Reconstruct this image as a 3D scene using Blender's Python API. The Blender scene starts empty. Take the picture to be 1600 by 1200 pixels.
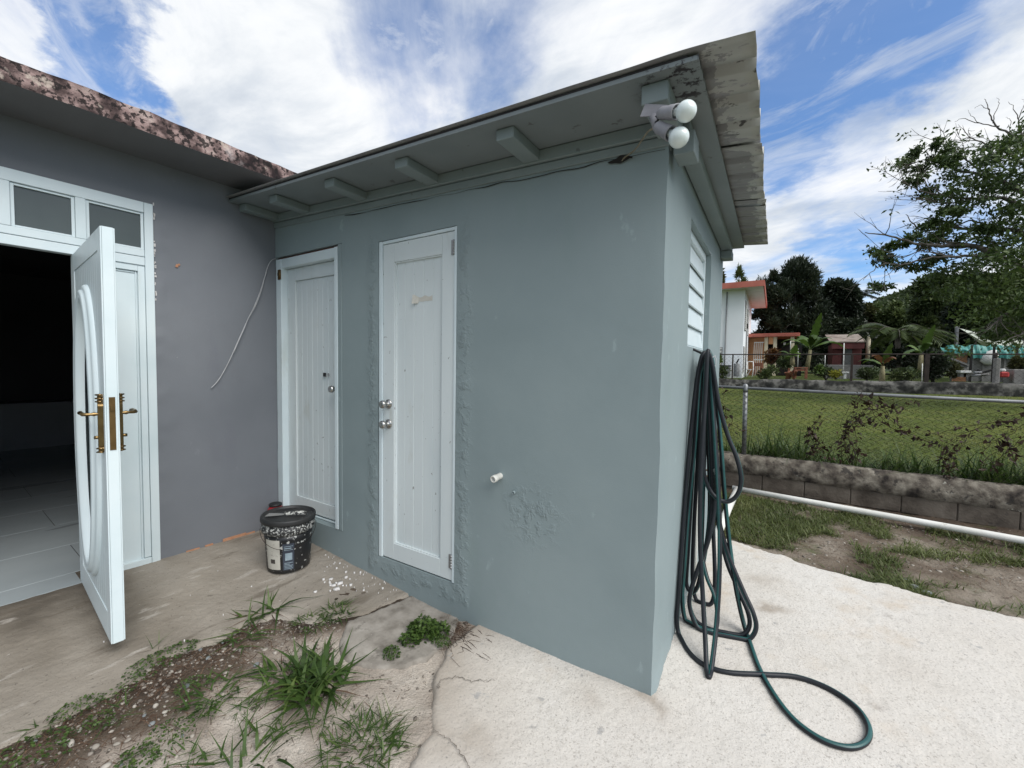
import bpy, math, random
import numpy as np
from mathutils import Vector, Matrix, Euler
random.seed(7)
RNG = np.random.default_rng(11)
S = bpy.context.scene
COL = S.collection
PI = math.pi

# ------------------------------------------------------------------ camera
F_PX = 653.02
CAM_R = np.array([[0.847768, 0.530167, 0.014574], [0.035582, -0.029437, -0.998933], [-0.529172, 0.847382, -0.04382]])
CAM_P = np.array([3.487453, -1.902877, 1.5])
cam = bpy.data.cameras.new('camera')
cam_o = bpy.data.objects.new('camera', cam); COL.objects.link(cam_o)
cam.sensor_width = 36.0; cam.sensor_fit = 'HORIZONTAL'
cam.lens = F_PX / 1600 * 36.0
cam.clip_start = 0.02; cam.clip_end = 6000
m4 = Matrix.Identity(4)
for i in range(3):
    m4[i][0] = CAM_R[0][i]; m4[i][1] = -CAM_R[1][i]; m4[i][2] = -CAM_R[2][i]; m4[i][3] = CAM_P[i]
cam_o.matrix_world = m4
S.camera = cam_o

def ray(u, v):
    return CAM_R.T @ np.array([(u - 800) / F_PX, (v - 600) / F_PX, 1.0])
def at(u, v, Y):
    d = ray(u, v); t = (Y - CAM_P[1]) / d[1]; return CAM_P + d * t

# ------------------------------------------------------------------ exposure, sky and sun
S.view_settings.view_transform = 'Standard'; S.view_settings.look = 'None'
S.view_settings.exposure = 0.48; S.view_settings.gamma = 1.0; S.view_settings.use_curve_mapping = False
SUN_DIR = Vector((0.66, -0.16, 0.72)).normalized()
sun_el = math.asin(SUN_DIR.z); sun_az = math.atan2(SUN_DIR.x, SUN_DIR.y)
sl = bpy.data.lights.new('sun', 'SUN'); sl.energy = 2.7; sl.angle = math.radians(45); sl.color = (1.0, 0.965, 0.91)
so = bpy.data.objects.new('sun', sl); COL.objects.link(so)
so.rotation_euler = SUN_DIR.to_track_quat('Z', 'Y').to_euler(); so.location = (20, 5, 30)

W = bpy.data.worlds.new('World'); S.world = W; W.use_nodes = True
nt = W.node_tree; nt.nodes.clear()
class NG:
    """tiny node-graph helper"""
    def __init__(s, nt): s.nt = nt
    def n(s, t, **k):
        x = s.nt.nodes.new(t)
        for a, b in k.items():
            if a.startswith('i_'):
                key = a[2:]; key = int(key) if key.isdigit() else key
                s.set(x.inputs[key], b)
            else: setattr(x, a, b)
        return x
    def set(s, inp, b):
        if isinstance(b, bpy.types.NodeSocket): s.nt.links.new(b, inp)
        else: inp.default_value = b
    def math(s, op, a, b=None, c=None, clamp=False):
        x = s.nt.nodes.new('ShaderNodeMath'); x.operation = op; x.use_clamp = clamp
        for i, v in enumerate((a, b, c)):
            if v is not None: s.set(x.inputs[i], v)
        return x.outputs[0]
    def vmath(s, op, a, b=None, scale=None):
        x = s.nt.nodes.new('ShaderNodeVectorMath'); x.operation = op
        s.set(x.inputs[0], a)
        if b is not None: s.set(x.inputs[1], b)
        if scale is not None: s.set(x.inputs['Scale'], scale)
        return x.outputs['Value'] if op in ('DOT_PRODUCT', 'LENGTH') else x.outputs[0]
    def noise(s, vec, scale, detail=5, rough=.55, dist=0.0):
        x = s.nt.nodes.new('ShaderNodeTexNoise')
        s.nt.links.new(vec, x.inputs['Vector'])
        x.inputs['Scale'].default_value = scale; x.inputs['Detail'].default_value = detail
        x.inputs['Roughness'].default_value = rough; x.inputs['Distortion'].default_value = dist
        return x.outputs['Fac']
    def smooth(s, v, lo, hi):
        x = s.nt.nodes.new('ShaderNodeMapRange'); x.interpolation_type = 'SMOOTHSTEP'
        s.set(x.inputs[0], v); x.inputs[1].default_value = lo; x.inputs[2].default_value = hi
        return x.outputs[0]
    def mix(s, f, a, b, bt='MIX'):
        x = s.nt.nodes.new('ShaderNodeMix'); x.data_type = 'RGBA'; x.blend_type = bt
        s.set(x.inputs[0], f)
        for i, v in ((6, a), (7, b)):
            if isinstance(v, bpy.types.NodeSocket): s.nt.links.new(v, x.inputs[i])
            else: x.inputs[i].default_value = (*v, 1) if len(v) == 3 else v
        return x.outputs[2]
    def scalevec(s, vec, sc, loc=(0, 0, 0), rot=(0, 0, 0)):
        x = s.nt.nodes.new('ShaderNodeMapping'); s.nt.links.new(vec, x.inputs[0])
        x.inputs['Scale'].default_value = sc; x.inputs['Location'].default_value = loc; x.inputs['Rotation'].default_value = rot
        return x.outputs[0]
    def ramp(s, f, stops):
        x = s.nt.nodes.new('ShaderNodeValToRGB'); s.nt.links.new(f, x.inputs[0])
        e = x.color_ramp.elements
        while len(e) < len(stops): e.new(0.5)
        for el, (p, c) in zip(e, stops): el.position = p; el.color = (*c, 1)
        return x.outputs[0]

g = NG(nt)
sky = g.n('ShaderNodeTexSky', sky_type='NISHITA', sun_disc=False, sun_elevation=sun_el, sun_rotation=sun_az,
          air_density=1.0, dust_density=0.6, ozone_density=2.0)
tc = g.n('ShaderNodeTexCoord')
dirv = tc.outputs['Generated']
sep = g.n('ShaderNodeSeparateXYZ'); nt.links.new(dirv, sep.inputs[0])
zc = g.math('MAXIMUM', sep.outputs[2], 0.0)
den = g.math('ADD', zc, 0.16)
px = g.math('DIVIDE', sep.outputs[0], den); py = g.math('DIVIDE', sep.outputs[1], den)
cmb = g.n('ShaderNodeCombineXYZ'); nt.links.new(px, cmb.inputs[0]); nt.links.new(py, cmb.inputs[1])
P = cmb.outputs[0]
# cloud sheets drift along one direction: stretched noise plus puffy noise
P1 = g.scalevec(g.scalevec(P, (1, 1, 1), rot=(0, 0, math.radians(38))), (0.6, 2.0, 1), (3.1, 1.7, 0))
n_str = g.noise(P1, 1.5, 9, .62, .5)
n_puf = g.noise(g.scalevec(P, (1, 1, 1), (7.3, 2.2, 0)), 1.25, 9, .6, .25)
n_mix = g.math('ADD', g.math('MULTIPLY', g.math('ADD', g.math('MULTIPLY', n_str, 0.60), g.math('MULTIPLY', n_puf, 0.40)), 1.9), -0.45)
# clear gaps between the cloud banks (directions on the sky)
gaps = [((1275, 170), 7.5, .36), ((1380, 95), 6.5, .30), ((1500, 25), 6.0, .30), ((1200, 215), 4, .25), ((1330, 310), 4.0, .30), ((1250, 320), 3.5, .18), ((1230, 245), 3.0, .12),
        ((190, 130), 2.4, .38), ((228, 160), 1.8, .28), ((150, 12), 3.0, .34), ((225, 62), 1.6, .26), ((95, 30), 1.6, .2), ((690, 60), 8, .26), ((600, 20), 5, .22), ((900, 60), 5, .16), ((760, 130), 4, .16), ((1400, 365), 4.5, .26), ((1300, 440), 4.0, .12),
        ((1560, 300), 4.0, .22),
        ((1480, 215), 7.0, -.34), ((1340, 265), 4.5, -.26), ((1590, 110), 5.0, -.30), ((1240, 290), 3.5, -.20), ((700, 160), 22.0, -.10), ((420, 180), 14.0, -.20), ((1060, 40), 9.0, -.12), ((1280, 395), 6.0, -.12)]
acc = None
wv = g.n('ShaderNodeTexNoise'); nt.links.new(P, wv.inputs['Vector']); wv.inputs['Scale'].default_value = 2.6; wv.inputs['Detail'].default_value = 9; wv.inputs['Roughness'].default_value = .62
woff = g.vmath('SCALE', g.vmath('SUBTRACT', wv.outputs['Color'], (0.5, 0.5, 0.5)), scale=0.30)
dwarp = g.vmath('NORMALIZE', g.vmath('ADD', dirv, woff))
for (uv, rad, amt) in gaps:
    c = ray(*uv); c = c / np.linalg.norm(c)
    d = g.vmath('DOT_PRODUCT', dwarp, tuple(c))
    s_ = g.smooth(d, math.cos(math.radians(rad * 1.7)), 1.0)
    t_ = g.math('MULTIPLY', s_, amt)
    acc = t_ if acc is None else g.math('ADD', acc, t_)
dens = g.math('SUBTRACT', g.math('ADD', n_mix, 0.09), acc)
cov = g.math('ADD', g.math('MULTIPLY', g.smooth(dens, 0.12, 0.86), 0.90), 0.10)
veil = g.math('MULTIPLY', g.smooth(g.noise(g.scalevec(g.scalevec(P, (1, 1, 1), rot=(0, 0, math.radians(30))), (1.2, 2.4, 1), (9.1, 4.7, 0)), 2.0, 9, .66, .7), 0.42, 0.70), 0.55)
cov = g.math('MAXIMUM', cov, veil)
# cloud body: white tops, grey thick parts
n_sh = g.noise(g.scalevec(P, (0.8, 1.3, 1), (1.3, 9.2, 0), (0, 0, math.radians(60))), 1.9, 9, .6, .5)
cw = g.ramp(n_sh, [(0.28, (4.6, 5.1, 5.8)), (0.42, (6.0, 6.4, 6.9)), (0.53, (7.6, 7.8, 8.0)), (0.66, (8.5, 8.5, 8.5))])
blue = g.mix(1.0, sky.outputs[0], (0.68, 1.08, 1.46), 'MULTIPLY')
skyc = g.mix(cov, blue, cw)
bg = g.n('ShaderNodeBackground'); nt.links.new(skyc, bg.inputs[0]); bg.inputs[1].default_value = 0.09
ow = g.n('ShaderNodeOutputWorld'); nt.links.new(bg.outputs[0], ow.inputs[0])

# ------------------------------------------------------------------ noise on the CPU
def _h(ix, iy, seed):
    a = (ix.astype(np.int64) * 374761393 + iy.astype(np.int64) * 668265263 + seed * 982451653) & 0xFFFFFFFF
    a = ((a ^ (a >> 13)) * 1274126177) & 0xFFFFFFFF
    return ((a ^ (a >> 16)) & 0xFFFF) / 65535.0
def vnoise(x, y, seed=0):
    ix = np.floor(x); iy = np.floor(y); fx = x - ix; fy = y - iy
    fx = fx * fx * (3 - 2 * fx); fy = fy * fy * (3 - 2 * fy)
    a = _h(ix, iy, seed); b = _h(ix + 1, iy, seed); c = _h(ix, iy + 1, seed); d = _h(ix + 1, iy + 1, seed)
    return (a * (1 - fx) + b * fx) * (1 - fy) + (c * (1 - fx) + d * fx) * fy
def fbm(x, y, sc=1.0, octv=4, seed=0):
    x = np.asarray(x, float) * sc; y = np.asarray(y, float) * sc
    t = 0; amp = 0.5; tot = 0
    for o in range(octv):
        t = t + amp * vnoise(x, y, seed + o * 17); tot += amp; amp *= .5; x = x * 2.03 + 5.2; y = y * 2.03 + 1.3
    return t / tot
def sstep(x, a, b):
    t = np.clip((x - a) / (b - a), 0, 1); return t * t * (3 - 2 * t)

# ------------------------------------------------------------------ materials
MATS = {}
def mat(name, cols, scale=4, detail=6, rough=.7, bump=.0, bscale=60, bdist=.004, metal=0, spots=(), stretch=(1, 1, 1), lo=.3, hi=.7,
        attr=None, bump2=None, spec=.4, trans=0, coords='Position', coat=0, rvar=0):
    m = bpy.data.materials.new(name); m.use_nodes = True
    t = m.node_tree; t.nodes.clear(); q = NG(t)
    if coords == 'Position': v = q.n('ShaderNodeNewGeometry').outputs['Position']
    else: v = q.n('ShaderNodeTexCoord').outputs['Object']
    vs = q.scalevec(v, stretch)
    if attr:
        a = q.n('ShaderNodeAttribute', attribute_name=attr)
        f0 = a.outputs['Fac']
        nz = q.noise(vs, scale, detail)
        f = q.math('ADD', f0, q.math('MULTIPLY', q.math('SUBTRACT', nz, .5), .5), clamp=True)
        c = q.ramp(f, [(i / max(1, len(cols) - 1), x) for i, x in enumerate(cols)])
    else:
        f = q.noise(vs, scale, detail)
        c = q.ramp(f, [(lo + (hi - lo) * i / max(1, len(cols) - 1), x) for i, x in enumerate(cols)]) if len(cols) > 1 else None
        if c is None:
            rgb = q.n('ShaderNodeRGB'); rgb.outputs[0].default_value = (*cols[0], 1); c = rgb.outputs[0]
    for sp in spots:     # (scale, lo, hi, colour, stretch, amount)
        sc, l, h, col = sp[:4]; stv = sp[4] if len(sp) > 4 else (1, 1, 1); am = sp[5] if len(sp) > 5 else 1.0
        nz = q.noise(q.scalevec(v, stv, (sc * 1.7, sc * .3, 2.2)), sc, 6, .6)
        k = q.math('MULTIPLY', q.smooth(nz, l, h), am)
        c = q.mix(k, c, col)
    b = q.n('ShaderNodeBsdfPrincipled'); t.links.new(c, b.inputs['Base Color'])
    b.inputs['Roughness'].default_value = rough; b.inputs['Metallic'].default_value = metal
    b.inputs['Specular IOR Level'].default_value = spec
    if coat: b.inputs['Coat Weight'].default_value = coat
    if rvar:
        t.links.new(q.math('ADD', q.math('MULTIPLY', q.noise(vs, scale * 3, 4), rvar), rough - rvar / 2), b.inputs['Roughness'])
    nrm = None
    if bump:
        bn = q.n('ShaderNodeBump'); bn.inputs['Strength'].default_value = bump; bn.inputs['Distance'].default_value = bdist
        t.links.new(q.noise(vs, bscale, 6, .6), bn.inputs['Height']); nrm = bn.outputs[0]
    if bump2:
        bn = q.n('ShaderNodeBump'); bn.inputs['Strength'].default_value = bump2[0]; bn.inputs['Distance'].default_value = bump2[2]
        t.links.new(q.noise(v, bump2[1], 5, .6), bn.inputs['Height'])
        if nrm is not None: t.links.new(nrm, bn.inputs['Normal'])
        nrm = bn.outputs[0]
    if nrm is not None: t.links.new(nrm, b.inputs['Normal'])
    out = q.n('ShaderNodeOutputMaterial')
    if trans:
        tr = q.n('ShaderNodeBsdfTranslucent'); t.links.new(c, tr.inputs[0])
        mx = q.n('ShaderNodeMixShader'); mx.inputs[0].default_value = trans
        t.links.new(b.outputs[0], mx.inputs[1]); t.links.new(tr.outputs[0], mx.inputs[2]); t.links.new(mx.outputs[0], out.inputs[0])
    else: t.links.new(b.outputs[0], out.inputs[0])
    MATS[name] = m
    return m

SHED_P = ((.212, .262, .268), (.235, .287, .293), (.252, .303, .308))
mat('shed_paint', SHED_P, 1.3, 5, .62, .35, 160, .002, spots=((9, .66, .72, (.33, .40, .41), (1, 1, .5), .5), (3.0, .6, .75, (.22, .28, .27), (1, 1, .25), .45), (55, .73, .76, (.17, .19, .19), (1, 1, 1), .7)), bump2=(.05, 11, .010), spec=.35)
mat('eave_paint', ((.19, .23, .23), (.225, .265, .265)), 3, 6, .55, .2, 60, .002, spots=((14, .66, .7, (.11, .12, .12), (1, 1, 1), .7),))
mat('eave_board', ((.175, .20, .205), (.205, .23, .235)), 3, 6, .6, .15, 40, .002, spots=((10, .64, .70, (.09, .085, .09), (1, 1, 1), .8),))
mat('house_paint', ((.142, .152, .168), (.162, .172, .188), (.176, .186, .202)), 1.2, 6, .6, .35, 140, .002, spots=((8, .66, .72, (.21, .215, .235), (1, 1, .6), .4), (40, .735, .75, (.36, .34, .33), (1, 1, 1), .8), (2.3, .58, .72, (.125, .125, .15), (1, 1, .3), .3)), bump2=(.08, 9, .012), spec=.35)
mat('house_soffit', ((.12, .12, .125), (.15, .15, .155)), 2, 5, .8, .2, 50, .003)
mat('fascia', ((.03, .022, .023), (.10, .07, .066), (.31, .22, .205), (.42, .33, .30)), 9, 10, .9, .6, 60, .012, lo=.36, hi=.68, spots=((38, .50, .57, (.02, .018, .018), (1, 1, 1), .9), (9, .60, .68, (.50, .42, .36), (1, 1, 1), .8), (2.2, .62, .70, (.46, .40, .39), (1, 1, 1), .7)), spec=.1)
mat('white_paint', ((.56, .65, .67), (.62, .70, .72), (.66, .73, .74)), 2.5, 6, .42, .12, 80, .0015, spots=((30, .72, .76, (.30, .29, .27), (1, 1, 1), .6), (5, .64, .78, (.52, .56, .52), (1, 1, .3), .5)), spec=.45)
mat('door_paint', ((.56, .62, .63), (.62, .67, .67), (.65, .70, .70)), 2.2, 6, .45, .12, 90, .0015, spots=((38, .68, .70, (.13, .12, .105), (1, 1, .6), .75), (6, .60, .72, (.50, .51, .46), (1, 1, .3), .6), (4, .62, .78, (.5, .53, .5), (1, 1, .25), .6)), stretch=(1, 1, .3))
mat('wood_red', ((.09, .035, .025), (.15, .06, .04)), 12, 6, .8, .3, 50, .003, stretch=(.1, 1, 1))
mat('dark_gap', ((.012, .011, .010), (.03, .026, .023)), 8, 4, .9)
mat('dark_board', ((.018, .016, .017), (.045, .04, .04)), 8, 6, .85, .4, 40, .004, stretch=(.2, 1, 1))
mat('zinc', ((.27, .275, .255), (.36, .36, .335), (.40, .40, .375)), 3, 7, .55, .2, 50, .003, spots=((5.5, .56, .60, (.23, .22, .23), (1, 2.2, 1), .85), (12, .64, .68, (.035, .03, .03), (.6, 1, 1), .9)), stretch=(.6, 1.5, 1))
mat('zinc_top', ((.42, .43, .42), (.55, .56, .55)), 4, 6, .5, .2, 40, .002, spots=((9, .6, .66, (.25, .24, .23), (1, 1, 1), .7),))
mat('glass_dark', ((.055, .07, .07), (.075, .092, .09)), 3, 3, .28, spec=.5)
mat('oval_glass', ((.20, .25, .24), (.26, .31, .30)), 5, 3, .12, spec=.6)
mat('brass', ((.17, .11, .05), (.29, .20, .09)), 20, 5, .32, .1, 60, .001, metal=1, spots=((18, .55, .68, (.12, .07, .03), (1, 1, 1), .7),))
mat('brass_dark', ((.14, .085, .035), (.22, .14, .06)), 20, 5, .42, .1, 60, .001, metal=.9)
mat('steel', ((.42, .41, .39), (.56, .55, .53)), 15, 4, .28, metal=1, spots=((25, .6, .7, (.2, .18, .15), (1, 1, 1), .6),))
mat('steel_dull', ((.30, .30, .30), (.40, .40, .395)), 14, 6, .5, .1, 60, .001, metal=.7, spots=((20, .6, .68, (.15, .13, .11), (1, 1, 1), .5),))
mat('galv', ((.19, .195, .195), (.28, .285, .285)), 9, 6, .45, .1, 60, .001, metal=.55, spots=((6, .6, .7, (.2, .18, .16), (1, 1, 1), .6),))
mat('wire', ((.016, .012, .010), (.04, .032, .028)), 12, 4, .6, metal=.5)
mat('black_metal', ((.012, .012, .013), (.02, .02, .02)), 12, 4, .5)
mat('bulb', ((.62, .70, .68), (.70, .76, .74)), 6, 3, .25, spec=.6, coat=.3)
mat('lamp_grey', ((.20, .195, .21), (.30, .295, .31)), 10, 5, .5, .15, 60, .001)
mat('cable_white', ((.34, .34, .35), (.46, .46, .46)), 20, 4, .55)
mat('cable_tan', ((.17, .15, .10), (.26, .23, .17)), 30, 4, .7)
mat('pvc', ((.60, .59, .54), (.70, .69, .64), (.74, .73, .69)), 5, 6, .45, .1, 50, .001, spots=((11, .62, .72, (.33, .29, .22), (1, 1, 1), .6),))
mat('hose_dark', ((.010, .012, .015), (.019, .021, .025)), 9, 5, .42, .08, 80, .001, spots=((14, .64, .76, (.05, .05, .047), (1, 1, 1), .5),), spec=.3)
mat('hose_teal', ((.012, .062, .060), (.02, .088, .084)), 9, 5, .36, .08, 80, .001, spots=((14, .62, .74, (.06, .10, .095), (1, 1, 1), .5),), spec=.5)
mat('bucket_black', ((.010, .010, .011), (.018, .018, .019)), 8, 5, .38, .15, 40, .002, coords='Object', spots=((34, .60, .635, (.50, .50, .47), (1, 1, 1), .85), (9, .62, .72, (.10, .10, .10), (1, 1, 1), .5)), spec=.5)
mat('bucket_splash', ((.012, .012, .013), (.03, .03, .03)), 8, 5, .5, .3, 50, .003, coords='Object', spots=((78, .53, .58, (.50, .50, .47), (1, 1, 1), .85), (34, .58, .62, (.42, .42, .40), (1, 1, .7), .8)), spec=.4)
mat('lid_black', ((.014, .014, .015), (.035, .035, .034)), 7, 6, .5, .25, 40, .002, coords='Object', spots=((20, .66, .70, (.26, .26, .24), (1, 1, 1), .7),))
mat('label_cream', ((.40, .38, .33), (.52, .50, .44)), 9, 6, .6, coords='Object', spots=((16, .60, .66, (.16, .14, .11), (1, 1, 1), .7),))
mat('label_blue', ((.035, .042, .058), (.055, .065, .085)), 9, 6, .5, coords='Object')
mat('print_pale', ((.20, .26, .30), (.30, .37, .41)), 30, 4, .6, coords='Object')
mat('print_dark', ((.05, .045, .04), (.09, .08, .07)), 30, 4, .6, coords='Object')
mat('red_plastic', ((.22, .012, .018), (.32, .025, .03)), 10, 4, .4)
mat('blade_grey', ((.16, .16, .155), (.26, .26, .25)), 26, 6, .55, .2, 60, .001, coords='Object')
mat('handle_splash', ((.03, .03, .03), (.50, .50, .46)), 60, 5, .6, .3, 60, .002, coords='Object', lo=.44, hi=.54)
mat('paper', ((.52, .50, .44), (.62, .60, .54)), 30, 4, .8)
mat('chip', ((.52, .50, .48), (.66, .64, .62)), 9, 4, .8)

def ridge_bump(m):
    # trowel ridges: fine creased relief where the mesh carries a 'ridge' weight
    t = m.node_tree; q = NG(t); b = [x for x in t.nodes if x.type == 'BSDF_PRINCIPLED'][0]
    v = q.n('ShaderNodeNewGeometry').outputs['Position']; a = q.n('ShaderNodeAttribute', attribute_name='ridge').outputs['Fac']
    n1 = q.noise(q.scalevec(v, (1, 1, .6)), 30, 7, .6, .8)
    cr = q.math('SUBTRACT', 1.0, q.math('ABSOLUTE', q.math('MULTIPLY', q.math('SUBTRACT', n1, .5), 5.0)), clamp=True)
    n2 = q.smooth(q.noise(v, 14, 5, .6), .45, .62)
    h = q.math('MULTIPLY', q.math('MULTIPLY', cr, n2), a)
    bn = q.n('ShaderNodeBump'); bn.inputs['Strength'].default_value = .62; bn.inputs['Distance'].default_value = .010
    t.links.new(h, bn.inputs['Height']); t.links.new(b.inputs['Normal'].links[0].from_socket, bn.inputs['Normal']); t.links.new(bn.outputs[0], b.inputs['Normal'])
ridge_bump(MATS['shed_paint'])
def peel_band(m):
    # bare grey metal beside the eave boards and on the farther sheets, cream paint elsewhere
    t = m.node_tree; q = NG(t); b = [x for x in t.nodes if x.type == 'BSDF_PRINCIPLED'][0]
    v = q.n('ShaderNodeNewGeometry').outputs['Position']; s = q.n('ShaderNodeSeparateXYZ'); t.links.new(v, s.inputs[0])
    nz = q.math('MULTIPLY', q.math('SUBTRACT', q.noise(q.scalevec(v, (1, 1.4, 1)), 13, 7, .62), .5), .34)
    far = q.math('MULTIPLY', q.smooth(s.outputs[1], .42, .50), .075)
    f = q.smooth(q.math('ADD', q.math('ADD', q.math('SUBTRACT', 3.275, s.outputs[0]), nz), far), -.004, .006)
    src = b.inputs['Base Color'].links[0].from_socket
    t.links.new(q.mix(q.math('MULTIPLY', f, .72), src, (.165, .16, .165)), b.inputs['Base Color'])
peel_band(MATS['zinc'])
def corner_mould(m):
    t = m.node_tree; q = NG(t); b = [x for x in t.nodes if x.type == 'BSDF_PRINCIPLED'][0]
    v = q.n('ShaderNodeNewGeometry').outputs['Position']
    d = q.vmath('LENGTH', q.vmath('SUBTRACT', v, (3.17, -.24, 2.55)))
    f = q.math('MULTIPLY', q.smooth(q.noise(v, 24, 8, .65), .50, .60), q.math('SUBTRACT', 1.0, q.smooth(d, .07, .22)))
    src = b.inputs['Base Color'].links[0].from_socket
    t.links.new(q.mix(f, src, (.022, .018, .022)), b.inputs['Base Color'])
corner_mould(MATS['eave_board'])

# grounds
mat('patio', ((.10, .085, .068), (.195, .17, .138), (.275, .245, .205), (.34, .31, .27)), 3.2, 9, .92, .55, 55, .006, attr='mask', stretch=(2.4, .7, 1),
    spots=((6, .60, .68, (.38, .35, .31), (1.9, .5, 1), .7), (4, .55, .70, (.095, .076, .056), (2.2, .5, 1), .7), (16, .66, .72, (.075, .06, .045), (1.6, .7, 1), .6), (60, .64, .70, (.075, .062, .05), (1, 1, 1), .65), (130, .60, .68, (.10, .085, .07), (1, 1, 1), .6), (28, .70, .73, (.50, .47, .43), (1.4, .7, 1), .7)), bump2=(.7, 26, .012), spec=.2)
mat('old_slab', ((.14, .125, .105), (.25, .228, .198), (.33, .305, .27)), 9, 9, .95, .6, 70, .005, spots=((9, .58, .68, (.10, .09, .075), (1, 1, 1), .7), (50, .68, .72, (.36, .33, .30), (1, 1, 1), .6)), spec=.15)
mat('pale_concrete', ((.36, .315, .265), (.475, .435, .385), (.545, .51, .46), (.58, .55, .505)), 2.2, 9, .9, .6, 75, .006, attr='mask',
    spots=((42, .69, .72, (.21, .20, .185), (1, 1, 1), .8), (9, .65, .70, (.30, .295, .285), (1, 1, 1), .75), (110, .55, .66, (.33, .30, .265), (1, 1, 1), .75), (58, .60, .68, (.28, .26, .235), (1, 1, 1), .6), (5.5, .64, .72, (.36, .33, .30), (1, 1, 1), .6), (90, .66, .72, (.34, .31, .27), (1, 1, 1), .5), (2.0, .54, .70, (.47, .385, .29), (1, 1, 1), .6), (14, .56, .72, (.41, .38, .335), (1, 1, 1), .5)), bump2=(.35, 30, .008), spec=.2)
mat('soil', ((.052, .040, .031), (.135, .105, .08), (.36, .305, .255), (.56, .50, .43)), 7, 9, .98, .9, 60, .012, attr='mask',
    spots=((30, .62, .70, (.42, .385, .34), (1, 1, 1), .6), (12, .62, .72, (.06, .036, .026), (1, 1, 1), .7), (70, .64, .72, (.10, .075, .055), (1, 1, 1), .6)), bump2=(.8, 120, .006), spec=.1)
mat('yard_soil', ((.075, .056, .042), (.14, .112, .085), (.235, .20, .16), (.31, .27, .225)), 5, 9, .98, .9, 50, .014, attr='mask',
    spots=((26, .64, .72, (.36, .32, .27), (1, 1, 1), .6), (10, .60, .72, (.06, .042, .03), (1, 1, 1), .6), (3.2, .55, .7, (.045, .075, .015), (1, 1, 1), .55)), bump2=(.7, 90, .008), spec=.1)
mat('lawn_ground', ((.045, .064, .014), (.088, .112, .023), (.13, .138, .036)), .55, 9, .95, .8, 30, .03, spots=((1.5, .52, .66, (.15, .14, .05), (.25, 1.6, 1), .6), (2.2, .56, .72, (.14, .125, .045), (1, 1, 1), .6), (14, .6, .75, (.035, .055, .012), (1, 1, 1), .6)), spec=.1)
mat('terrace_ground', ((.03, .05, .012), (.06, .085, .02), (.10, .10, .045)), .8, 9, .95, .6, 20, .03, spots=((1.1, .56, .68, (.17, .14, .10), (1, 1, 1), .5),), spec=.1)
mat('far_ground', ((.04, .055, .018), (.07, .085, .03)), .1, 6, .95)
mat('hill_green', ((.012, .022, .009), (.028, .044, .016), (.05, .066, .026)), .25, 9, .95, .8, 1.2, .5)
# foliage (attr = leaf-to-leaf tone)
def leafmat(name, cols, **k): return mat(name, cols, 30, 2, .5, attr='tone', trans=.25, spec=.35, **k)
leafmat('leaf_big', ((.026, .045, .014), (.062, .10, .028), (.115, .16, .045)))
leafmat('leaf_dark', ((.010, .016, .010), (.020, .030, .016), (.035, .048, .022)))
leafmat('leaf_mid', ((.026, .042, .015), (.062, .09, .028), (.105, .135, .042)))
leafmat('leaf_olive', ((.030, .036, .012), (.060, .066, .022), (.095, .095, .035)))
leafmat('leaf_bright', ((.035, .065, .012), (.075, .13, .022), (.14, .20, .035)))
leafmat('leaf_yellow', ((.12, .13, .015), (.26, .26, .03), (.36, .33, .04)))
leafmat('leaf_red', ((.05, .02, .012), (.12, .05, .02), (.2, .11, .03)))
leafmat('leaf_dead', ((.018, .010, .007), (.045, .025, .016), (.08, .05, .032)))
leafmat('grass_leaf', ((.020, .042, .009), (.048, .090, .018), (.11, .155, .04)))
leafmat('yard_blade', ((.035, .052, .012), (.075, .10, .024), (.15, .165, .055)))
leafmat('grass_dry', ((.08, .07, .03), (.15, .13, .06), (.22, .19, .10)))
leafmat('lawn_blade', ((.048, .064, .012), (.092, .12, .025), (.155, .17, .05)))
leafmat('weed_leaf', ((.022, .045, .010), (.05, .09, .018), (.09, .14, .032)))
mat('bark', ((.05, .042, .036), (.10, .088, .075), (.16, .145, .125)), 9, 8, .95, .7, 40, .02, stretch=(1, 1, .3))
mat('twig', ((.06, .052, .046), (.11, .098, .085)), 9, 4, .95)
mat('stone', ((.19, .17, .14), (.31, .28, .24), (.43, .40, .35)), 11, 6, .9, .4, 50, .003)
mat('stone_grey', ((.12, .13, .135), (.22, .235, .235), (.33, .34, .335)), 11, 6, .9, .4, 50, .003)
mat('gravel', ((.075, .06, .048), (.19, .165, .138), (.36, .325, .28)), 60, 3, .95, attr='tone')
mat('litter', ((.045, .024, .015), (.10, .058, .036), (.17, .11, .07)), 60, 3, .95, attr='tone')
# yard wall and fences
mat('block', ((.055, .045, .036), (.115, .096, .078), (.175, .15, .123)), 5, 9, .95, .7, 40, .008, spots=((7, .60, .70, (.05, .044, .04), (1, 1, 1), .7), (45, .68, .72, (.30, .28, .25), (1, 1, 1), .5)), spec=.15)
mat('coping', ((.035, .030, .027), (.11, .093, .076), (.21, .185, .15), (.34, .305, .25)), 9, 9, .95, .8, 40, .010, lo=.32, hi=.7, spots=((12, .56, .64, (.035, .032, .03), (1, 1, 1), .8), (20, .66, .72, (.46, .45, .38), (1, 1, 1), .6)), spec=.15)
mat('far_wall', ((.014, .014, .013), (.045, .043, .039), (.15, .143, .13), (.20, .19, .175)), 2.6, 10, .95, .8, 6, .05, lo=.36, hi=.72, spots=((1.2, .60, .68, (.22, .21, .19), (.6, 1, 1.5), .6), (5, .58, .64, (.012, .012, .011), (1, 1, 1), .8)))
mat('render_white', ((.70, .73, .74), (.78, .81, .82)), .6, 6, .8, .2, 6, .01, spots=((.9, .6, .75, (.52, .55, .55), (1, 1, .3), .5),))
mat('trim_orange', ((.36, .10, .07), (.46, .15, .11)), 1.5, 5, .7)
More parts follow.
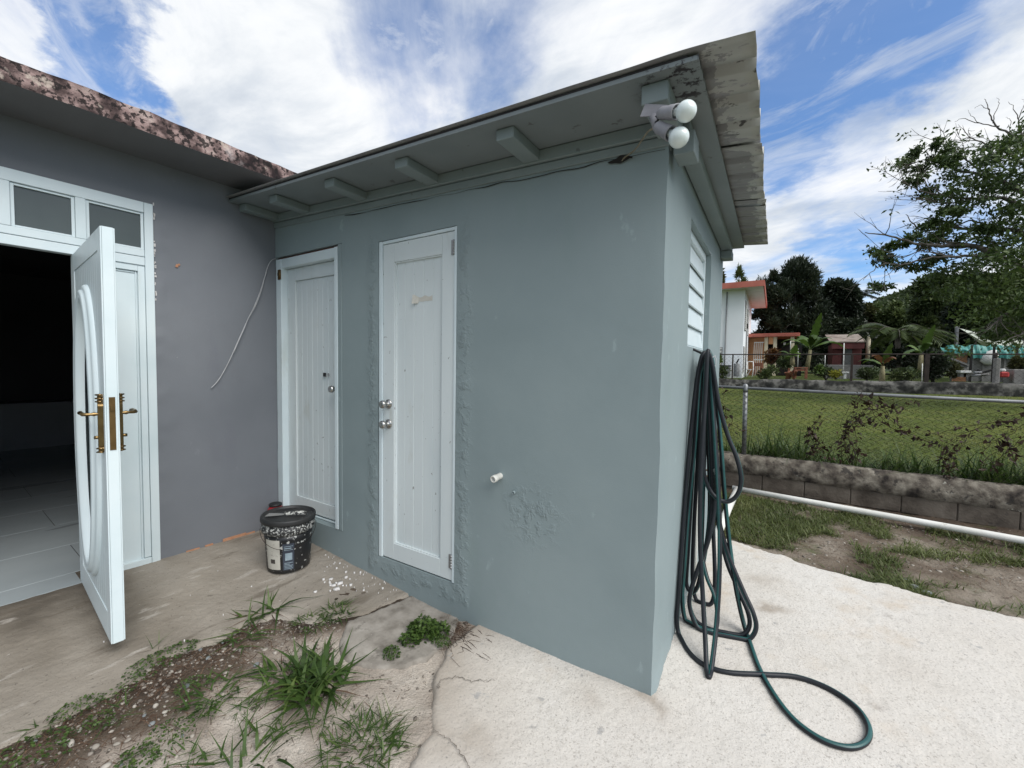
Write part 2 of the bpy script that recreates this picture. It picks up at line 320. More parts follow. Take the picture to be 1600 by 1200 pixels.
mat('wall_orange', ((.50, .24, .11), (.60, .31, .16)), 1, 5, .8)
mat('louver_grey', ((.07, .075, .075), (.11, .115, .115)), 2, 4, .6)
mat('far_white', ((.55, .55, .52), (.66, .66, .63)), 2, 4, .7)
mat('far_cream', ((.48, .42, .30), (.58, .51, .38)), 2, 4, .8)
mat('far_dark', ((.010, .010, .010), (.022, .021, .02)), 1, 4, .9)
mat('shed_red', ((.06, .016, .016), (.115, .032, .03)), 2.5, 6, .8, .3, 6, .01, stretch=(1, 1, .25))
mat('rust_roof', ((.10, .075, .06), (.22, .18, .15), (.32, .28, .24)), 2.2, 7, .8, spots=((2.5, .58, .66, (.16, .07, .04), (1, 1, 1), .7),))
mat('far_grey', ((.16, .165, .17), (.23, .235, .24)), 2, 5, .8)
mat('far_concrete', ((.17, .165, .155), (.26, .25, .235)), 1.4, 7, .9)
mat('far_brick', ((.30, .145, .075), (.40, .21, .11)), 2, 5, .9)
mat('wood_reddish', ((.16, .06, .035), (.27, .11, .065)), 3, 6, .8)
mat('tarp_green', ((.014, .11, .095), (.03, .19, .165), (.11, .30, .265)), 2.2, 6, .5)
mat('sail', ((.50, .54, .46), (.62, .65, .57)), 1.0, 5, .7, trans=.3)
mat('iron_dark', ((.02, .014, .012), (.045, .032, .028)), 4, 4, .8)
mat('red_far', ((.30, .02, .02), (.40, .05, .04)), 3, 4, .6)
# interior
mat('tile', ((.30, .335, .345), (.345, .38, .39)), 2, 6, .22, spots=((1.6, .615, .622, (.12, .13, .14), (3.2, .35, 1), .5),), spec=.5)
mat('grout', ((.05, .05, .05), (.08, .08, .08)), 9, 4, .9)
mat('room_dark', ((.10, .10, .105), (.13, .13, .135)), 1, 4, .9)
mat('counter_pale', ((.38, .39, .40), (.45, .46, .47)), 1, 4, .7)

# ------------------------------------------------------------------ mesh building
def wloc(o):
    v = Vector((0, 0, 0))
    while o is not None: v += o.location; o = o.parent
    return v
def new_obj(name, me, parent=None):
    o = bpy.data.objects.new(name, me); COL.objects.link(o)
    if parent is not None: o.parent = parent
    return o
def mesh_np(name, V, T, mats, mi=None, smooth=False, attrs=None):
    """T: (n,3) or (n,4) int array"""
    me = bpy.data.meshes.new(name); V = np.asarray(V, np.float32); T = np.asarray(T, np.int32)
    k = T.shape[1]; n = len(T)
    me.vertices.add(len(V)); me.vertices.foreach_set('co', V.ravel())
    me.loops.add(n * k); me.loops.foreach_set('vertex_index', T.ravel())
    me.polygons.add(n); me.polygons.foreach_set('loop_start', np.arange(0, n * k, k, dtype=np.int32))
    try: me.polygons.foreach_set('loop_total', np.full(n, k, np.int32))
    except Exception: pass
    for m in mats: me.materials.append(MATS[m])
    if mi is not None: me.polygons.foreach_set('material_index', np.asarray(mi, np.int32))
    if smooth: me.polygons.foreach_set('use_smooth', np.ones(n, bool))
    for an, av in (attrs or {}).items():
        a = me.attributes.new(an, 'FLOAT', 'POINT'); a.data.foreach_set('value', np.asarray(av, np.float32))
    me.update(calc_edges=True); me.validate()
    return me
class MB:
    def __init__(s): s.V = []; s.F = []; s.MI = []; s.SM = []
    def add(s, V, F, m=0, smooth=False):
        o = len(s.V); s.V += [tuple(map(float, v)) for v in V]
        for f in F: s.F.append([i + o for i in f]); s.MI.append(m); s.SM.append(smooth)
        return s
    def box(s, x0, x1, y0, y1, z0, z1, m=0, c=0.0):
        if c <= 0:
            V = [(x0, y0, z0), (x1, y0, z0), (x1, y1, z0), (x0, y1, z0), (x0, y0, z1), (x1, y0, z1), (x1, y1, z1), (x0, y1, z1)]
            F = [(0, 3, 2, 1), (4, 5, 6, 7), (0, 1, 5, 4), (1, 2, 6, 5), (2, 3, 7, 6), (3, 0, 4, 7)]
            return s.add(V, F, m)
        b = bmesh_box(x0, x1, y0, y1, z0, z1, c)
        return s.add(b[0], b[1], m)
    def tube(s, pts, r, n=8, m=0, caps=True, mi_fn=None, twist=0.0):
        P = [Vector(p) for p in pts]; N = len(P)
        R = r if hasattr(r, '__len__') else [r] * N
        V = []; F = []; up = None; mis = []
        for i, p in enumerate(P):
            t = (P[min(i + 1, N - 1)] - P[max(i - 1, 0)])
            if t.length < 1e-9: t = Vector((0, 0, 1))
            t.normalize()
            if up is None:
                up = t.orthogonal().normalized()
            else:
                up = (up - t * up.dot(t))
                up = up.normalized() if up.length > 1e-6 else t.orthogonal().normalized()
            bn = t.cross(up)
            for k in range(n):
                a = 2 * PI * k / n + twist * i
                V.append(p + (up * math.cos(a) + bn * math.sin(a)) * R[i])
        o = len(s.V); s.V += [tuple(v) for v in V]
        for i in range(N - 1):
            for k in range(n):
                k2 = (k + 1) % n
                s.F.append([o + i * n + k, o + i * n + k2, o + (i + 1) * n + k2, o + (i + 1) * n + k])
                s.MI.append(mi_fn(k) if mi_fn else m); s.SM.append(True)
        if caps:
            s.F.append([o + k for k in range(n)][::-1]); s.MI.append(m); s.SM.append(False)
            s.F.append([o + (N - 1) * n + k for k in range(n)]); s.MI.append(m); s.SM.append(False)
        return s
    def lathe(s, prof, n=24, m=0, M4=None, smooth=True, closed_ends=True):
        V = []; F = []; N = len(prof)
        for (r, z) in prof:
            for k in range(n):
                a = 2 * PI * k / n; V.append(Vector((r * math.cos(a), r * math.sin(a), z)))
        for i in range(N - 1):
            for k in range(n):
                k2 = (k + 1) % n; F.append((i * n + k, i * n + k2, (i + 1) * n + k2, (i + 1) * n + k))
        if closed_ends:
            F.append(tuple(range(n))[::-1]); F.append(tuple((N - 1) * n + k for k in range(n)))
        if M4 is not None: V = [M4 @ v for v in V]
        return s.add(V, F, m, smooth)
    def xf(s, M4):
        s.V = [tuple(M4 @ Vector(v)) for v in s.V]; return s
    def build(s, name, mats, parent=None, bevel=0):
        me = bpy.data.meshes.new(name)
        off = wloc(parent) if parent is not None else Vector((0, 0, 0))
        me.from_pydata([(v[0] - off.x, v[1] - off.y, v[2] - off.z) for v in s.V], [], s.F)
        if isinstance(mats, str): mats = [mats]
        for m in mats: me.materials.append(MATS[m])
        me.polygons.foreach_set('material_index', s.MI); me.polygons.foreach_set('use_smooth', s.SM)
        me.update()
        o = new_obj(name, me, parent)
        if bevel:
            b = o.modifiers.new('bevel', 'BEVEL'); b.width = bevel; b.segments = 2; b.limit_method = 'ANGLE'; b.angle_limit = math.radians(50)
        return o
def bmesh_box(x0, x1, y0, y1, z0, z1, c):
    """chamfered box, 24 verts"""
    V = []; idx = {}
    for sx in (0, 1):
        for sy in (0, 1):
            for sz in (0, 1):
                X = (x0, x1)[sx]; Y = (y0, y1)[sy]; Z = (z0, z1)[sz]
                dx = c if sx == 0 else -c; dy = c if sy == 0 else -c; dz = c if sz == 0 else -c
                for ax, p in ((0, (X, Y + dy, Z + dz)), (1, (X + dx, Y, Z + dz)), (2, (X + dx, Y + dy, Z))):
                    idx[(sx, sy, sz, ax)] = len(V); V.append(p)
    F = []
    def q(*k): F.append(tuple(idx[a] for a in k))
    q((0, 0, 0, 0), (0, 0, 1, 0), (0, 1, 1, 0), (0, 1, 0, 0)); q((1, 0, 0, 0), (1, 1, 0, 0), (1, 1, 1, 0), (1, 0, 1, 0))
    q((0, 0, 0, 1), (1, 0, 0, 1), (1, 0, 1, 1), (0, 0, 1, 1)); q((0, 1, 0, 1), (0, 1, 1, 1), (1, 1, 1, 1), (1, 1, 0, 1))
    q((0, 0, 0, 2), (0, 1, 0, 2), (1, 1, 0, 2), (1, 0, 0, 2)); q((0, 0, 1, 2), (1, 0, 1, 2), (1, 1, 1, 2), (0, 1, 1, 2))
    for a in (0, 1):
        for b in (0, 1):
            q((a, b, 0, 0), (a, b, 1, 0), (a, b, 1, 1), (a, b, 0, 1)) if (a ^ b) else q((a, b, 0, 1), (a, b, 1, 1), (a, b, 1, 0), (a, b, 0, 0))
            q((a, 0, b, 0), (a, 1, b, 0), (a, 1, b, 2), (a, 0, b, 2)) if not (a ^ b) else q((a, 0, b, 2), (a, 1, b, 2), (a, 1, b, 0), (a, 0, b, 0))
            q((0, a, b, 1), (1, a, b, 1), (1, a, b, 2), (0, a, b, 2)) if (a ^ b) else q((0, a, b, 2), (1, a, b, 2), (1, a, b, 1), (0, a, b, 1))
            for c_ in (0, 1):
                t = ((a, b, c_, 0), (a, b, c_, 1), (a, b, c_, 2))
                q(*(t if (a + b + c_) % 2 else t[::-1]))
    return V, F
def thing(name, label, cat, loc=(0, 0, 0), group=None, rotz=0):
    o = bpy.data.objects.new(name, None); COL.objects.link(o); o.location = loc; o.empty_display_size = .1
    o.rotation_euler = (0, 0, rotz)
    o['label'] = label; o['category'] = cat
    if group: o['group'] = group
    return o
def tag(o, label, cat, group=None, kind=None):
    o['label'] = label; o['category'] = cat
    if group: o['group'] = group
    if kind: o['kind'] = kind
    return o
def struct(o): o['kind'] = 'structure'; return o
def copy_tree(o, parent=None):
    c = o.copy(); COL.objects.link(c); c.parent = parent
    for ch in [x for x in o.children]: copy_tree(ch, c)
    return c
def B(name, mats, parent, *boxes, bevel=0, c=0):
    m = MB()
    for b in boxes: m.box(*b[:6], m=b[6] if len(b) > 6 else 0, c=c)
    return m.build(name, mats, parent, bevel)
def hole_wall(us, vs, holes, fn):
    """rect grid of (u,v) with holes -> V,F; fn maps (u,v) to a point"""
    V = [fn(u, v) for v in vs for u in us]; F = []; nu = len(us)
    for j in range(len(vs) - 1):
        for i in range(nu - 1):
            cu = (us[i] + us[i + 1]) / 2; cv = (vs[j] + vs[j + 1]) / 2
            if any(h[0] < cu < h[1] and h[2] < cv < h[3] for h in holes): continue
            F.append((j * nu + i, j * nu + i + 1, (j + 1) * nu + i + 1, (j + 1) * nu + i))
    return V, F
def axis(a, b, step, extra=()):
    n = max(1, int(round((b - a) / step))); xs = list(np.linspace(a, b, n + 1))
    for e in extra:
        if a < e < b:
            k = int(np.argmin([abs(x - e) for x in xs]))
            if k in (0, len(xs) - 1): xs.append(e); xs.sort()
            else: xs[k] = e
    return sorted(set(xs))

# ------------------------------------------------------------------ terrain heights
def gz(x, y):
    x = np.asarray(x, float); y = np.asarray(y, float)
    z = np.interp(x, [-.1, 0, .5, 1.3, 1.8, 2.3, 3.07], [.135, .13, .09, .03, -.015, -.005, 0])
    z = z + np.where(y > 0, .08 * np.minimum(np.maximum(y, 0), 1.3) * np.clip((x - 2.9) / .17, 0, 1), 0)
    return z
def gp(u, v, lift=0.0):
    d = ray(u, v); z = 0.0
    for _ in range(12):
        t = (z + lift - CAM_P[2]) / d[2]; P_ = CAM_P + d * t; z = float(gz(P_[0], P_[1]))
    return np.array([P_[0], P_[1], z])
def poly_dist(x, y, pts):
    """signed-ish distance to an open polyline (positive on the left side of its direction)"""
    best = np.full(x.shape, 1e9); sgn = np.zeros(x.shape)
    for (ax, ay), (bx, by) in zip(pts[:-1], pts[1:]):
        dx, dy = bx - ax, by - ay; L2 = dx * dx + dy * dy
        t = np.clip(((x - ax) * dx + (y - ay) * dy) / L2, 0, 1)
        d = np.hypot(x - ax - t * dx, y - ay - t * dy)
        s = np.sign(dx * (y - ay) - dy * (x - ax))
        k = d < best; best = np.where(k, d, best); sgn = np.where(k, s, sgn)
    return best * sgn
def sheet(name, x0, x1, y0, y1, step, zf, keep, mats, maskf, kind='structure'):
    xs = np.arange(x0, x1 + step / 2, step); ys = np.arange(y0, y1 + step / 2, step)
    X, Y = np.meshgrid(xs, ys); Z = zf(X, Y); K = keep(X, Y); mk = maskf(X, Y)
    nx = len(xs); idx = np.arange(X.size).reshape(X.shape)
    q = np.stack([idx[:-1, :-1], idx[:-1, 1:], idx[1:, 1:], idx[1:, :-1]], -1)
    kk = K[:-1, :-1] | K[:-1, 1:] | K[1:, 1:] | K[1:, :-1]
    q = q[kk]; used = np.unique(q); remap = np.full(X.size, -1); remap[used] = np.arange(len(used))
    V = np.stack([X.ravel(), Y.ravel(), Z.ravel()], -1)[used]
    me = mesh_np(name, V, remap[q], mats, smooth=True, attrs={'mask': mk.ravel()[used]})
    o = new_obj(name, me); o['kind'] = kind
    return o

# outlines on the ground (metres)
SLAB = [(1.00, -5.0), (1.04, -2.6), (1.075, -1.632), (1.091, -1.538), (1.086, -1.311), (1.051, -1.224), (.966, -1.139), (1.017, -1.026), (1.065, -.918), (1.031, -.762), (1.098, -.622), (1.30, -.53), (1.45, -.36), (1.50, -.174), (1.535, .033), (1.55, .3)]
PALE = [(2.62, -5), (2.60, -1.6), (2.45, -1.05), (2.39, -.827), (2.383, -.77), (2.36, -.685), (2.267, -.553), (2.137, -.402), (2.077, -.246), (2.082, -.117), (2.093, .06)]
DRIVE_BACK = [(2.9, 1.93), (3.235, 1.875), (3.45, 1.80), (3.7, 1.723), (4.015, 1.661), (4.743, 1.606), (6, 1.5), (12, 1.2)]

def slab_z(x, y):
    d = poly_dist(x, y, SLAB) + (fbm(x, y, 9, 4, 3) - .5) * .07     # >0 inside (left of direction = house side)
    z = gz(x, y) + (fbm(x, y, 5, 4, 8) - .5) * .010 + (fbm(x, y, 45, 3, 18) - .5) * .004
    return z - .10 * sstep(-d, 0.0, .05), d
def pale_d(x, y):
    d1 = -poly_dist(x, y, PALE) + (fbm(x, y, 9, 4, 5) - .5) * .05
    d2 = -poly_dist(x, y, DRIVE_BACK) + (fbm(x, y, 6, 4, 6) - .5) * .10
    return np.minimum(d1, d2)
def pale_z(x, y):
    d = pale_d(x, y)
    z = gz(x, y) + .008 + (fbm(x, y, 2.2, 3, 28) - .5) * .012 + (fbm(x, y, 60, 3, 38) - .5) * .007
    return z - .09 * sstep(-d, 0.0, .045), d
def soil_z(x, y):
    z = gz(x, y) - .012 + (fbm(x, y, 3, 4, 9) - .5) * .03 + (fbm(x, y, 22, 4, 19) - .5) * .018
    yard = sstep(y, 1.4, 2.0)
    z = z + yard * ((fbm(x, y, 2, 4, 29) - .5) * .05 - .012)
    return z

# the ground, out to the horizon
B('ground', 'far_ground', None, (-3000, 3000, -3000, 3000, -.65, -.60))['kind'] = 'structure'
# soil and worn concrete between the slabs
sheet('bare_soil', -.1, 3.0, -4.2, .06, .0125, soil_z, lambda x, y: (x > .85) & (x < 2.75), ['soil'],
      lambda x, y: np.clip(.84 - .78 * np.exp(-(np.maximum(0, -poly_dist(x, y, SLAB)) / (.30 - .16 * sstep(y, -1.0, -.6))) ** 2) + (fbm(x, y, 6, 4, 77) - .5) * .75 - .30 * np.exp(-((x - 1.7) ** 2 + (y + .8) ** 2) / .03)
                           - .5 * np.exp(-((x - 2.0) ** 2 + (y + .12) ** 2) / .02), 0, 1))
sheet('house_patio', -.4, 1.75, -4.6, .05, .0125, lambda x, y: slab_z(x, y)[0], lambda x, y: (slab_z(x, y)[1] > -.07), ['patio'],
      lambda x, y: np.clip(.64 - .62 * np.exp(-np.maximum(x + .02, 0) / .34) * sstep(-y, .75, 1.15) * (.45 + 1.1 * fbm(x * 2.2, y * .8, 4, 4, 43)) + (fbm(x * .6, y * 1.6, 2.2, 4, 41) - .5) * .9, 0, 1))
def mid_keep(x, y):
    return ((x - 1.72) / .30) ** 2 + ((y + .24) / .34) ** 2 < 1.25
def mid_z(x, y):
    r = ((x - 1.72) / .30) ** 2 + ((y + .24) / .34) ** 2
    d = 1 - r + (fbm(x, y, 8, 4, 51) - .5) * .5
    d = np.minimum(d, (-poly_dist(x, y, SLAB) - .022 + (fbm(x, y, 14, 3, 52) - .5) * .03) * 8)
    return gz(x, y) + .002 + (fbm(x, y, 10, 4, 53) - .5) * .012 - .09 * sstep(-d, 0, .25)
sheet('broken_slab', 1.3, 2.15, -.75, .05, .0125, mid_z, mid_keep, ['old_slab'], lambda x, y: x * 0 + .5)
sheet('concrete_driveway', 1.95, 5.4, -2.6, 2.15, .016, lambda x, y: pale_z(x, y)[0],
      lambda x, y: (pale_d(x, y) > -.06) & ~((x < 3.05) & (y > .03)), ['pale_concrete'],
      lambda x, y: np.clip(.80 + (fbm(x, y, 1.6, 4, 61) - .5) * .7 - .55 * np.exp(-np.maximum(pale_d(x, y), 0) / .18) * (y < .3) - .25 * np.exp(-np.abs(y) / .06) * (x < 3.1) - .2 * np.exp(-((x - 2.35) ** 2 + (y + .45) ** 2) / .10)
                      - sum(a_ * np.exp(-((x - cx - .03 * (fbm(x, y, 12, 3, 63) - .5) * 8) ** 2 + (y - cy) ** 2) / r_) for cx, cy, r_, a_ in ((3.53, .96, .0035, 1.0), (3.50, 1.28, .012, .5), (3.30, .30, .010, .35), (2.80, -.16, .008, .45), (4.1, .75, .02, .3), (3.12, -.05, .006, .6), (2.55, -.62, .01, .4), (3.9, 1.2, .006, .45))), 0, 1))
sheet('yard_soil_strip', 2.4, 9.0, 1.25, 4.0, .025, lambda x, y: .085 + (soil_z(x, y) - gz(x, y)) + .02 * sstep(y, 2.6, 3.6), lambda x, y: x > -9, ['yard_soil'],
      lambda x, y: np.clip(.55 + (fbm(x, y, 2.6, 4, 71) - .5) * 1.3 - .5 * sstep(y, 3.0, 3.6), 0, 1))
def lawn_z(x, y): return .40 + .004 * (y - 4) + (fbm(x, y, .5, 3, 81) - .5) * .10
sheet('lawn', -14, 26, 3.9, 24.2, .25, lawn_z, lambda x, y: x > -99, ['lawn_ground'], lambda x, y: x * 0 + .5)
def terr_z(x, y): return .92 + .012 * (y - 24) + (fbm(x, y, .3, 3, 91) - .5) * .15
sheet('garden_terrace', -30, 60, 24.4, 70, .8, terr_z, lambda x, y: x > -99, ['terrace_ground'], lambda x, y: x * 0 + .5)
def hill_z(x, y):
    r = np.exp(-((x - 40) / 34) ** 2) * 21 + np.exp(-((x - 125) / 60) ** 2) * 24
    return r * sstep(y, 75, 150) + (fbm(x, y, .07, 4, 95) - .5) * 4 * sstep(y, 75, 110) - .3
sheet('hill', -80, 220, 68, 210, 2.5, hill_z, lambda x, y: x > -99, ['hill_green'], lambda x, y: x * 0 + .5)

# ------------------------------------------------------------------ the shed
def SOF(x): return 2.693 - .045 * x            # underside of the eave boards
shed = thing('shed', 'small grey-green rendered shed with two narrow white doors and a sloping metal roof', 'shed', (0, 0, 0))
LX = 3.071; DEP = 2.24
D1 = (0.0, .86, .272, 2.352); D2 = (1.244, 1.911, .188, 2.305)
def front_disp(x, z):
    e = 0.0
    x = np.asarray(x); z = np.asarray(z)
    d = (fbm(x, z, 2.0, 3, 201) - .5) * .005 + (fbm(x, z, 26, 3, 202) - .5) * .0006
    # trowelled plaster ridges round the second door and the pipe patch
    dx = np.where(x < 1.55, D2[0] - x, x - D2[1]); below = np.clip((D2[2] - z) / .06, 0, 1)
    band = np.exp(-((dx - .055) / .05) ** 2) * sstep(z, .06, .22) * sstep(-z, -2.42, -2.2)
    lip = np.exp(-((z - D2[2] + .06) / .05) ** 2) * ((x > D2[0] - .1) & (x < D2[1] + .1))
    rough = np.maximum(fbm(x * 1.0, z * .5, 26, 5, 203) - .40, 0) * 1.2 + .25 * np.maximum(fbm(x, z, 7, 3, 205) - .35, 0)
    d = d + (band * .85 + lip * .6) * .004
    global RIDGE
    pt = np.exp(-(((x - 2.44) / .13) ** 2 + ((z - .72) / .13) ** 2))
    RIDGE = np.clip(band * .9 + lip * .8 + pt * 1.2, 0, 1) + .0
    d = d - np.exp(-((x - 2.75 - (z - 1.2) * .02) / .02) ** 2) * 0
    return d
us = axis(0.0, LX, .0125, (D1[0], D1[1], D2[0], D2[1])); vs = axis(-.15, 2.66, .0125, (D1[2], D1[3], D2[2], D2[3]))
def ffn(u, v): return (u, 0.0, v)
V, F = hole_wall(us, vs, [D1, D2], ffn)
Va = np.array(V); edge = np.zeros(len(Va))
keepd = sstep(LX - Va[:, 0], 0, .05) * 1.0
Va[:, 1] -= front_disp(Va[:, 0], Va[:, 2]) * keepd
def corner_wave(z): return (fbm(z, z * 0 + 3.3, 4.5, 3, 231) - .5) * .016
Va[:, 0] += np.where(Va[:, 0] > LX - 1e-4, corner_wave(Va[:, 2]), 0)
# uneven plaster edge round the openings
me = mesh_np('front_wall', Va, F, ['shed_paint'], smooth=True, attrs={'ridge': RIDGE})
# top is cut along the roof slope
co = Va.copy(); top = 2.655 - .047 * co[:, 0]
co[:, 2] = np.where(co[:, 2] > 2.36, 2.36 + (co[:, 2] - 2.36) * (top - 2.36) / .30, co[:, 2])
me.vertices.foreach_set('co', co.astype(np.float32).ravel())
fw = new_obj('front_wall', me, shed)
rv = MB()     # reveals of the two openings
for d in (D1, D2):
    x0, x1, z0, z1 = d; t = .13
    rv.add([(x0, 0, z0), (x0, t, z0), (x0, t, z1), (x0, 0, z1)], [(0, 1, 2, 3)])
    rv.add([(x1, 0, z0), (x1, t, z0), (x1, t, z1), (x1, 0, z1)], [(3, 2, 1, 0)])
    rv.add([(x0, 0, z1), (x1, 0, z1), (x1, t, z1), (x0, t, z1)], [(3, 2, 1, 0)])
    rv.add([(x0, 0, z0), (x1, 0, z0), (x1, t, z0), (x0, t, z0)], [(0, 1, 2, 3)])
rv.build('opening_reveal', ['shed_paint'], shed)
# side wall with its louvred window
WN = (.62, 1.50, 1.625, 2.335)
ys_ = axis(0.0, DEP, .03, WN[:2]); zs_ = axis(-.15, 2.516, .03, WN[2:])
V, F = hole_wall(ys_, zs_, [WN], lambda u, v: (LX, u, v))
Va = np.array(V); Va[:, 0] += (fbm(Va[:, 1], Va[:, 2], 2.2, 3, 211) - .5) * .006 * sstep(Va[:, 1], 0, .1) + (fbm(Va[:, 1], Va[:, 2], 30, 3, 212) - .5) * .0007 * sstep(Va[:, 1], 0, .1)
Va[:, 0] += corner_wave(Va[:, 2]) * np.exp(-Va[:, 1] / .06)
base = np.exp(-((Va[:, 2] - gz(np.full(len(Va), 3.2), Va[:, 1])) / .06) ** 2) * fbm(Va[:, 1], Va[:, 2], 14, 3, 213)
Va[:, 0] += base * .022 * sstep(Va[:, 1], 0, .03)
new_obj('side_wall', mesh_np('side_wall', Va, F, ['shed_paint'], smooth=True), shed)
rv = MB(); y0, y1, z0, z1 = WN; t = .085
rv.add([(LX, y0, z0), (LX - t, y0, z0), (LX - t, y0, z1), (LX, y0, z1)], [(3, 2, 1, 0)])
rv.add([(LX, y1, z0), (LX - t, y1, z0), (LX - t, y1, z1), (LX, y1, z1)], [(0, 1, 2, 3)])
rv.add([(LX, y0, z1), (LX - t, y0, z1), (LX - t, y1, z1), (LX, y1, z1)], [(3, 2, 1, 0)])
rv.add([(LX, y0, z0), (LX - t, y0, z0), (LX - t, y1, z0), (LX, y1, z0)], [(0, 1, 2, 3)])
rv.build('window_reveal', ['shed_paint'], shed)
B('back_wall', 'shed_paint', shed, (-.05, LX - .004, DEP, DEP + .1, -.2, 2.50))
win = B('window', 'white_paint', shed, (LX - .082, LX - .035, y0 + .002, y0 + .035, z0 + .002, z1 - .002), (LX - .082, LX - .035, y1 - .035, y1 - .002, z0 + .002, z1 - .002),
        (LX - .082, LX - .033, y0 + .035, y1 - .035, z1 - .055, z1 - .002), (LX - .082, LX - .037, y0 + .035, y1 - .035, z0 + .002, z0 + .02), (LX - .20, LX - .19, y0, y1, z0, z1), bevel=.003)
ns = 5; hgt = (z1 - .06 - z0 - .02) / ns
smb = MB(); smb.box(-.006, .006, 0, y1 - y0 - .07, -hgt * .53, hgt * .53, c=.002)
sl_me = smb.build('slat', 'white_paint', win).data
first = win.children[0]
for k in range(ns):
    o = first if k == 0 else new_obj('slat', sl_me, win)
    o.location = (LX - .05, y0 + .035, z0 + .02 + hgt * (k + .5)); o.rotation_euler = (0, math.radians(-9), 0)

# roof: eave boards, battens, rafters, metal sheets
RX0, RX1, RY0, RY1 = -.02, 3.235, -.335, 2.27
def sloped(name, mats, x0, x1, y0, y1, dz0, dz1, nb=1, bevel=0):
    m = MB(); V = []
    for x in (x0, x1):
        for y in (y0, y1):
            for dz in (dz0, dz1): V.append((x, y, SOF(x) + dz))
    F = [(0, 1, 3, 2), (4, 6, 7, 5), (0, 4, 5, 1), (2, 3, 7, 6), (0, 2, 6, 4), (1, 5, 7, 3)]
    m.add(V, F); return m.build(name, mats, shed, bevel)
sloped('eave_board', 'eave_board', RX0, RX1, RY0, RY1, 0, .016)
sloped('drip_edge', 'dark_board', RX0, 3.20, RY0 + .004, RY0 + .03, .017, .028)
sloped('wall_plate', 'eave_paint', 0.0, LX + .02, -.028, .05, -.062, -.003, bevel=.004)
sloped('wall_strip', 'eave_paint', 0.0, LX + .006, -.013, .05, -.105, -.066, bevel=.003)
for x in (.05, .47, 1.11, 1.74, 2.41):
    sloped('rafter', 'eave_paint', x - .048, x + .048, -.272, .1, -.052, -.002, bevel=.005)
sloped('rafter', 'eave_paint', 3.03, 3.128, -.285, .0, -.075, -.002, bevel=.005)
sloped('side_beam', 'eave_paint', LX + .006, LX + .082, .02, 2.19, -.055, -.002, bevel=.005)
sloped('corner_block', 'eave_paint', LX + .022, LX + .105, -.003, .12, -.150, -.058, bevel=.005)
sloped('corner_block', 'eave_paint', LX + .004, LX + .088, 2.06, 2.2, -.12, -.058, bevel=.005)
# corrugated sheets: ribs run along X
def zinc_sheet(ya, yb, dz, x1, seed):
    prof = []; y = ya; k = 0
    pitch = .205
    while y < yb - .001:
        for (dy, h) in ((0, 0), (.06, 0), (.075, .006), (.09, 0), (.125, 0), (.136, .042), (.182, .042), (.193, .0)):
            if y + dy <= yb: prof.append((y + dy, h))
        y += pitch
    prof.append((yb, 0))
    xs = list(np.linspace(RX0 - .0, 3.0, 14)) + list(np.linspace(3.05, x1, 9))
    V = []; n = len(prof)
    for s_ in (0, 1):
        for x in xs:
            for (yy, h) in prof:
                w = (float(fbm(np.array([x * 1.0]), np.array([yy]), 5, 3, seed)[0]) - .5) * .012 * (1 if x > 2.9 else .5)
                droop = -.012 * max(0, x - 3.2) / .2
                xe = x + (float(fbm(np.array([yy]), np.array([seed * 1.0]), 7, 2, seed)[0]) - .5) * .016 * (x >= x1 - .001)
                V.append((xe, yy, SOF(x) + .0185 + dz + h * 1.0 + w * .6 + .004 + droop + s_ * .0015))
    F = []; nx = len(xs); o2 = nx * n
    for i in range(nx - 1):
        for j in range(n - 1):
            F.append((i * n + j, (i + 1) * n + j, (i + 1) * n + j + 1, i * n + j + 1)[::-1])
            F.append((o2 + i * n + j, o2 + (i + 1) * n + j, o2 + (i + 1) * n + j + 1, o2 + i * n + j + 1))
    for i in range(nx - 1):
        F.append((i * n, (i + 1) * n, o2 + (i + 1) * n, o2 + i * n)); F.append((i * n + n - 1, o2 + i * n + n - 1, o2 + (i + 1) * n + n - 1, (i + 1) * n + n - 1))
    for j in range(n - 1):
        a = (nx - 1) * n + j; F.append((a, a + 1, o2 + a + 1, o2 + a))
    me = mesh_np('roof_sheet', V, F, ['zinc'], smooth=False)
    return new_obj('roof_sheet', me, shed)
zinc_sheet(-.352, .50, .012, 3.40, 1)
zinc_sheet(.40, 1.28, .005, 3.405, 2)
zinc_sheet(1.18, 2.30, .012, 3.41, 3)

# --- doors of the shed
def planks(door, x0, x1, z0, z1, y, n, matn):
    w = (x1 - x0) / n
    m = MB(); m.box(-w / 2 + .0004, w / 2 - .0004, -.006, .004, z0, z1, c=.0022)
    off = wloc(door); o = m.build('plank', matn, None); me = o.data; bpy.data.objects.remove(o)
    for k in range(n):
        p = new_obj('plank', me, door); p.location = (x0 + w * (k + .5) - off.x, y - off.y - random.uniform(0, .0015), -off.z)
def knob(parent, x, y, z, matn='steel', r=.026, name='knob', key=False):
    M4 = Matrix.Translation((x, y, z)) @ Matrix.Rotation(PI / 2, 4, 'X')
    pr = [(.031, 0), (.032, .004), (.027, .009), (.013, .012), (.012, .030), (.018, .034), (r, .042), (r * 1.02, .052), (r * .92, .062), (r * .6, .066), (.006, .067)]
    m = MB(); m.lathe(pr, 22, 0, M4); return m.build(name, matn, parent)
def hinge(parent, x, y, z, h=.085):
    m = MB()
    for k in range(5): m.lathe([(.0062, -h / 2 + h / 5 * k + .001), (.0062, -h / 2 + h / 5 * (k + 1) - .001)], 10, 0, Matrix.Translation((x, y - .004, z)))
    m.box(x - .022, x + .016, y - .001, y + .002, z - h / 2, z + h / 2)
    return m.build('hinge', 'steel_dull', parent)

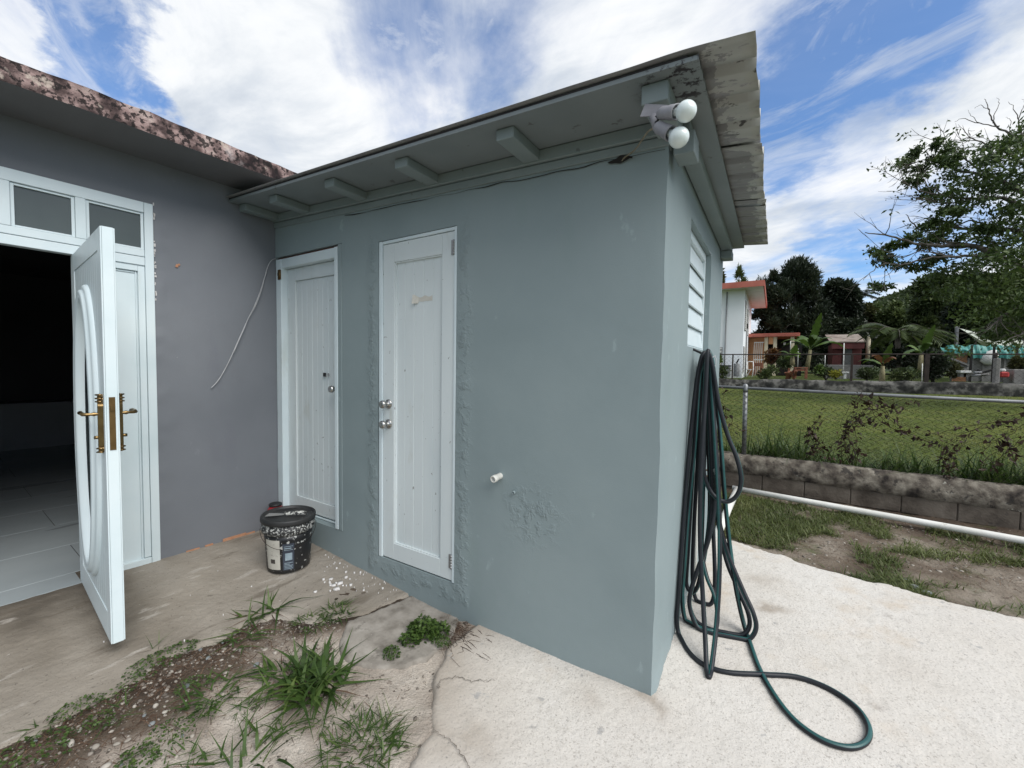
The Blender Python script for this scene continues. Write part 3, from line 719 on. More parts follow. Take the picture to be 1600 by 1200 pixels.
fr = B('door_frame', 'white_paint', shed, (.004, .078, .0, .11, .275, 2.335), (.776, .812, -.006, .11, .275, 2.335), (.0785, .7755, .004, .11, 2.262, 2.335), (.0785, .7755, .05, .105, .274, .286), bevel=.004)
B('frame_packer', 'wood_red', shed, (.004, .812, .02, .1, 2.337, 2.350))
B('frame_board', 'shed_paint', shed, (.8145, .858, -.004, .09, .272, 2.349), bevel=.004)
d1 = B('door', 'door_paint', shed, (.0795, .19, .052, .088, .30, 2.258), (.741, .7745, .052, .088, .30, 2.258), (.191, .740, .052, .088, 2.158, 2.258), (.191, .740, .052, .088, .30, .405), (.191, .740, .078, .087, .405, 2.158), bevel=.002)
d1['label'] = 'narrow white planked door in the inner corner, set deep in its frame'
planks(d1, .1925, .7385, .4065, 2.1565, .072, 8, 'door_paint')
knob(d1, .728, .052, 1.307)
m = MB(); m.box(.555, .585, .048, .0575, 1.395, 1.425, c=.003); m.build('latch_plate', 'black_metal', d1); m = MB(); m.box(.612, .622, .048, .0575, 1.398, 1.422, c=.002); m.build('screw_plate', 'steel_dull', d1)
m = MB(); m.box(.04, .075, -.006, .0, 2.17, 2.25); m.lathe([(.007, 2.175), (.007, 2.245)], 10, 0, Matrix.Translation((.078, -.008, 0))); m.box(.045, .07, -.012, -.006, 2.20, 2.225); m.build('hinge', 'brass_dark', fr)

fr2 = B('door_frame', 'white_paint', shed, (1.246, 1.277, .0, .10, .19, 2.303), (1.890, 1.909, .0, .10, .19, 2.303), (1.2775, 1.8895, .003, .10, 2.283, 2.303), bevel=.003)
d2 = B('door', 'door_paint', shed, (1.2795, 1.384, .008, .045, .197, 2.279), (1.791, 1.8875, .008, .045, .197, 2.279), (1.3845, 1.7905, .008, .045, 2.158, 2.279), (1.3845, 1.7905, .008, .045, .197, .305), (1.3845, 1.7905, .037, .044, .305, 2.158), bevel=.002)
d2['label'] = 'narrow white planked door with two knobs and a torn paper strip'
planks(d2, 1.386, 1.789, .3065, 2.1565, .032, 5, 'door_paint')
mo = MB()
mo.box(1.3848, 1.391, .014, .03, .3055, 2.1575); mo.box(1.784, 1.7902, .014, .03, .3055, 2.1575); mo.box(1.391, 1.784, .014, .03, 2.151, 2.1575); mo.box(1.391, 1.784, .014, .03, .3055, .312)
mo.build('moulding', 'door_paint', d2)
knob(d2, 1.333, .008, 1.235); knob(d2, 1.333, .008, 1.102)
hinge(d2, 1.886, .004, 2.185); hinge(d2, 1.886, .004, .315)
# torn paper strip on the second door
V = []; F = []; nx = 14
for i in range(nx):
    x = 1.545 + .155 * i / (nx - 1); top = 1.923 + .004 * math.sin(i) + random.uniform(-.002, .002) + (.012 if i < 2 else 0); bot = 1.893 + random.uniform(-.003, .003) - (.012 if i < 4 else 0)
    cur = -.014 * max(0, (3 - i) / 3)
    V += [(x, .0245 + cur, top), (x, .0245 + cur * 1.6, bot)]
for i in range(nx - 1): F.append((2 * i + 1, 2 * i + 3, 2 * i + 2, 2 * i))
m = MB(); m.add(V, F); m.build('paper_strip', 'paper', d2)

# drain stub, small bolt and dark joint in the render of the front wall
M4 = Matrix.Translation((2.233, 0.01, .894)) @ Matrix.Rotation(PI / 2 + .12, 4, 'X') @ Matrix.Rotation(-.1, 4, 'Y')
m = MB(); m.lathe([(.017, 0), (.017, .045), (.0195, .047), (.0195, .072), (.018, .074), (.0135, .074), (.0125, .02), (.001, .018)], 20, 0, M4, closed_ends=False)
m.build('drain_stub', 'pvc', shed)
m = MB(); m.lathe([(.009, 0), (.009, .02), (.006, .021), (.0055, .008)], 12, 0, Matrix.Translation((2.325, 0.004, .818)) @ Matrix.Rotation(PI / 2, 4, 'X')); m.build('wall_bolt', 'shed_paint', shed)
# crack with broken plaster under the wall plate at the right end
m = MB(); pts = []
for i in range(60):
    x = .9 + i * (3.06 - .9) / 59
    pts.append((x, -.0055, SOF(x) - .119 + (vnoise(np.array([x * 9.]), np.array([1.]), 3)[0] - .5) * .012))
m.tube(pts, [.0006 + .0024 * float(vnoise(np.array([p[0] * 7]), np.array([4.]), 9)[0]) for p in pts], 5)
m.build('plaster_crack', 'dark_gap', shed)
m = MB(); nn = 16; V = [(2.905, -.0075, 2.382)]; 
for i in range(nn):
    a = 2 * PI * i / nn; V.append((2.865 + .05 * math.cos(a) * (1 + .3 * random.random()), -.0075, SOF(2.865 + .05 * math.cos(a)) - .124 + .008 * math.sin(a) * (.3 + 2.2 * random.random())))
m.add(V[1:], [tuple(range(nn))]); m.build('plaster_hole', 'dark_gap', shed)

# ------------------------------------------------------------------ the house (wall turned by A against the shed)
A = .05509
HM = Matrix.Rotation(-A, 4, 'Z')
house = thing('house', 'purple-grey rendered house with flat concrete roof and an open white front door', 'house', (0, 0, 0))
def HB(name, mats, parent, *boxes, bevel=0, c=0):
    m = MB()
    for b in boxes: m.box(*b[:6], m=b[6] if len(b) > 6 else 0, c=c)
    m.xf(HM); return m.build(name, mats, parent, bevel)
OP = (-2.44, -.784, .10, 2.532)
ys_ = axis(-6.0, 0.02, .03, OP[:2]); zs_ = axis(-.1, 2.82, .03, OP[2:])
V, F = hole_wall(ys_, zs_, [OP], lambda u, v: (0, u, v))
Va = np.array(V); Va[:, 0] += (fbm(Va[:, 1], Va[:, 2], 2.0, 3, 301) - .5) * .008 + (fbm(Va[:, 1], Va[:, 2], 24, 3, 302) - .5) * .0008
ed = np.exp(-(np.abs(Va[:, 1] - OP[1] - .03) / .035)) * sstep(Va[:, 2], 0, .2) * (Va[:, 1] > OP[1] - .001)
Va[:, 0] += ed * np.maximum(fbm(Va[:, 1], Va[:, 2], 18, 3, 303) - .4, 0) * .03
Va = np.array([tuple(HM @ Vector(v)) for v in Va])
new_obj('wall', mesh_np('wall', Va, F, ['house_paint'], smooth=True), house)
HB('wall', 'house_paint', house, (-.14, -.012, .06, 3.2, -.1, 2.81), (-.14, -.012, -.780, .06, -.1, 2.81), (-.14, -.012, -6, -2.445, -.1, 2.81), (-.14, -.012, -2.445, -.780, 2.535, 2.81))
HB('wall', 'house_paint', house, (0, 0.001, .02, 3.2, -.1, 2.81))
# roof slab with its mouldy edge
ns = 260; rr = MB(); V = []; F = []
ysr = np.linspace(-6.2, 3.2, ns)
for j, z in enumerate((2.812, 2.83, 2.855, 2.88, 2.905, 2.918)):
    for y in ysr:
        w = (fbm(np.array([y]), np.array([z * 6]), 12, 3, 311)[0] - .5) * .016 + (fbm(np.array([y]), np.array([z * 2]), 1.1, 2, 312)[0] - .5) * .02
        zz = z + ((fbm(np.array([y]), np.array([.5]), 9, 3, 313)[0] - .5) * .022 + (fbm(np.array([y]), np.array([.7]), 1.5, 2, 314)[0] - .5) * .03 if j >= 4 else (fbm(np.array([y]), np.array([.2]), 7, 2, 315)[0] - .5) * .008 if j == 0 else 0)
        V.append(HM @ Vector((.425 + w, y, zz)))
for j in range(5):
    for i in range(ns - 1): F.append((j * ns + i, j * ns + i + 1, (j + 1) * ns + i + 1, (j + 1) * ns + i))
rr.add(V, F, 0, True)
V = []; 
for i in range(ns):
    V.append(rr.V[i]); 
for y in ysr: V.append(tuple(HM @ Vector((-.02, y, 2.81))))
rr.add(V, [(i + 1, i, ns + i, ns + i + 1) for i in range(ns - 1)], 1)
V = [rr.V[5 * ns + i] for i in range(ns)] + [tuple(HM @ Vector((-8, y, 2.915))) for y in ysr]
rr.add(V, [(i, i + 1, ns + i + 1, ns + i) for i in range(ns - 1)], 0)
rr.build('roof_slab', ['fascia', 'house_soffit'], house)
# room behind the door
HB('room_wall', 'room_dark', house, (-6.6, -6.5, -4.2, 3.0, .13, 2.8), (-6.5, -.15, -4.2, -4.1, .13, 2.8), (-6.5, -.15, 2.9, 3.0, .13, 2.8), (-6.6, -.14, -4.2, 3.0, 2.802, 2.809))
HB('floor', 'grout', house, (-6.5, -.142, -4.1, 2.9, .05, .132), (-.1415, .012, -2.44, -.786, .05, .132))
tm = MB(); tm.box(-.298, .298, -.598, .598, 0, .006, c=.0015); tm.xf(HM)
to = tm.build('tile', 'tile', house); tme = to.data
k = 0
for i in range(11):
    for j in range(6):
        x = -.50 - .60 * i; y = -2.9 + 1.2 * j + (.6 if i % 2 else 0)
        if x < -6.5: continue
        if k == 0: o = to
        else: o = new_obj('tile', tme, house)
        o.location = HM @ Vector((x, y, .132)); k += 1
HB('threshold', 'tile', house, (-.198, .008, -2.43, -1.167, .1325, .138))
# white aluminium door frame
AW = 'white_paint'
frm = HB('door_frame', AW, house, (-.05, .014, -.832, -.786, .13, 2.530), (-.05, .014, -2.43, -.833, 2.463, 2.530), (-.045, .010, -2.43, -.833, 2.178, 2.222), (-.047, .012, -2.43, -.833, 2.120, 2.174),
         (-.045, .012, -1.148, -1.102, 2.2225, 2.4625), (-.045, .012, -1.448, -1.396, 2.2225, 2.4625), (-.045, .012, -1.748, -1.70, 2.2225, 2.4625), (-.045, .012, -2.052, -2.0, 2.2225, 2.4625), (-.05, .012, -2.43, -2.385, .13, 2.4625),
         (-.047, .010, -1.165, -1.115, .13, 2.1195), (-.047, .010, -2.085, -2.035, .13, 2.1195), bevel=.003)
sd = HB('side_panel', AW, house, (-.03, -.012, -1.114, -.833, .14, 2.119), (-.012, .004, -.868, -.8335, .175, 2.119), (-.012, .004, -1.114, -1.085, .175, 2.119), (-.012, .004, -1.0845, -.8685, 2.08, 2.119), (-.030, .012, -1.114, -.8335, .132, .170),
        (-.012, -.004, -.881, -.874, .175, 2.079), (-.012, -.006, -1.0845, -.882, 2.066, 2.074), bevel=.002)
HB('side_panel', AW, house, (-.03, -.012, -2.384, -2.086, .14, 2.119))
for (ya, yb) in ((-1.101, -.834), (-1.395, -1.149), (-1.699, -1.449), (-1.999, -1.749), (-2.384, -2.053)):
    tw = HB('transom_window', AW, house, (-.02, .002, ya, ya + .014, 2.224, 2.461), (-.02, .002, yb - .014, yb, 2.224, 2.461), (-.02, .002, ya + .0145, yb - .0145, 2.449, 2.461), (-.02, .002, ya + .0145, yb - .0145, 2.224, 2.234), bevel=.001)
    HB('pane', 'glass_dark', tw, (-.016, -.010, ya + .0145, yb - .0145, 2.2345, 2.4485))
# chips of white render along the frame edge
m = MB()
for k in range(26):
    z = random.uniform(1.9, 2.53); h = random.uniform(.006, .022); w = random.uniform(.004, .012)
    m.box(.004, .0075, -.784, -.784 + w, z, z + h)
m.xf(HM).build('render_chip', 'chip', house)['kind'] = 'stuff'
m = MB()
for (y, w, h) in ((-.33, .16, .020), (-.22, .07, .012), (-.5, .05, .012), (-.60, .08, .010)):
    m.box(.003, .009, y - w / 2, y + w / 2, .10, .13 + h)
mat('chip_orange', ((.38, .18, .10), (.46, .25, .15)), 30, 4, .9)
m.xf(HM).build('bare_brick_chip', 'chip_orange', house)
m = MB()
for (y, z, s_) in ((-.66, 2.155, .016), (-.648, 2.165, .009)):
    V = [(.0065, y + s_ * math.cos(a) * random.uniform(.6, 1.1) * .7, z + s_ * math.sin(a) * random.uniform(.6, 1.1)) for a in np.linspace(0, 2 * PI, 8)[:-1]]
    m.add(V, [tuple(range(7))])
m.xf(HM).build('paint_chip_mark', 'chip_orange', house)

# --- the open door leaf
ang = math.atan2(-1.255 + 1.16, .85 + .063)
DM = Matrix.Translation((-.045, -1.163, 0)) @ Matrix.Rotation(ang, 4, 'Z')
def DB(name, mats, parent, *boxes, bevel=0):
    m = MB()
    for b in boxes: m.box(*b[:6])
    m.xf(DM); return m.build(name, mats, parent, bevel)
DL, DT, DZ0, DZ1 = .905, .038, .142, 2.112      # length, thickness, bottom, top; face -Y at y=0
OC, ORX, ORZ = .455, .215, .69; OZ = 1.115
def oval_hole(y, sgn):
    """door skin with an oval hole"""
    n = 56; outer = []; V = []; F = []
    rect = [(0.0, DZ0), (DL, DZ0), (DL, DZ1), (0, DZ1)]
    for k in range(n):
        a = 2 * PI * k / n; c_, s_ = math.cos(a), math.sin(a)
        tx = (DL - OC if c_ > 0 else OC) / max(1e-6, abs(c_)); tz = (DZ1 - OZ if s_ > 0 else OZ - DZ0) / max(1e-6, abs(s_))
        t = min(tx, tz); V.append((OC + c_ * t, y, OZ + s_ * t))
    for k in range(n):
        a = 2 * PI * k / n; V.append((OC + ORX * math.cos(a), y, OZ + ORZ * math.sin(a)))
    for k in range(n):
        k2 = (k + 1) % n; f = (k, k2, n + k2, n + k); F.append(f if sgn > 0 else f[::-1])
    # corners
    V += [(x, y, z) for (x, z) in rect]; 
    return V, F, n
dm = MB()
V, F, n = oval_hole(0, 1); dm.add(V, F)
V, F, n = oval_hole(DT, -1); dm.add(V, F)
dm.box(DL - .0005, DL + .001, .0, DT, DZ0, DZ1); dm.box(-.001, .0005, 0, DT, DZ0, DZ1); dm.box(0, DL, .0, DT, DZ0 - .001, DZ0); dm.box(0, DL, 0, DT, DZ1, DZ1 + .001)
# corner fillers of the skins
for y in (0, DT):
    for (cx, cz) in ((0, DZ0), (DL, DZ0), (DL, DZ1), (0, DZ1)):
        pts = []
        # nearest two border points on both sides of the corner
        best = sorted(range(56), key=lambda k: (oval_hole(y, 1)[0][k][0] - cx) ** 2 + (oval_hole(y, 1)[0][k][2] - cz) ** 2)[:2]
        Vv = oval_hole(y, 1)[0]; dm.add([(cx, y, cz), Vv[best[0]], Vv[best[1]]], [(0, 1, 2)])
dm.xf(DM)
leaf = dm.build('door', 'white_paint', house)
leaf['label'] = 'white front door leaf swung open, with a tall oval glass panel'
# raised stiles and rails (both faces), vertical boards above the oval
def frame_face(y0, y1):
    return [(.0, .075, y0, y1, DZ0, DZ1), (DL - .075, DL, y0, y1, DZ0, DZ1), (.0755, DL - .0755, y0, y1, DZ1 - .10, DZ1), (.0755, DL - .0755, y0, y1, DZ0, DZ0 + .13)]
DB('stile', 'white_paint', leaf, *frame_face(-.0065, -.0005), bevel=.002)
DB('stile', 'white_paint', leaf, *frame_face(DT + .0005, DT + .0065), bevel=.002)
m = MB(); nb = 13; w = (DL - .156) / nb
for k in range(nb):      # narrow boards, cut back round the oval
    x0 = .078 + w * k; x1 = x0 + w - .003; xm = (x0 + x1) / 2
    rx = ORX + .07; rz = ORZ + .07
    tt = (xm - OC) / rx; hz = rz * math.sqrt(max(0, 1 - tt * tt)) if abs(tt) < 1 else 0
    if hz > 0:
        m.box(x0, x1, -.003, -.0003, OZ + hz - .03, DZ1 - .10); m.box(x0, x1, -.003, -.0003, DZ0 + .13, OZ - hz + .03)
    else: m.box(x0, x1, -.003, -.0003, DZ0 + .13, DZ1 - .10)
m.xf(DM).build('beaded_board', 'white_paint', leaf)
def oval_ring(y, sg, name='oval_frame'):
    n = 72; m = MB()
    prof = [(.088, 0), (.086, .012), (.072, .022), (.062, .017), (.056, .030), (.040, .036), (.030, .028), (.024, .034), (.008, .028), (-.004, .010), (-.010, -.004)]
    V = []; F = []; N = len(prof)
    for k in range(n):
        a = 2 * PI * k / n
        ex, ez = ORX * math.cos(a), ORZ * math.sin(a)
        nx, nz = math.cos(a) / ORX, math.sin(a) / ORZ; l = math.hypot(nx, nz); nx /= l; nz /= l
        for (o_, h) in prof: V.append((OC + ex + nx * o_, y - sg * h, OZ + ez + nz * o_))
    for k in range(n):
        k2 = (k + 1) % n
        for j in range(N - 1):
            f = (k * N + j, k2 * N + j, k2 * N + j + 1, k * N + j + 1); F.append(f if sg > 0 else f[::-1])
    m.add(V, F, 0, True); m.xf(DM); return m.build(name, 'white_paint', leaf)
oval_ring(-.001, 1); oval_ring(DT + .001, -1)
m = MB(); n = 48
for y in (.018, .024): m.add([(OC + (ORX + .002) * math.cos(2 * PI * k / n), y, OZ + (ORZ + .002) * math.sin(2 * PI * k / n)) for k in range(n)], [tuple(range(n)) if y > .02 else tuple(range(n))[::-1]])
m.xf(DM).build('oval_glass', 'oval_glass', leaf)
# lock plate, escutcheons and lever handles
DB('lock_plate', 'brass_dark', leaf, (DL + .001, DL + .0035, .008, .030, 1.075, 1.325), (DL + .0035, DL + .012, .012, .026, 1.262, 1.285))
for sg, y in ((-1, -.0068), (1, DT + .0068)):
    em = MB()
    hx = DL - .045
    prof = [(.010, -.150), (.016, -.142), (.0165, -.130), (.013, -.122), (.018, -.115), (.019, .09), (.013, .10), (.0175, .108), (.0175, .122), (.013, .13), (.016, .14), (.004, .150)]
    V = []; F = []
    for (w_, z_) in [(a_ * .7, b_ * .92) for a_, b_ in prof]: V += [(hx - w_, y, 1.20 + z_), (hx - w_ * .5, y + sg * .018, 1.20 + z_), (hx + w_ * .5, y + sg * .018, 1.20 + z_), (hx + w_, y, 1.20 + z_)]
    for i in range(len(prof) - 1):
        for j in range(3):
            f = (i * 4 + j, i * 4 + j + 1, (i + 1) * 4 + j + 1, (i + 1) * 4 + j); F.append(f if sg < 0 else f[::-1])
    em.add(V, F)
    for z_ in (-.135, -.118, .103, .118, .135): em.tube([(hx - .018, y + sg * .006, 1.20 + z_), (hx, y + sg * .023, 1.20 + z_), (hx + .018, y + sg * .006, 1.20 + z_)], .004, 6)
    em.xf(DM).build('escutcheon', 'brass', leaf)
    h = MB()
    h.tube([(hx, y, 1.245), (hx, y + sg * .020, 1.245), (hx, y + sg * .030, 1.245), (hx, y + sg * .040, 1.245), (hx, y + sg * .055, 1.245), (hx - .012, y + sg * .066, 1.246), (hx - .035, y + sg * .068, 1.249), (hx - .07, y + sg * .066, 1.252), (hx - .098, y + sg * .066, 1.246), (hx - .105, y + sg * .066, 1.243)],
           [.011, .007, .010, .0065, .0075, .009, .008, .0065, .009, .0035], 12)
    h.xf(DM).build('handle', 'brass', leaf)
    h = MB(); h.tube([(hx, y + sg * .012, 1.135), (hx, y + sg * .032, 1.135)], .008, 10); h.xf(DM).build('key_knob', 'brass', leaf)

# ------------------------------------------------------------------ vectorised leaves and blades
def unit(a): return a / np.maximum(np.linalg.norm(a, axis=-1, keepdims=True), 1e-9)
def leaves(P, D, N, L, Wd, fold=.25):
    """diamond leaves: 4 verts, 2 triangles. P base, D along, N face normal"""
    n = len(P); D = unit(D); Sd = unit(np.cross(D, N)); N = np.cross(Sd, D)
    L = np.broadcast_to(np.asarray(L, float), (n,))[:, None]; Wd = np.broadcast_to(np.asarray(Wd, float), (n,))[:, None]
    mid = P + D * L * .45
    V = np.stack([P, mid + Sd * Wd * .5 + N * Wd * fold, P + D * L - N * L * .10, mid - Sd * Wd * .5 + N * Wd * fold], 1).reshape(-1, 3)
    b = np.arange(n)[:, None] * 4
    T = np.concatenate([b + np.array([[0, 1, 2]]), b + np.array([[0, 2, 3]])], 0)
    return V, T
def blades(P, D, L, Wd, droop, seg=3):
    """grass blades: P base (n,3), D start direction, droop = how far the tip bends over"""
    n = len(P); D = unit(D); L = np.broadcast_to(np.asarray(L, float), (n,))[:, None]; Wd = np.broadcast_to(np.asarray(Wd, float), (n,))[:, None]
    droop = np.broadcast_to(np.asarray(droop, float), (n,))[:, None]
    H = D.copy(); H[:, 2] = 0; H = unit(H + 1e-6)
    Sd = np.stack([-H[:, 1], H[:, 0], np.zeros(n)], -1)
    rows = []
    for k in range(seg):
        t = k / seg
        c = P + D * L * t + (H * .6 - np.array([0, 0, 1.0])) * L * droop * t * t
        w = Wd * (1 - t ** 1.6) * (.75 + .5 * math.sin(PI * min(1, t * 1.3 + .2)))
        rows += [c - Sd * w * .5, c + Sd * w * .5]
    tip = P + D * L + (H * .6 - np.array([0, 0, 1.0])) * L * droop
    rows.append(tip); V = np.stack(rows, 1).reshape(-1, 3); m = 2 * seg + 1
    b = np.arange(n)[:, None] * m; T = []
    for k in range(seg - 1):
        T += [b + np.array([[2 * k, 2 * k + 1, 2 * k + 3]]), b + np.array([[2 * k, 2 * k + 3, 2 * k + 2]])]
    T.append(b + np.array([[2 * seg - 2, 2 * seg - 1, 2 * seg]]))
    return V, np.concatenate(T, 0), m
def rdir(n, up=0.0, spread=1.0):
    v = RNG.normal(size=(n, 3)) * spread; v[:, 2] += up; return unit(v)
def part_np(name, V, T, mats, parent, tone=None, kind=None, smooth=False):
    off = np.array(wloc(parent)) if parent is not None else 0
    me = mesh_np(name, np.asarray(V) - off, T, mats if isinstance(mats, (list, tuple)) else [mats], attrs={'tone': tone} if tone is not None else None, smooth=smooth)
    o = new_obj(name, me, parent)
    if kind: o['kind'] = kind
    return o

# ------------------------------------------------------------------ things on and by the walls
# loose white cable down the house wall
cb = [(431, 404), (424, 407), (418, 418), (413, 436), (408, 455), (399, 478), (388, 498), (380, 515), (371, 535), (360, 560), (347, 585), (338, 598), (330, 606)]
pts = []
hn = np.array([math.cos(A), -math.sin(A), 0])
for (u, v) in cb:
    d = ray(u, v); o_ = .012 + .01 * random.random(); t = (o_ - np.dot(CAM_P, hn)) / np.dot(d, hn); pts.append(CAM_P + d * t)
def smooth_path(pts, n=6):
    P = [Vector(p) for p in pts]; out = []
    for i in range(len(P) - 1):
        p0, p1, p2, p3 = P[max(i - 1, 0)], P[i], P[i + 1], P[min(i + 2, len(P) - 1)]
        for k in range(n):
            t = k / n
            out.append(.5 * ((2 * p1) + (p2 - p0) * t + (2 * p0 - 5 * p1 + 4 * p2 - p3) * t * t + (3 * p1 - p0 - 3 * p2 + p3) * t ** 3))
    out.append(P[-1]); return out
m = MB(); sp_ = smooth_path(pts, 5); m.tube(sp_, .0032, 7)
pts2 = [Vector(p) + Vector((.004, -.010 * math.sin(min(1, i / 22) * PI), -.004)) for i, p in enumerate(sp_[12:44])]
m.tube(pts2, .0028, 7)
tag(m.build('loose_cable', 'cable_white'), 'thin white electric cable hanging loose on the purple-grey house wall', 'cable')

# double lamp holder under the eave corner
lampA = at(1026, 178, -.31)
fl = thing('flood_lamp', 'grey twin lamp holder with two white bulbs under the eave corner', 'lamp', tuple(at(1008, 172, -.30)))
def apt(u, v, Y): return Vector(at(u, v, Y))
m = MB(); a = apt(1003, 163, -.285); 
m.add([apt(1008, 162, -.287), apt(1046, 164, -.285), apt(1030, 181, -.30), apt(1000, 182, -.30), apt(1008, 163, -.281), apt(1046, 165, -.279), apt(1030, 182, -.294), apt(1000, 183, -.294)],
      [(0, 1, 2, 3), (7, 6, 5, 4), (0, 4, 5, 1), (2, 6, 7, 3), (1, 5, 6, 2), (0, 3, 7, 4)])
m.tube([apt(1020, 182, -.30), apt(1024, 190, -.305), apt(1025, 200, -.305)], .014, 10)
m.build('bracket', 'lamp_grey', fl)
def socket(a, b, r0, r1):
    a, b = Vector(a), Vector(b); q = (b - a).to_track_quat('Z', 'Y').to_matrix().to_4x4(); L = (b - a).length
    M4 = Matrix.Translation(a) @ q; m = MB()
    m.lathe([(.008, -.012), (r0 * .8, -.008), (r0, .004), (r0, L * .45), (r1, L * .55), (r1 * 1.06, L * .9), (r1 * 1.1, L), (r1 * .95, L), (r1 * .9, L * .7), (.004, L * .68)], 22, 0, M4, closed_ends=False)
    so_ = m.build('socket', 'lamp_grey', fl)
    m = MB(); R_ = .0335
    pr = [(.013, L * .66), (.0135, L + .004), (.017, L + .014)] + [(R_ * math.sin(t), L + .042 - R_ * math.cos(t)) for t in np.linspace(.62, PI - .04, 14)]
    m.lathe(pr, 24, 0, M4); m.build('bulb', 'bulb', so_)
socket(apt(1034, 177, -.335), apt(1058, 175, -.372), .0215, .0235)
socket(apt(1029, 199, -.325), apt(1049, 209, -.352), .0215, .0235)
m = MB(); m.tube(smooth_path([apt(1026, 196, -.31), apt(1018, 202, -.30), apt(1012, 206, -.24), apt(1002, 220, -.15), apt(992, 234, -.07), apt(976, 246, -.012), apt(972, 252, -.006)], 5), .0035, 7)
m.build('lead', 'cable_tan', fl)
m = MB(); m.tube(smooth_path([apt(1022, 184, -.31), apt(1030, 180, -.318), apt(1028, 188, -.318), apt(1024, 192, -.315), apt(1029, 196, -.32)], 4), .004, 6); m.build('wire', 'black_metal', fl)

# water tap and riser on the side wall, behind the hose
tap = thing('water_tap', 'small brass water tap on a thin riser pipe behind the hanging hose', 'tap', (LX + .03, 1.05, .09))
m = MB(); m.tube([(LX + .022, 1.06, .06), (LX + .022, 1.06, .78)], .011, 10); m.build('riser_pipe', 'pvc', tap)
m = MB(); m.tube([(LX + .022, 1.06, .78), (LX + .022, 1.06, .815)], .013, 10); m.tube([(LX + .015, 1.06, .80), (LX + .06, 1.05, .80), (LX + .085, 1.04, .795), (LX + .095, 1.035, .765)], [.012, .013, .012, .011], 10)
m.build('spout', 'brass', tap)
m = MB(); m.tube([(LX + .055, 1.05, .81), (LX + .055, 1.05, .838)], .006, 8); m.box(LX + .03, LX + .08, 1.042, 1.058, .836, .846, c=.003); m.build('handle', 'brass_dark', tap)

# garden hose
HOOK = Vector((3.135, .80, 1.605))
hose = thing('garden_hose', 'dark green and black garden hose hung in loops on the shed side wall', 'hose', (3.2, .6, .05))
m = MB(); m.tube(smooth_path([(LX - .01, .82, 1.62), (LX + .03, .82, 1.60), (LX + .065, .81, 1.585), (LX + .085, .80, 1.595), (LX + .088, .80, 1.61)], 5), .007, 8); m.build('hook', 'black_metal', hose)
HR = .0118
def hpt(p):
    if len(p) == 2:
        q_ = gp(p[0], p[1], HR); return Vector((q_[0], q_[1], q_[2] + HR + .006))
    q_ = at(*p); zmin = float(gz(q_[0], q_[1])) + HR + .006
    return Vector((max(q_[0], LX + HR + .004), q_[1], max(q_[2], zmin)))
def strand(pts, m, n=7, tw=.012, ph=0):
    P_ = smooth_path([hpt(p) for p in pts], n)
    P_ = [Vector((max(p.x, LX + HR + .003), p.y, max(p.z, float(gz(p.x, p.y)) + HR + .005))) for p in P_]
    m.tube(P_, HR, 14, 0, True, lambda k: 1 if (k + ph) % 14 in (0, 1, 2) else 0, tw)
hm = MB()
strand([(1104, 551, .80), (1097, 556, .78), (1088, 600, .75), (1077, 700, .68), (1064, 800, .60), (1054, 890, .53), (1050, 935, .50), (1053, 965, .48), (1061, 993), (1074, 1017), (1090, 1034), (1110, 1045), (1140, 1053), (1195, 1056), (1245, 1060), (1295, 1078), (1337, 1107), (1357, 1138), (1352, 1162), (1322, 1170), (1275, 1153), (1228, 1113), (1188, 1050), (1165, 985, .66), (1150, 920, .70), (1140, 850, .74), (1132, 770, .77), (1126, 690, .79), (1119, 620, .80), (1113, 565, .81), (1107, 549, .82), (1101, 556, .83)], hm, ph=4)
strand([(1107, 548, .70), (1105, 556, .685), (1102, 620, .66), (1097, 700, .62), (1094, 780, .58), (1094, 850, .53), (1098, 930, .47), (1102, 1000, .37), (1104, 1045, .275), (1107, 1066, .235), (1111, 1050, .28), (1119, 980, .42), (1124, 900, .52), (1124, 800, .60), (1117, 680, .70), (1111, 590, .76), (1107, 552, .77)], hm, ph=12)
strand([(1108, 552, .74), (1114, 575, .74), (1123, 630, .73), (1137, 680, .72), (1151, 715, .71), (1158, 748, .70), (1152, 773, .69), (1136, 784, .68), (1117, 776, .67), (1104, 755, .67), (1099, 725, .67), (1100, 650, .70), (1103, 575, .74), (1106, 552, .76)], hm, ph=8)
strand([(1106, 553, .84), (1112, 600, .83), (1116, 700, .80), (1120, 790, .77), (1136, 860, .73), (1160, 920, .68), (1177, 958, .64), (1181, 983, .62), (1168, 1001, .60), (1142, 1008, .58), (1112, 1001, .56), (1090, 980, .56), (1078, 950, .58), (1079, 925, .60), (1090, 890, .63), (1108, 840, .68), (1117, 780, .74), (1114, 680, .80), (1109, 590, .84), (1106, 556, .86)], hm, ph=2)
strand([(1105, 556, .90), (1110, 640, .88), (1116, 770, .84), (1132, 865, .78), (1152, 918, .72), (1169, 958, .67), (1170, 981, .64), (1157, 994, .62), (1132, 1001, .60), (1106, 992, .59), (1086, 968, .61), (1077, 940, .64), (1085, 905, .68), (1104, 850, .73), (1112, 770, .80), (1108, 650, .87), (1105, 560, .91)], hm, ph=9)
strand([(1103, 556, .92), (1093, 590, .90), (1085, 700, .82), (1073, 800, .74), (1066, 880, .67), (1064, 930, .63), (1071, 970, .60), (1086, 993, .58), (1102, 999, .57), (1117, 985, .59), (1121, 960, .62), (1116, 930, .66), (1104, 900, .70), (1097, 860, .75), (1098, 790, .80), (1101, 690, .86), (1103, 580, .92)], hm, ph=6)
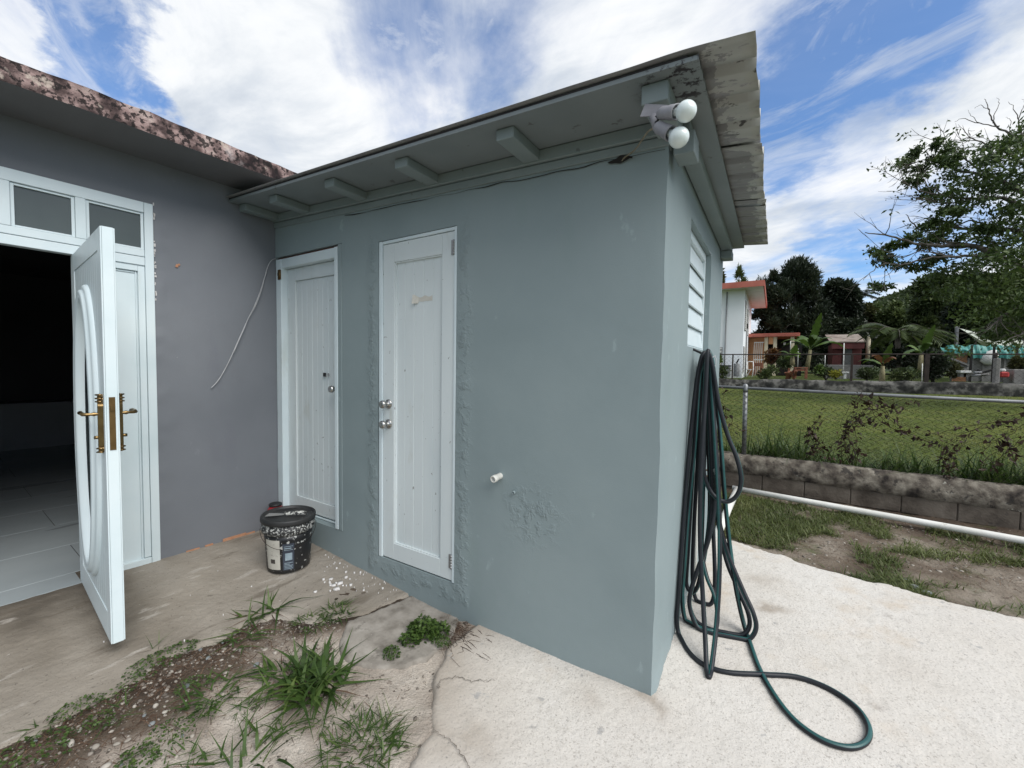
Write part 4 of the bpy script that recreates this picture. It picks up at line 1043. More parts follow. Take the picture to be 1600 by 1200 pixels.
strand([(1101, 560, .96), (1091, 600, .94), (1081, 700, .88), (1074, 800, .82), (1070, 870, .78), (1072, 910, .76), (1079, 925, .75), (1087, 922, .75), (1093, 905, .76), (1103, 855, .80), (1109, 790, .86), (1106, 680, .92), (1102, 570, .97)], hm, ph=1)
strand([(1104, 560, .98), (1096, 600, .97), (1090, 720, .93), (1084, 830, .88), (1082, 905, .84), (1088, 945, .82), (1100, 955, .81), (1113, 940, .82), (1117, 900, .85), (1113, 800, .92), (1108, 680, .97), (1104, 565, 1.0)], hm, ph=11)
hm.build('hose_tube', ['hose_dark', 'hose_teal'], hose)
m = MB(); a, b = apt(1119, 742, .74), apt(1121, 778, .73); q = (b - a).to_track_quat('Z', 'Y').to_matrix().to_4x4(); L = (b - a).length
pr = [(.010, 0)]
for k in range(7): pr += [(.0165, L * (.12 + k * .125)), (.0165, L * (.12 + k * .125 + .08)), (.0135, L * (.12 + k * .125 + .09))]
m.lathe(pr, 14, 0, Matrix.Translation(a) @ q); m.build('grip_sleeve', 'black_metal', hose)
m = MB(); a2 = a - (b - a).normalized() * .035; m.lathe([(.010, 0), (.0155, .004), (.0155, .018), (.012, .02), (.012, .036)], 12, 0, Matrix.Translation(a2) @ q); m.build('coupling', 'steel', hose)
m = MB(); m.tube(smooth_path([apt(1116, 556, .78), apt(1119, 562, .76), apt(1117, 572, .75), apt(1111, 571, .75), apt(1112, 560, .76), apt(1118, 556, .78)], 5), .0022, 6); m.build('tie_wire', 'cable_white', hose)

# ------------------------------------------------------------------ bucket, putty knife, the red piece behind it
BX, BY = .655, -.285; BZ = float(gz(BX, BY)) + .006
bk = thing('paint_bucket', 'black lidded plastic bucket with white paint splashes and torn label', 'bucket', (BX, BY, BZ))
def rb(z): return .134 + (.158 - .134) * z / .37
m = MB()
pr = [(.128, .0), (.1335, .004), (rb(.02), .02)] + [(rb(z), z) for z in np.linspace(.03, .255, 8)]
m.lathe(pr, 64, 0, Matrix.Translation((BX, BY, BZ)))
m.build('body', 'bucket_black', bk)
m = MB(); pr = [(rb(.255), .2552), (rb(.26) + .003, .258), (rb(.27) + .013, .268), (rb(.28) + .014, .275), (rb(.3) + .014, .305), (rb(.30) + .006, .312), (rb(.31) + .004, .322), (rb(.33) + .003, .335)]
m.lathe(pr, 64, 0, Matrix.Translation((BX, BY, BZ)), closed_ends=False); m.build('rim_skirt', 'bucket_splash', bk)
LT = Matrix.Translation((BX, BY, BZ + .334)) @ Matrix.Rotation(math.radians(-1.5), 4, 'X') @ Matrix.Rotation(math.radians(2), 4, 'Y')
m = MB(); m.lathe([(.150, -.004), (.170, -.004), (.173, .004), (.172, .024), (.169, .031), (.163, .032), (.160, .028), (.157, .018), (.150, .014), (.128, .0145), (.124, .018), (.120, .0145), (.03, .0135), (.001, .0135)], 64, 0, LT, closed_ends=False)
m.build('lid', 'lid_black', bk)
def label_patch(a0, a1, z0, z1, off, matn, name, parent):
    n = 14; V = []; F = []
    for i in range(n + 1):
        a = a0 + (a1 - a0) * i / n
        for z in (z0, z1): V.append((BX + (rb(z) + off) * math.cos(a), BY + (rb(z) + off) * math.sin(a), BZ + z))
    for i in range(n): F.append((2 * i, 2 * i + 2, 2 * i + 3, 2 * i + 1))
    m = MB(); m.add(V, F, 0, True); return m.build(name, matn, parent)
ac = math.atan2(CAM_P[1] - BY, CAM_P[0] - BX)       # angle towards the camera
lb = label_patch(ac - 1.12, ac - .38, .028, .232, .0008, 'label_cream', 'cream_label', bk)
label_patch(ac - .86, ac - .62, .07, .10, .0013, 'print_dark', 'print_mark', lb)
lb2 = label_patch(ac - .26, ac + .22, .022, .205, .0008, 'label_blue', 'dark_label', bk)
for (z0_, z1_, b0, b1) in ((.030, .034, .06, .42), (.040, .044, .06, .40), (.050, .054, .06, .43), (.060, .064, .06, .30), (.070, .074, .06, .42), (.090, .140, .10, .40), (.160, .164, .06, .43), (.170, .176, .06, .36), (.185, .188, .06, .43)):
    label_patch(ac - .26 + b0, ac - .26 + b1, z0_, z1_, .0013, 'print_pale', 'print_line', lb2)
m = MB(); bail = []
for k in range(25):
    a = ac - PI * .5 + PI * k / 24; sag = math.sin(PI * k / 24)
    bail.append((BX + (rb(.285) + .020) * math.cos(a), BY + (rb(.285) + .020) * math.sin(a), BZ + .285 - .11 * sag))
m.tube(bail, .0016, 7); m.build('bail_handle', 'wire', bk)
pk = thing('putty_knife', 'paint-spattered putty knife lying across the black bucket lid', 'putty knife', tuple(LT @ Vector((0, 0, .0225))))
dirx = at(470, 800, -.2) - at(430, 815, -.4); 
wa = Vector(plane_pt := (LT @ Vector((0, 0, .024))))
ka = math.radians(47)
KM = LT @ Matrix.Translation((-.005, -.01, .0245)) @ Matrix.Rotation(ka, 4, 'Z')
m = MB(); bl = [(-.128, -.030), (-.118, .028), (-.06, .022), (-.012, .010), (-.012, -.010), (-.06, -.024)]
m.add([(x, y, 0.0) for x, y in bl] + [(x, y, .0022) for x, y in bl], [tuple(range(6))[::-1], tuple(range(6, 12))] + [(i, (i + 1) % 6, 6 + (i + 1) % 6, 6 + i) for i in range(6)])
m.xf(KM).build('blade', 'blade_grey', pk)
m = MB(); m.tube([(-.014, 0, .002), (.0, 0, .004), (.02, 0, .006), (.06, 0, .007), (.10, 0, .007), (.122, 0, .006)], [.010, .012, .013, .014, .015, .011], 12); m.xf(KM).build('handle', 'handle_splash', pk)
rp = Vector((.10, -.075, float(gz(.1, -.07))))
rd = thing('red_canister', 'small red container with black cap half hidden behind the black bucket', 'container', tuple(rp))
m = MB(); m.lathe([(.065, 0), (.072, .01), (.072, .12), (.065, .175), (.042, .215)], 28, 0, Matrix.Translation(rp)); m.build('body', 'red_plastic', rd)
m = MB(); m.lathe([(.044, .2155), (.048, .220), (.048, .232), (.036, .238)], 24, 0, Matrix.Translation(rp)); m.build('cap', 'black_metal', rd)

# chips of plaster fallen by the shed wall
V = []; T = []; vi = 0
def chip(cx, cy, r):
    global vi
    k = random.randint(4, 6); a0 = random.random() * 6; zz = float(gz(cx, cy)) + .004; h = random.uniform(.003, .008)
    pts = [(cx + r * random.uniform(.5, 1.1) * math.cos(a0 + 2 * PI * i / k), cy + r * random.uniform(.5, 1.1) * math.sin(a0 + 2 * PI * i / k)) for i in range(k)]
    tilt = random.uniform(-.1, .1); V.extend([(x, y, zz + h + tilt * (x - cx)) for x, y in pts] + [(x, y, zz - .004) for x, y in pts])
    for i in range(1, k - 1): T.append((vi, vi + i, vi + i + 1))
    for i in range(k):
        j = (i + 1) % k; T.append((vi + i, vi + k + i, vi + k + j)); T.append((vi + i, vi + k + j, vi + j))
    vi += 2 * k
for _ in range(46): chip(random.uniform(.72, 1.5), random.triangular(-.24, -.012, -.02), .002 + .008 * random.random() ** 3)
for _ in range(10): chip(random.gauss(1.09, .05), random.gauss(-.225, .045), random.uniform(.005, .013))
for _ in range(8): chip(random.uniform(.3, 1.1), random.uniform(-1.3, -.2), random.uniform(.0015, .004))
for _ in range(24): chip(.09 + random.random() * .65, .035, .006); 
o = part_np('plaster_chips', V, T, 'chip', None); tag(o, 'scattered white plaster chips on the patio along the shed wall', 'debris', kind='stuff')
V = []; T = []; vi = 0
for (cu, cv, r) in ((517, 905, .018), (532, 912, .026), (526, 921, .022), (541, 903, .014), (521, 915, .02), (548, 915, .012), (493, 925, .012)):
    p_ = gp(cu, cv); V = []; T = []; vi = 0; chip(p_[0], p_[1], r)
    c0 = np.mean(np.array(V), 0); o = part_np('plaster_flake', np.array(V) - c0, T, 'chip', None); o.location = c0
    tag(o, 'larger flat white plaster flake lying on the patio beside the bucket', 'plaster flake', 'larger plaster flakes beside the bucket')

# ------------------------------------------------------------------ gravel, stones and weeds in the bare strip
ICO_V = None
def ico():
    t = (1 + 5 ** .5) / 2
    V = np.array([(-1, t, 0), (1, t, 0), (-1, -t, 0), (1, -t, 0), (0, -1, t), (0, 1, t), (0, -1, -t), (0, 1, -t), (t, 0, -1), (t, 0, 1), (-t, 0, -1), (-t, 0, 1)], float)
    T = np.array([(0, 11, 5), (0, 5, 1), (0, 1, 7), (0, 7, 10), (0, 10, 11), (1, 5, 9), (5, 11, 4), (11, 10, 2), (10, 7, 6), (7, 1, 8), (3, 9, 4), (3, 4, 2), (3, 2, 6), (3, 6, 8), (3, 8, 9), (4, 9, 5), (2, 4, 11), (6, 2, 10), (8, 6, 7), (9, 8, 1)])
    return unit(V), T
IV, IT = ico()
def pebbles(C, R_, flat=.55):
    n = len(C); jit = 1 + RNG.normal(size=(n, 12, 1)) * .22
    V = IV[None] * jit * R_[:, None, None] * np.stack([RNG.uniform(.8, 1.5, n), RNG.uniform(.7, 1.1, n), np.full(n, flat)], -1)[:, None, :]
    a = RNG.uniform(0, 2 * PI, n); c_, s_ = np.cos(a)[:, None], np.sin(a)[:, None]
    X = V[..., 0] * c_ - V[..., 1] * s_; Y = V[..., 0] * s_ + V[..., 1] * c_
    V = np.stack([X, Y, V[..., 2]], -1) + C[:, None, :]
    T = (np.arange(n)[:, None, None] * 12 + IT[None]).reshape(-1, 3)
    return V.reshape(-1, 3), T
def in_soil(x, y): return (poly_dist(x, y, SLAB) < -.005) & (poly_dist(x, y, PALE) > 0.02) & (((x - 1.72) / .33) ** 2 + ((y + .24) / .36) ** 2 > 1.1)
def scatter(n, x0, x1, y0, y1, ok):
    x = RNG.uniform(x0, x1, n); y = RNG.uniform(y0, y1, n); k = ok(x, y); return x[k], y[k]
def soil_dens(x, y):
    d = -poly_dist(x, y, SLAB); return RNG.uniform(size=x.shape) < np.clip(1.1 * np.exp(-d / .22) + .06, 0, 1)
x, y = scatter(22000, .95, 2.5, -2.6, 0, lambda x, y: in_soil(x, y) & soil_dens(x, y))
C = np.stack([x, y, soil_z(x, y) + .001], -1); R_ = .0022 + .0085 * RNG.uniform(size=len(x)) ** 4
V, T = pebbles(C, R_); o = part_np('gravel', V, T, 'gravel', None, np.repeat(RNG.uniform(size=len(x)), 12)); tag(o, 'small gravel and grit in the bare strip beside the patio', 'gravel', kind='stuff')
# litter: short brown stems lying flat
x, y = scatter(26000, .95, 2.3, -2.4, -.02, lambda x, y: in_soil(x, y) & (RNG.uniform(size=x.shape) < np.clip(1.0 * np.exp(-(poly_dist(x, y, SLAB) / .26) ** 2) * sstep(-y, .5, 1.0) + .10 * np.exp(-(poly_dist(x, y, SLAB) / .15) ** 2) + .008, 0, 1)))
x2, y2 = RNG.normal(1.95, .07, 260), RNG.uniform(-.12, -.015, 260); x = np.concatenate([x, x2]); y = np.concatenate([y, y2])
n = len(x); D = rdir(n); D[:, 2] = RNG.uniform(-.05, .18, n)
V, T, mm = blades(np.stack([x, y, soil_z(x, y) + .002], -1), D, RNG.uniform(.015, .07, n), RNG.uniform(.0016, .0036, n), .08, 2)
o = part_np('dry_litter', V, T, 'litter', None, np.repeat(RNG.uniform(size=n), mm)); tag(o, 'dry brown stems and roots lying over the bare strip', 'plant litter', kind='stuff')
# stones big enough to count
stp = [(150, 1162, .020, 0), (183, 1160, .018, 0), (225, 1112, .012, 1), (237, 1128, .022, 1), (200, 1153, .020, 0), (210, 1100, .016, 0), (243, 1098, .021, 0), (258, 1107, .014, 0), (292, 1068, .022, 1), (232, 1042, .028, 0),
       (346, 968 + 60, .014, 0), (348, 1000, .013, 1), (376, 1012, .015, 0), (475, 1010, .017, 0), (400, 1038, .022, 1), (300, 1145, .013, 0), (285, 1145, .012, 1), (125, 1138, .014, 0), (55, 1157, .018, 1), (110, 1160, .020, 0), (60, 1185, .016, 0),
       (205, 1180, .018, 0), (190, 1192, .014, 1), (347, 1082, .016, 0), (310, 1100, .015, 0), (255, 1180, .013, 0), (268, 1178, .012, 0), (345, 1182, .016, 0), (440, 1006, .012, 0), (313, 1010, .016, 1), (470, 1172, .014, 0), (165, 1195, .020, 0), (275, 1060, .012, 0), (325, 1025, .014, 1)]
for (u, v, r, gcol) in stp:
    p_ = gp(u, v)
    sv, stt = pebbles(np.zeros((1, 3)), np.array([r * random.uniform(.65, .95)]), random.uniform(.4, .75))
    bmv = np.array(sv); o = part_np('stone', bmv, stt, 'stone_grey' if gcol else 'stone', None, smooth=False)
    sm = o.modifiers.new('round', 'SUBSURF'); sm.levels = 1; sm.render_levels = 1
    o.location = (p_[0], p_[1], float(soil_z(np.array(p_[0]), np.array(p_[1]))) + r * .25); o.rotation_euler = (0, 0, random.random() * 6)
    if gcol: tag(o, 'bluish grey stone lying loose in the bare soil strip', 'stone', 'grey stones in the soil strip')
    else: tag(o, 'pale cream stone lying loose in the bare soil strip', 'stone', 'pale stones in the soil strip')

def gbase(n, cx, cy, rx, ry=None):
    r = np.sqrt(RNG.uniform(size=n)); a = RNG.uniform(0, 2 * PI, n); x = cx + rx * r * np.cos(a); y = cy + (ry or rx) * r * np.sin(a)
    return np.stack([x, y, np.minimum(gz(x, y), 9) + .0], -1), a, r
def grass_tuft(name, label, cat, u, v, nb, rx, L, Wd, lean=.9, up=1.0, dro=.45, group=None, ry=None, matn='grass_leaf', seg=4, low=0):
    c = gp(u, v); t = thing(name, label, cat, tuple(c), group)
    P_, a, r = gbase(nb, c[0], c[1], rx * .72, (ry or rx) * .72); a = a + RNG.normal(0, .9, nb)
    out = np.stack([np.cos(a), np.sin(a), np.zeros(nb)], -1) * (lean * (.25 + .6 * r))[:, None] + RNG.normal(size=(nb, 3)) * .48; out[:, 2] = up * RNG.uniform(.35, 1.3, nb)
    V, T, mm = blades(P_, out, L * RNG.uniform(.4, 1.1, nb), Wd * RNG.uniform(.5, 1.25, nb), dro * RNG.uniform(.1, 1.25, nb), seg)
    V[:, 2] = np.maximum(V[:, 2], gz(V[:, 0], V[:, 1]) + .003)
    part_np('blades', V, T, matn, t, np.repeat(np.clip(RNG.normal(.5, .22, nb), 0, 1), mm))
    nd = max(4, nb // 9)
    P_, a, r = gbase(nd, c[0], c[1], rx * .6, (ry or rx) * .6); D = np.stack([np.cos(a), np.sin(a), RNG.uniform(.02, .4, nd)], -1)
    V, T, mm = blades(P_, D, L * RNG.uniform(.3, .8, nd), Wd * .4, .4, 3); V[:, 2] = np.maximum(V[:, 2], gz(V[:, 0], V[:, 1]) + .002)
    part_np('dry_blades', V, T, 'litter', t, np.repeat(RNG.uniform(size=nd), mm), kind='stuff')
    return t
grass_tuft('weed_tuft', 'biggest broad-bladed grass weed in the middle of the bare strip', 'weed', 494, 1070, 115, .18, .225, .020, .8, .78, .6)
grass_tuft('weed_tuft', 'low spreading grass weed on the left of the biggest tuft', 'weed', 440, 1055, 40, .13, .18, .012, 1.3, .5, .5)
grass_tuft('weed_tuft', 'sparse arching weed at the patio edge in front of the bucket', 'weed', 421, 955, 16, .08, .22, .013, 1.2, .75, .6)
grass_tuft('weed_tuft', 'small leaning weed left of the arching weed on the patio edge', 'weed', 385, 968, 10, .07, .16, .012, 1.3, .5, .6)
grass_tuft('weed_tuft', 'fine low grass growing in the patio crack toward the shed wall', 'weed', 528, 957, 90, .12, .085, .005, 1.2, .6, .5)
grass_tuft('weed_tuft', 'fine low grass in the crack between bucket side and biggest tuft', 'weed', 486, 972, 70, .12, .075, .005, 1.3, .5, .5)
grass_tuft('weed_tuft', 'drooping weed at the bend of the patio edge', 'weed', 378, 1000, 22, .10, .15, .009, 1.3, .5, .6)
grass_tuft('weed_tuft', 'bushy weed tuft among stones left of the biggest tuft', 'weed', 333, 1085, 55, .14, .13, .008, 1.1, .7, .5)
grass_tuft('weed_tuft', 'small bright sprig just below the middle of the strip', 'weed', 390, 1106, 30, .07, .065, .006, 1.2, .6, .5)
grass_tuft('weed_tuft', 'wide dark grass clump at the bottom beside the pale concrete', 'weed', 565, 1172, 190, .20, .12, .0055, 1.0, .7, .5)
grass_tuft('weed_tuft', 'wispy grass tuft just above the dark bottom clump', 'weed', 597, 1138, 45, .10, .12, .004, 1.2, .7, .5)
grass_tuft('weed_tuft', 'long-bladed weed at the bottom edge between dirt and sandy concrete', 'weed', 378, 1192, 40, .20, .20, .009, 1.1, .8, .5)
grass_tuft('weed_tuft', 'short grass strip under the biggest tuft', 'weed', 520, 1122, 40, .13, .08, .005, 1.2, .6, .5)
grass_tuft('weed_tuft', 'thin grass sprig alone on the far left patio edge', 'weed', 62, 1137, 9, .05, .10, .004, 1.3, .6, .5)
grass_tuft('weed_tuft', 'tall thin stems beside the open door foot', 'weed', 243, 1015, 8, .06, .14, .003, 1.0, .9, .5)
grass_tuft('weed_tuft', 'low fine weed between the dark slab and biggest tuft', 'weed', 450, 1140, 32, .10, .09, .005, 1.3, .5, .5)
def leafy_weed(label, u, v, n, rx, ry, h, ls, matn='weed_leaf', name='leafy_weed'):
    c = gp(u, v); t = thing(name, label, 'weed', tuple(c))
    P_, a, r = gbase(n, c[0], c[1], rx, ry)
    dome = h * np.sqrt(np.maximum(0, 1 - r * r)) * RNG.uniform(.35, 1.0, n); P_[:, 2] += dome + .004
    D = np.stack([np.cos(a), np.sin(a), np.zeros(n)], -1) * .8 + RNG.normal(size=(n, 3)) * .6; D[:, 2] = RNG.uniform(-.35, .35, n)
    N_ = rdir(n, 1.6, .6)
    V, T = leaves(P_, D, N_, ls * RNG.uniform(.6, 1.2, n), ls * .85 * RNG.uniform(.6, 1.1, n), .12)
    V[:, 2] = np.maximum(V[:, 2], gz(V[:, 0], V[:, 1]) + .003)
    part_np('leaves', V, T, matn, t, np.repeat(np.clip(RNG.normal(.5, .2, n) + (dome / max(h, .01) - .5) * .5, 0, 1), 4))
    ns_ = n // 8; P2 = P_[:ns_].copy(); P2[:, 2] = gz(P2[:, 0], P2[:, 1]); D2_ = P_[:ns_] - P2 + RNG.normal(size=(ns_, 3)) * .006
    V, T, mm = blades(P2, D2_ + 1e-4, np.linalg.norm(P_[:ns_] - P2, axis=1) + .01, .0018, 0.02, 2)
    part_np('stems', V, T, 'weed_leaf', t, np.repeat(np.full(ns_, .3), mm)); return t
leafy_weed('dense round-leaved green weed clump at the foot of the shed wall', 662, 990, 420, .085, .07, .085, .025)
leafy_weed('low round-leaved weed spreading left from the dense clump', 640, 1003, 150, .05, .045, .05, .022)
leafy_weed('low round-leaved weed spreading right from the dense clump', 688, 990, 150, .045, .05, .055, .023)
leafy_weed('small round-leaved weed below the dense clump', 612, 1024, 130, .045, .04, .04, .015)
leafy_weed('creeping green patch along the patio edge next to the open door', 255, 1030, 260, .06, .15, .03, .015)
leafy_weed('creeping green patch at the bottom left corner', 48, 1183, 230, .10, .12, .03, .016)
leafy_weed('flat bright green patch among pebbles in the lower left', 152, 1130, 100, .05, .05, .02, .012)
leafy_weed('green creeping weed between pebbles below the patio edge', 265, 1152, 150, .075, .08, .03, .013)
leafy_weed('low green sprouts beside the grey stone on the patio edge', 205, 1072, 100, .04, .09, .02, .012)
leafy_weed('mossy green creeper between dirt and stones left of the middle sprig', 300, 1072, 130, .05, .06, .02, .012)
leafy_weed('bright creeper at the foot of the bushy weed tuft', 322, 1112, 110, .045, .05, .02, .012)
leafy_weed('green creeper low on the dirt band near the left patio edge', 120, 1108, 150, .05, .08, .02, .013)
leafy_weed('creeping green patch at the very bottom of the dirt band', 215, 1190, 170, .07, .06, .025, .014)
grass_tuft('weed_tuft', 'thin pale grass sprig on the dirt band below the patio edge', 'weed', 175, 1118, 22, .08, .10, .005, 1.2, .6, .5)
grass_tuft('weed_tuft', 'fine grass sprig among pebbles near the bottom edge', 'weed', 285, 1188, 26, .09, .11, .005, 1.2, .6, .5)
leafy_weed('yellowish green creeper right of the dense clump', 690, 1005, 140, .06, .04, .025, .014)
m = MB()
for k in range(26):
    x0 = random.uniform(1.95, 2.14); y0 = random.uniform(-.22, -.03); a = random.uniform(-.4, 1.2); L = random.uniform(.06, .22)
    pts = [(x0 + L * t * math.cos(a + t * random.uniform(-.4, .4)), y0 - L * t * math.sin(a), float(gz(x0 + L * t, y0)) + .010 + .004 * math.sin(9 * t)) for t in np.linspace(0, 1, 6)]
    m.tube(pts, [.0012, .0014, .0013, .0011, .0009, .0005], 5)
tag(m.build('dry_roots', 'litter'), 'dry brown roots trailing over the pale concrete by the leafy clump', 'roots', kind='stuff')

# hairline cracks of the pale concrete
def crack(uvs, w, name, label):
    P_ = []
    for (u0, v0), (u1, v1) in zip(uvs[:-1], uvs[1:]):
        for k in range(10):
            t_ = k / 10; P_.append(gp(u0 + (u1 - u0) * t_ + random.gauss(0, 1.6), v0 + (v1 - v0) * t_ + random.gauss(0, 1.2)))
    V = []; F = []
    for i, p_ in enumerate(P_):
        q_ = P_[min(i + 1, len(P_) - 1)] - P_[max(i - 1, 0)]; nrm = np.array([-q_[1], q_[0], 0]); nrm = nrm / max(1e-6, np.linalg.norm(nrm)) * w * random.uniform(.3, 1)
        V += [p_ + nrm + [0, 0, .0155], p_ - nrm + [0, 0, .0155]]
    for i in range(len(P_) - 1): F.append((2 * i, 2 * i + 1, 2 * i + 3, 2 * i + 2))
    m = MB(); m.add(V, F); o = m.build(name, 'crack_dark', None); tag(o, label, 'crack')
mat('crack_dark', ((.10, .085, .07), (.20, .175, .15)), 40, 4, .95)
crack([(683, 1080), (690, 1066), (715, 1062), (738, 1070), (775, 1066)], .0022, 'concrete_crack', 'thin short crack in the pale concrete right of the leafy weed')
crack([(675, 1145), (700, 1160), (722, 1185), (740, 1215)], .0025, 'concrete_crack', 'thin crack running to the bottom edge of the pale concrete')

# ------------------------------------------------------------------ the strip of yard and the block wall
WY = 3.75
bw = thing('block_wall', 'low mouldy grey concrete block wall carrying the chain-link fence', 'wall', (4.5, WY, .1))
x = 2.22; k = 0
blk = MB(); blk.box(-.197, .197, -.07, .08, 0, .20, c=.006)
bo = blk.build('block', 'block', None); bme = bo.data; bpy.data.objects.remove(bo)
while x < 10.2:
    o = new_obj('block', bme, bw); z_ = .085 - .008 * (x - 3)
    o.location = (x + .2 - 4.5, random.uniform(-.004, .004), z_ + .012 - .1); o.rotation_euler = (0, 0, random.uniform(-.006, .006)); x += .4; k += 1
B('mortar_core', 'block', bw, (2.2, 10.2, WY - .058, WY + .07, -.1, .285))
xs = np.linspace(2.2, 10.2, 420); prof = [(-.066, .262), (-.086, .285), (-.092, .36), (-.085, .43), (-.06, .475), (-.02, .492), (.04, .49), (.09, .47), (.095, .38), (.09, .3)]
V = []; F = []; n = len(prof)
for xx in xs:
    for j, (dy, z_) in enumerate(prof):
        w1 = (fbm(np.array([xx]), np.array([j * .33]), 5, 4, 401)[0] - .5) * .045; w2 = (fbm(np.array([xx]), np.array([j * .4 + 9]), 3, 4, 402)[0] - .5) * .06 * (j >= 1)
        V.append((xx, WY + dy + w1 * .6, z_ + w2 * (.7 if 2 <= j <= 7 else .35) - .006 * (xx - 3)))
for i in range(len(xs) - 1):
    for j in range(n - 1): F.append((i * n + j, (i + 1) * n + j, (i + 1) * n + j + 1, i * n + j + 1))
m = MB(); m.add(V, F, 0, True); m.build('mortar_coping', 'coping', bw)

fence = thing('chain_link_fence', 'rusty chain-link fence with grey pipe rail above the low block wall', 'fence', (4.5, WY, .49))
def rail_z(x): return 1.281 - .0155 * (x - 3.0)
m = MB(); m.tube([(2.2, WY, rail_z(2.2)), (5, WY, rail_z(5) - .006), (7.5, WY, rail_z(7.5)), (10.2, WY, rail_z(10.2))], .0175, 12); m.build('top_rail', 'galv', fence)
for xp in (3.215, 6.2, 9.2):
    m = MB(); m.tube([(xp + .01, WY + .01, .40), (xp, WY, rail_z(xp) + .03)], .025, 12); m.lathe([(.028, -.05), (.028, -.02), (.026, .03), (.016, .045), (.004, .05)], 12, 0, Matrix.Translation((xp, WY, rail_z(xp) + .0))); m.build('post', 'galv', fence)
# woven wire: zigzag strands
s_ = .036; cols = int((10.2 - 2.2) / (2 * s_)); V = []; T = []; base = 0; rw = .0034
zt = 1.25; zb = .47; rows = int((zt - zb) / s_)
for c_ in range(cols):
    xc = 2.2 + c_ * 2 * s_; pts = []
    for r_ in range(rows + 1):
        sgn = 1 if (r_ % 2 == 0) else -1
        zz = zt - .0155 * (xc - 3) - r_ * s_ * (1 + .02 * math.sin(xc)); pts.append((xc + sgn * s_ * .98 + .004 * math.sin(3 * zz + xc), WY - .026 + sgn * .0018, zz))
    p_ = np.array(pts); n = len(p_)
    for k_ in range(3):
        a = 2 * PI * k_ / 3; q_ = p_.copy(); q_[:, 1] += rw * math.cos(a); q_[:, 0] += rw * math.sin(a); V.append(q_)
    for r_ in range(n - 1):
        for k_ in range(3):
            k2 = (k_ + 1) % 3; a0, a1, b0, b1 = base + k_ * n + r_, base + k_ * n + r_ + 1, base + k2 * n + r_, base + k2 * n + r_ + 1
            T += [(a0, b0, b1), (a0, b1, a1)]
    base += 3 * n
part_np('wire_mesh', np.concatenate(V), T, 'wire', fence)

# dead vines hanging in the fence
def vine(label, seeds, spread, n_tw, leafn):
    cx = np.mean([s[0] for s in seeds]); t = thing('dead_vine', label, 'vine', (cx, WY - .03, .5))
    m = MB(); LP = []
    for (x0, z0, x1, z1) in seeds:
        for q_ in range(n_tw):
            a = np.array([x0 + random.gauss(0, spread), z0]); b = np.array([x1 + random.gauss(0, spread), z1 + random.uniform(-.05, .05)]); pts = []
            N_ = 16; w = random.random() * 9
            for i in range(N_ + 1):
                t_ = i / N_; p_ = a + (b - a) * t_
                xx = p_[0] + .05 * math.sin(w + t_ * 7) + random.uniform(-.012, .012); zz = p_[1] + .03 * math.cos(w + 5 * t_)
                zz = min(zz, rail_z(xx) + .01); pts.append((xx, WY - .03 + random.uniform(-.012, .012), zz))
                if random.random() < leafn: LP.append(pts[-1])
            m.tube(pts, [.0028 * (1 - .5 * i / N_) for i in range(N_ + 1)], 5)
    m.build('stems', 'litter', t)
    P_ = np.repeat(np.array(LP), 2, 0) + RNG.normal(size=(len(LP) * 2, 3)) * np.array([.022, .012, .022]); n = len(P_)
    V, T = leaves(P_, rdir(n, -.8), rdir(n), RNG.uniform(.03, .075, n), RNG.uniform(.018, .045, n), .35)
    part_np('withered_leaves', V, T, 'leaf_dead', t, np.repeat(RNG.uniform(size=n), 4))
vine('dead brown vine behind the hose, left of the fence post', [(3.0, .62, 2.95, 1.2), (3.12, .8, 2.8, 1.18)], .03, 3, .30)
vine('thick dead brown vine hanging down the middle of the fence', [(4.16, .5, 4.22, 1.22), (4.05, .55, 4.35, 1.2), (3.85, .55, 3.95, 1.0), (4.3, .95, 4.6, 1.2), (4.25, 1.2, 4.85, .75)], .05, 4, .42)
vine('sprawling dead brown vine near the right edge of the fence', [(4.92, .5, 4.96, .85), (5.05, .9, 5.6, 1.22), (5.2, .6, 5.3, 1.0), (5.5, 1.24, 5.3, .7)], .05, 3, .36)
vine('loose dead brown vine beyond the right edge of the fence', [(6.0, .5, 6.3, 1.2), (6.4, .6, 6.1, 1.1)], .05, 3, .4)

# white drain pipes lying in the yard
pv = thing('drain_pipe', 'long white plastic drain pipe lying along the foot of the block wall', 'pipe', (4.0, 3.3, .14))
PA, PB = Vector((3.14, 3.44, .142)), Vector((9.0, 2.62, .135))
PM = PA.lerp(PB, .36)
m = MB(); m.tube([PA, PA.lerp(PB, .12), PA.lerp(PB, .24), PM, PB], .030, 18); m.build('pipe', 'pvc', pv)
m = MB(); q = (PB - PA).to_track_quat('Z', 'Y').to_matrix().to_4x4(); m.lathe([(.0305, -.05), (.034, -.045), (.034, .045), (.0305, .05)], 18, 0, Matrix.Translation(PA.lerp(PB, .40)) @ q, closed_ends=False); m.build('coupling', 'pvc', pv)
pv2 = thing('drain_pipe', 'short white plastic pipe running from the long pipe toward the shed', 'pipe', (3.15, 2.6, .14))
m = MB(); m.tube([(3.19, 3.36, .150), (3.165, 2.6, .152), (3.15, 1.98, .150), (3.148, 1.90, .135), (3.147, 1.86, .09), (3.147, 1.85, .02)], .033, 16); m.build('pipe', 'pvc', pv2)

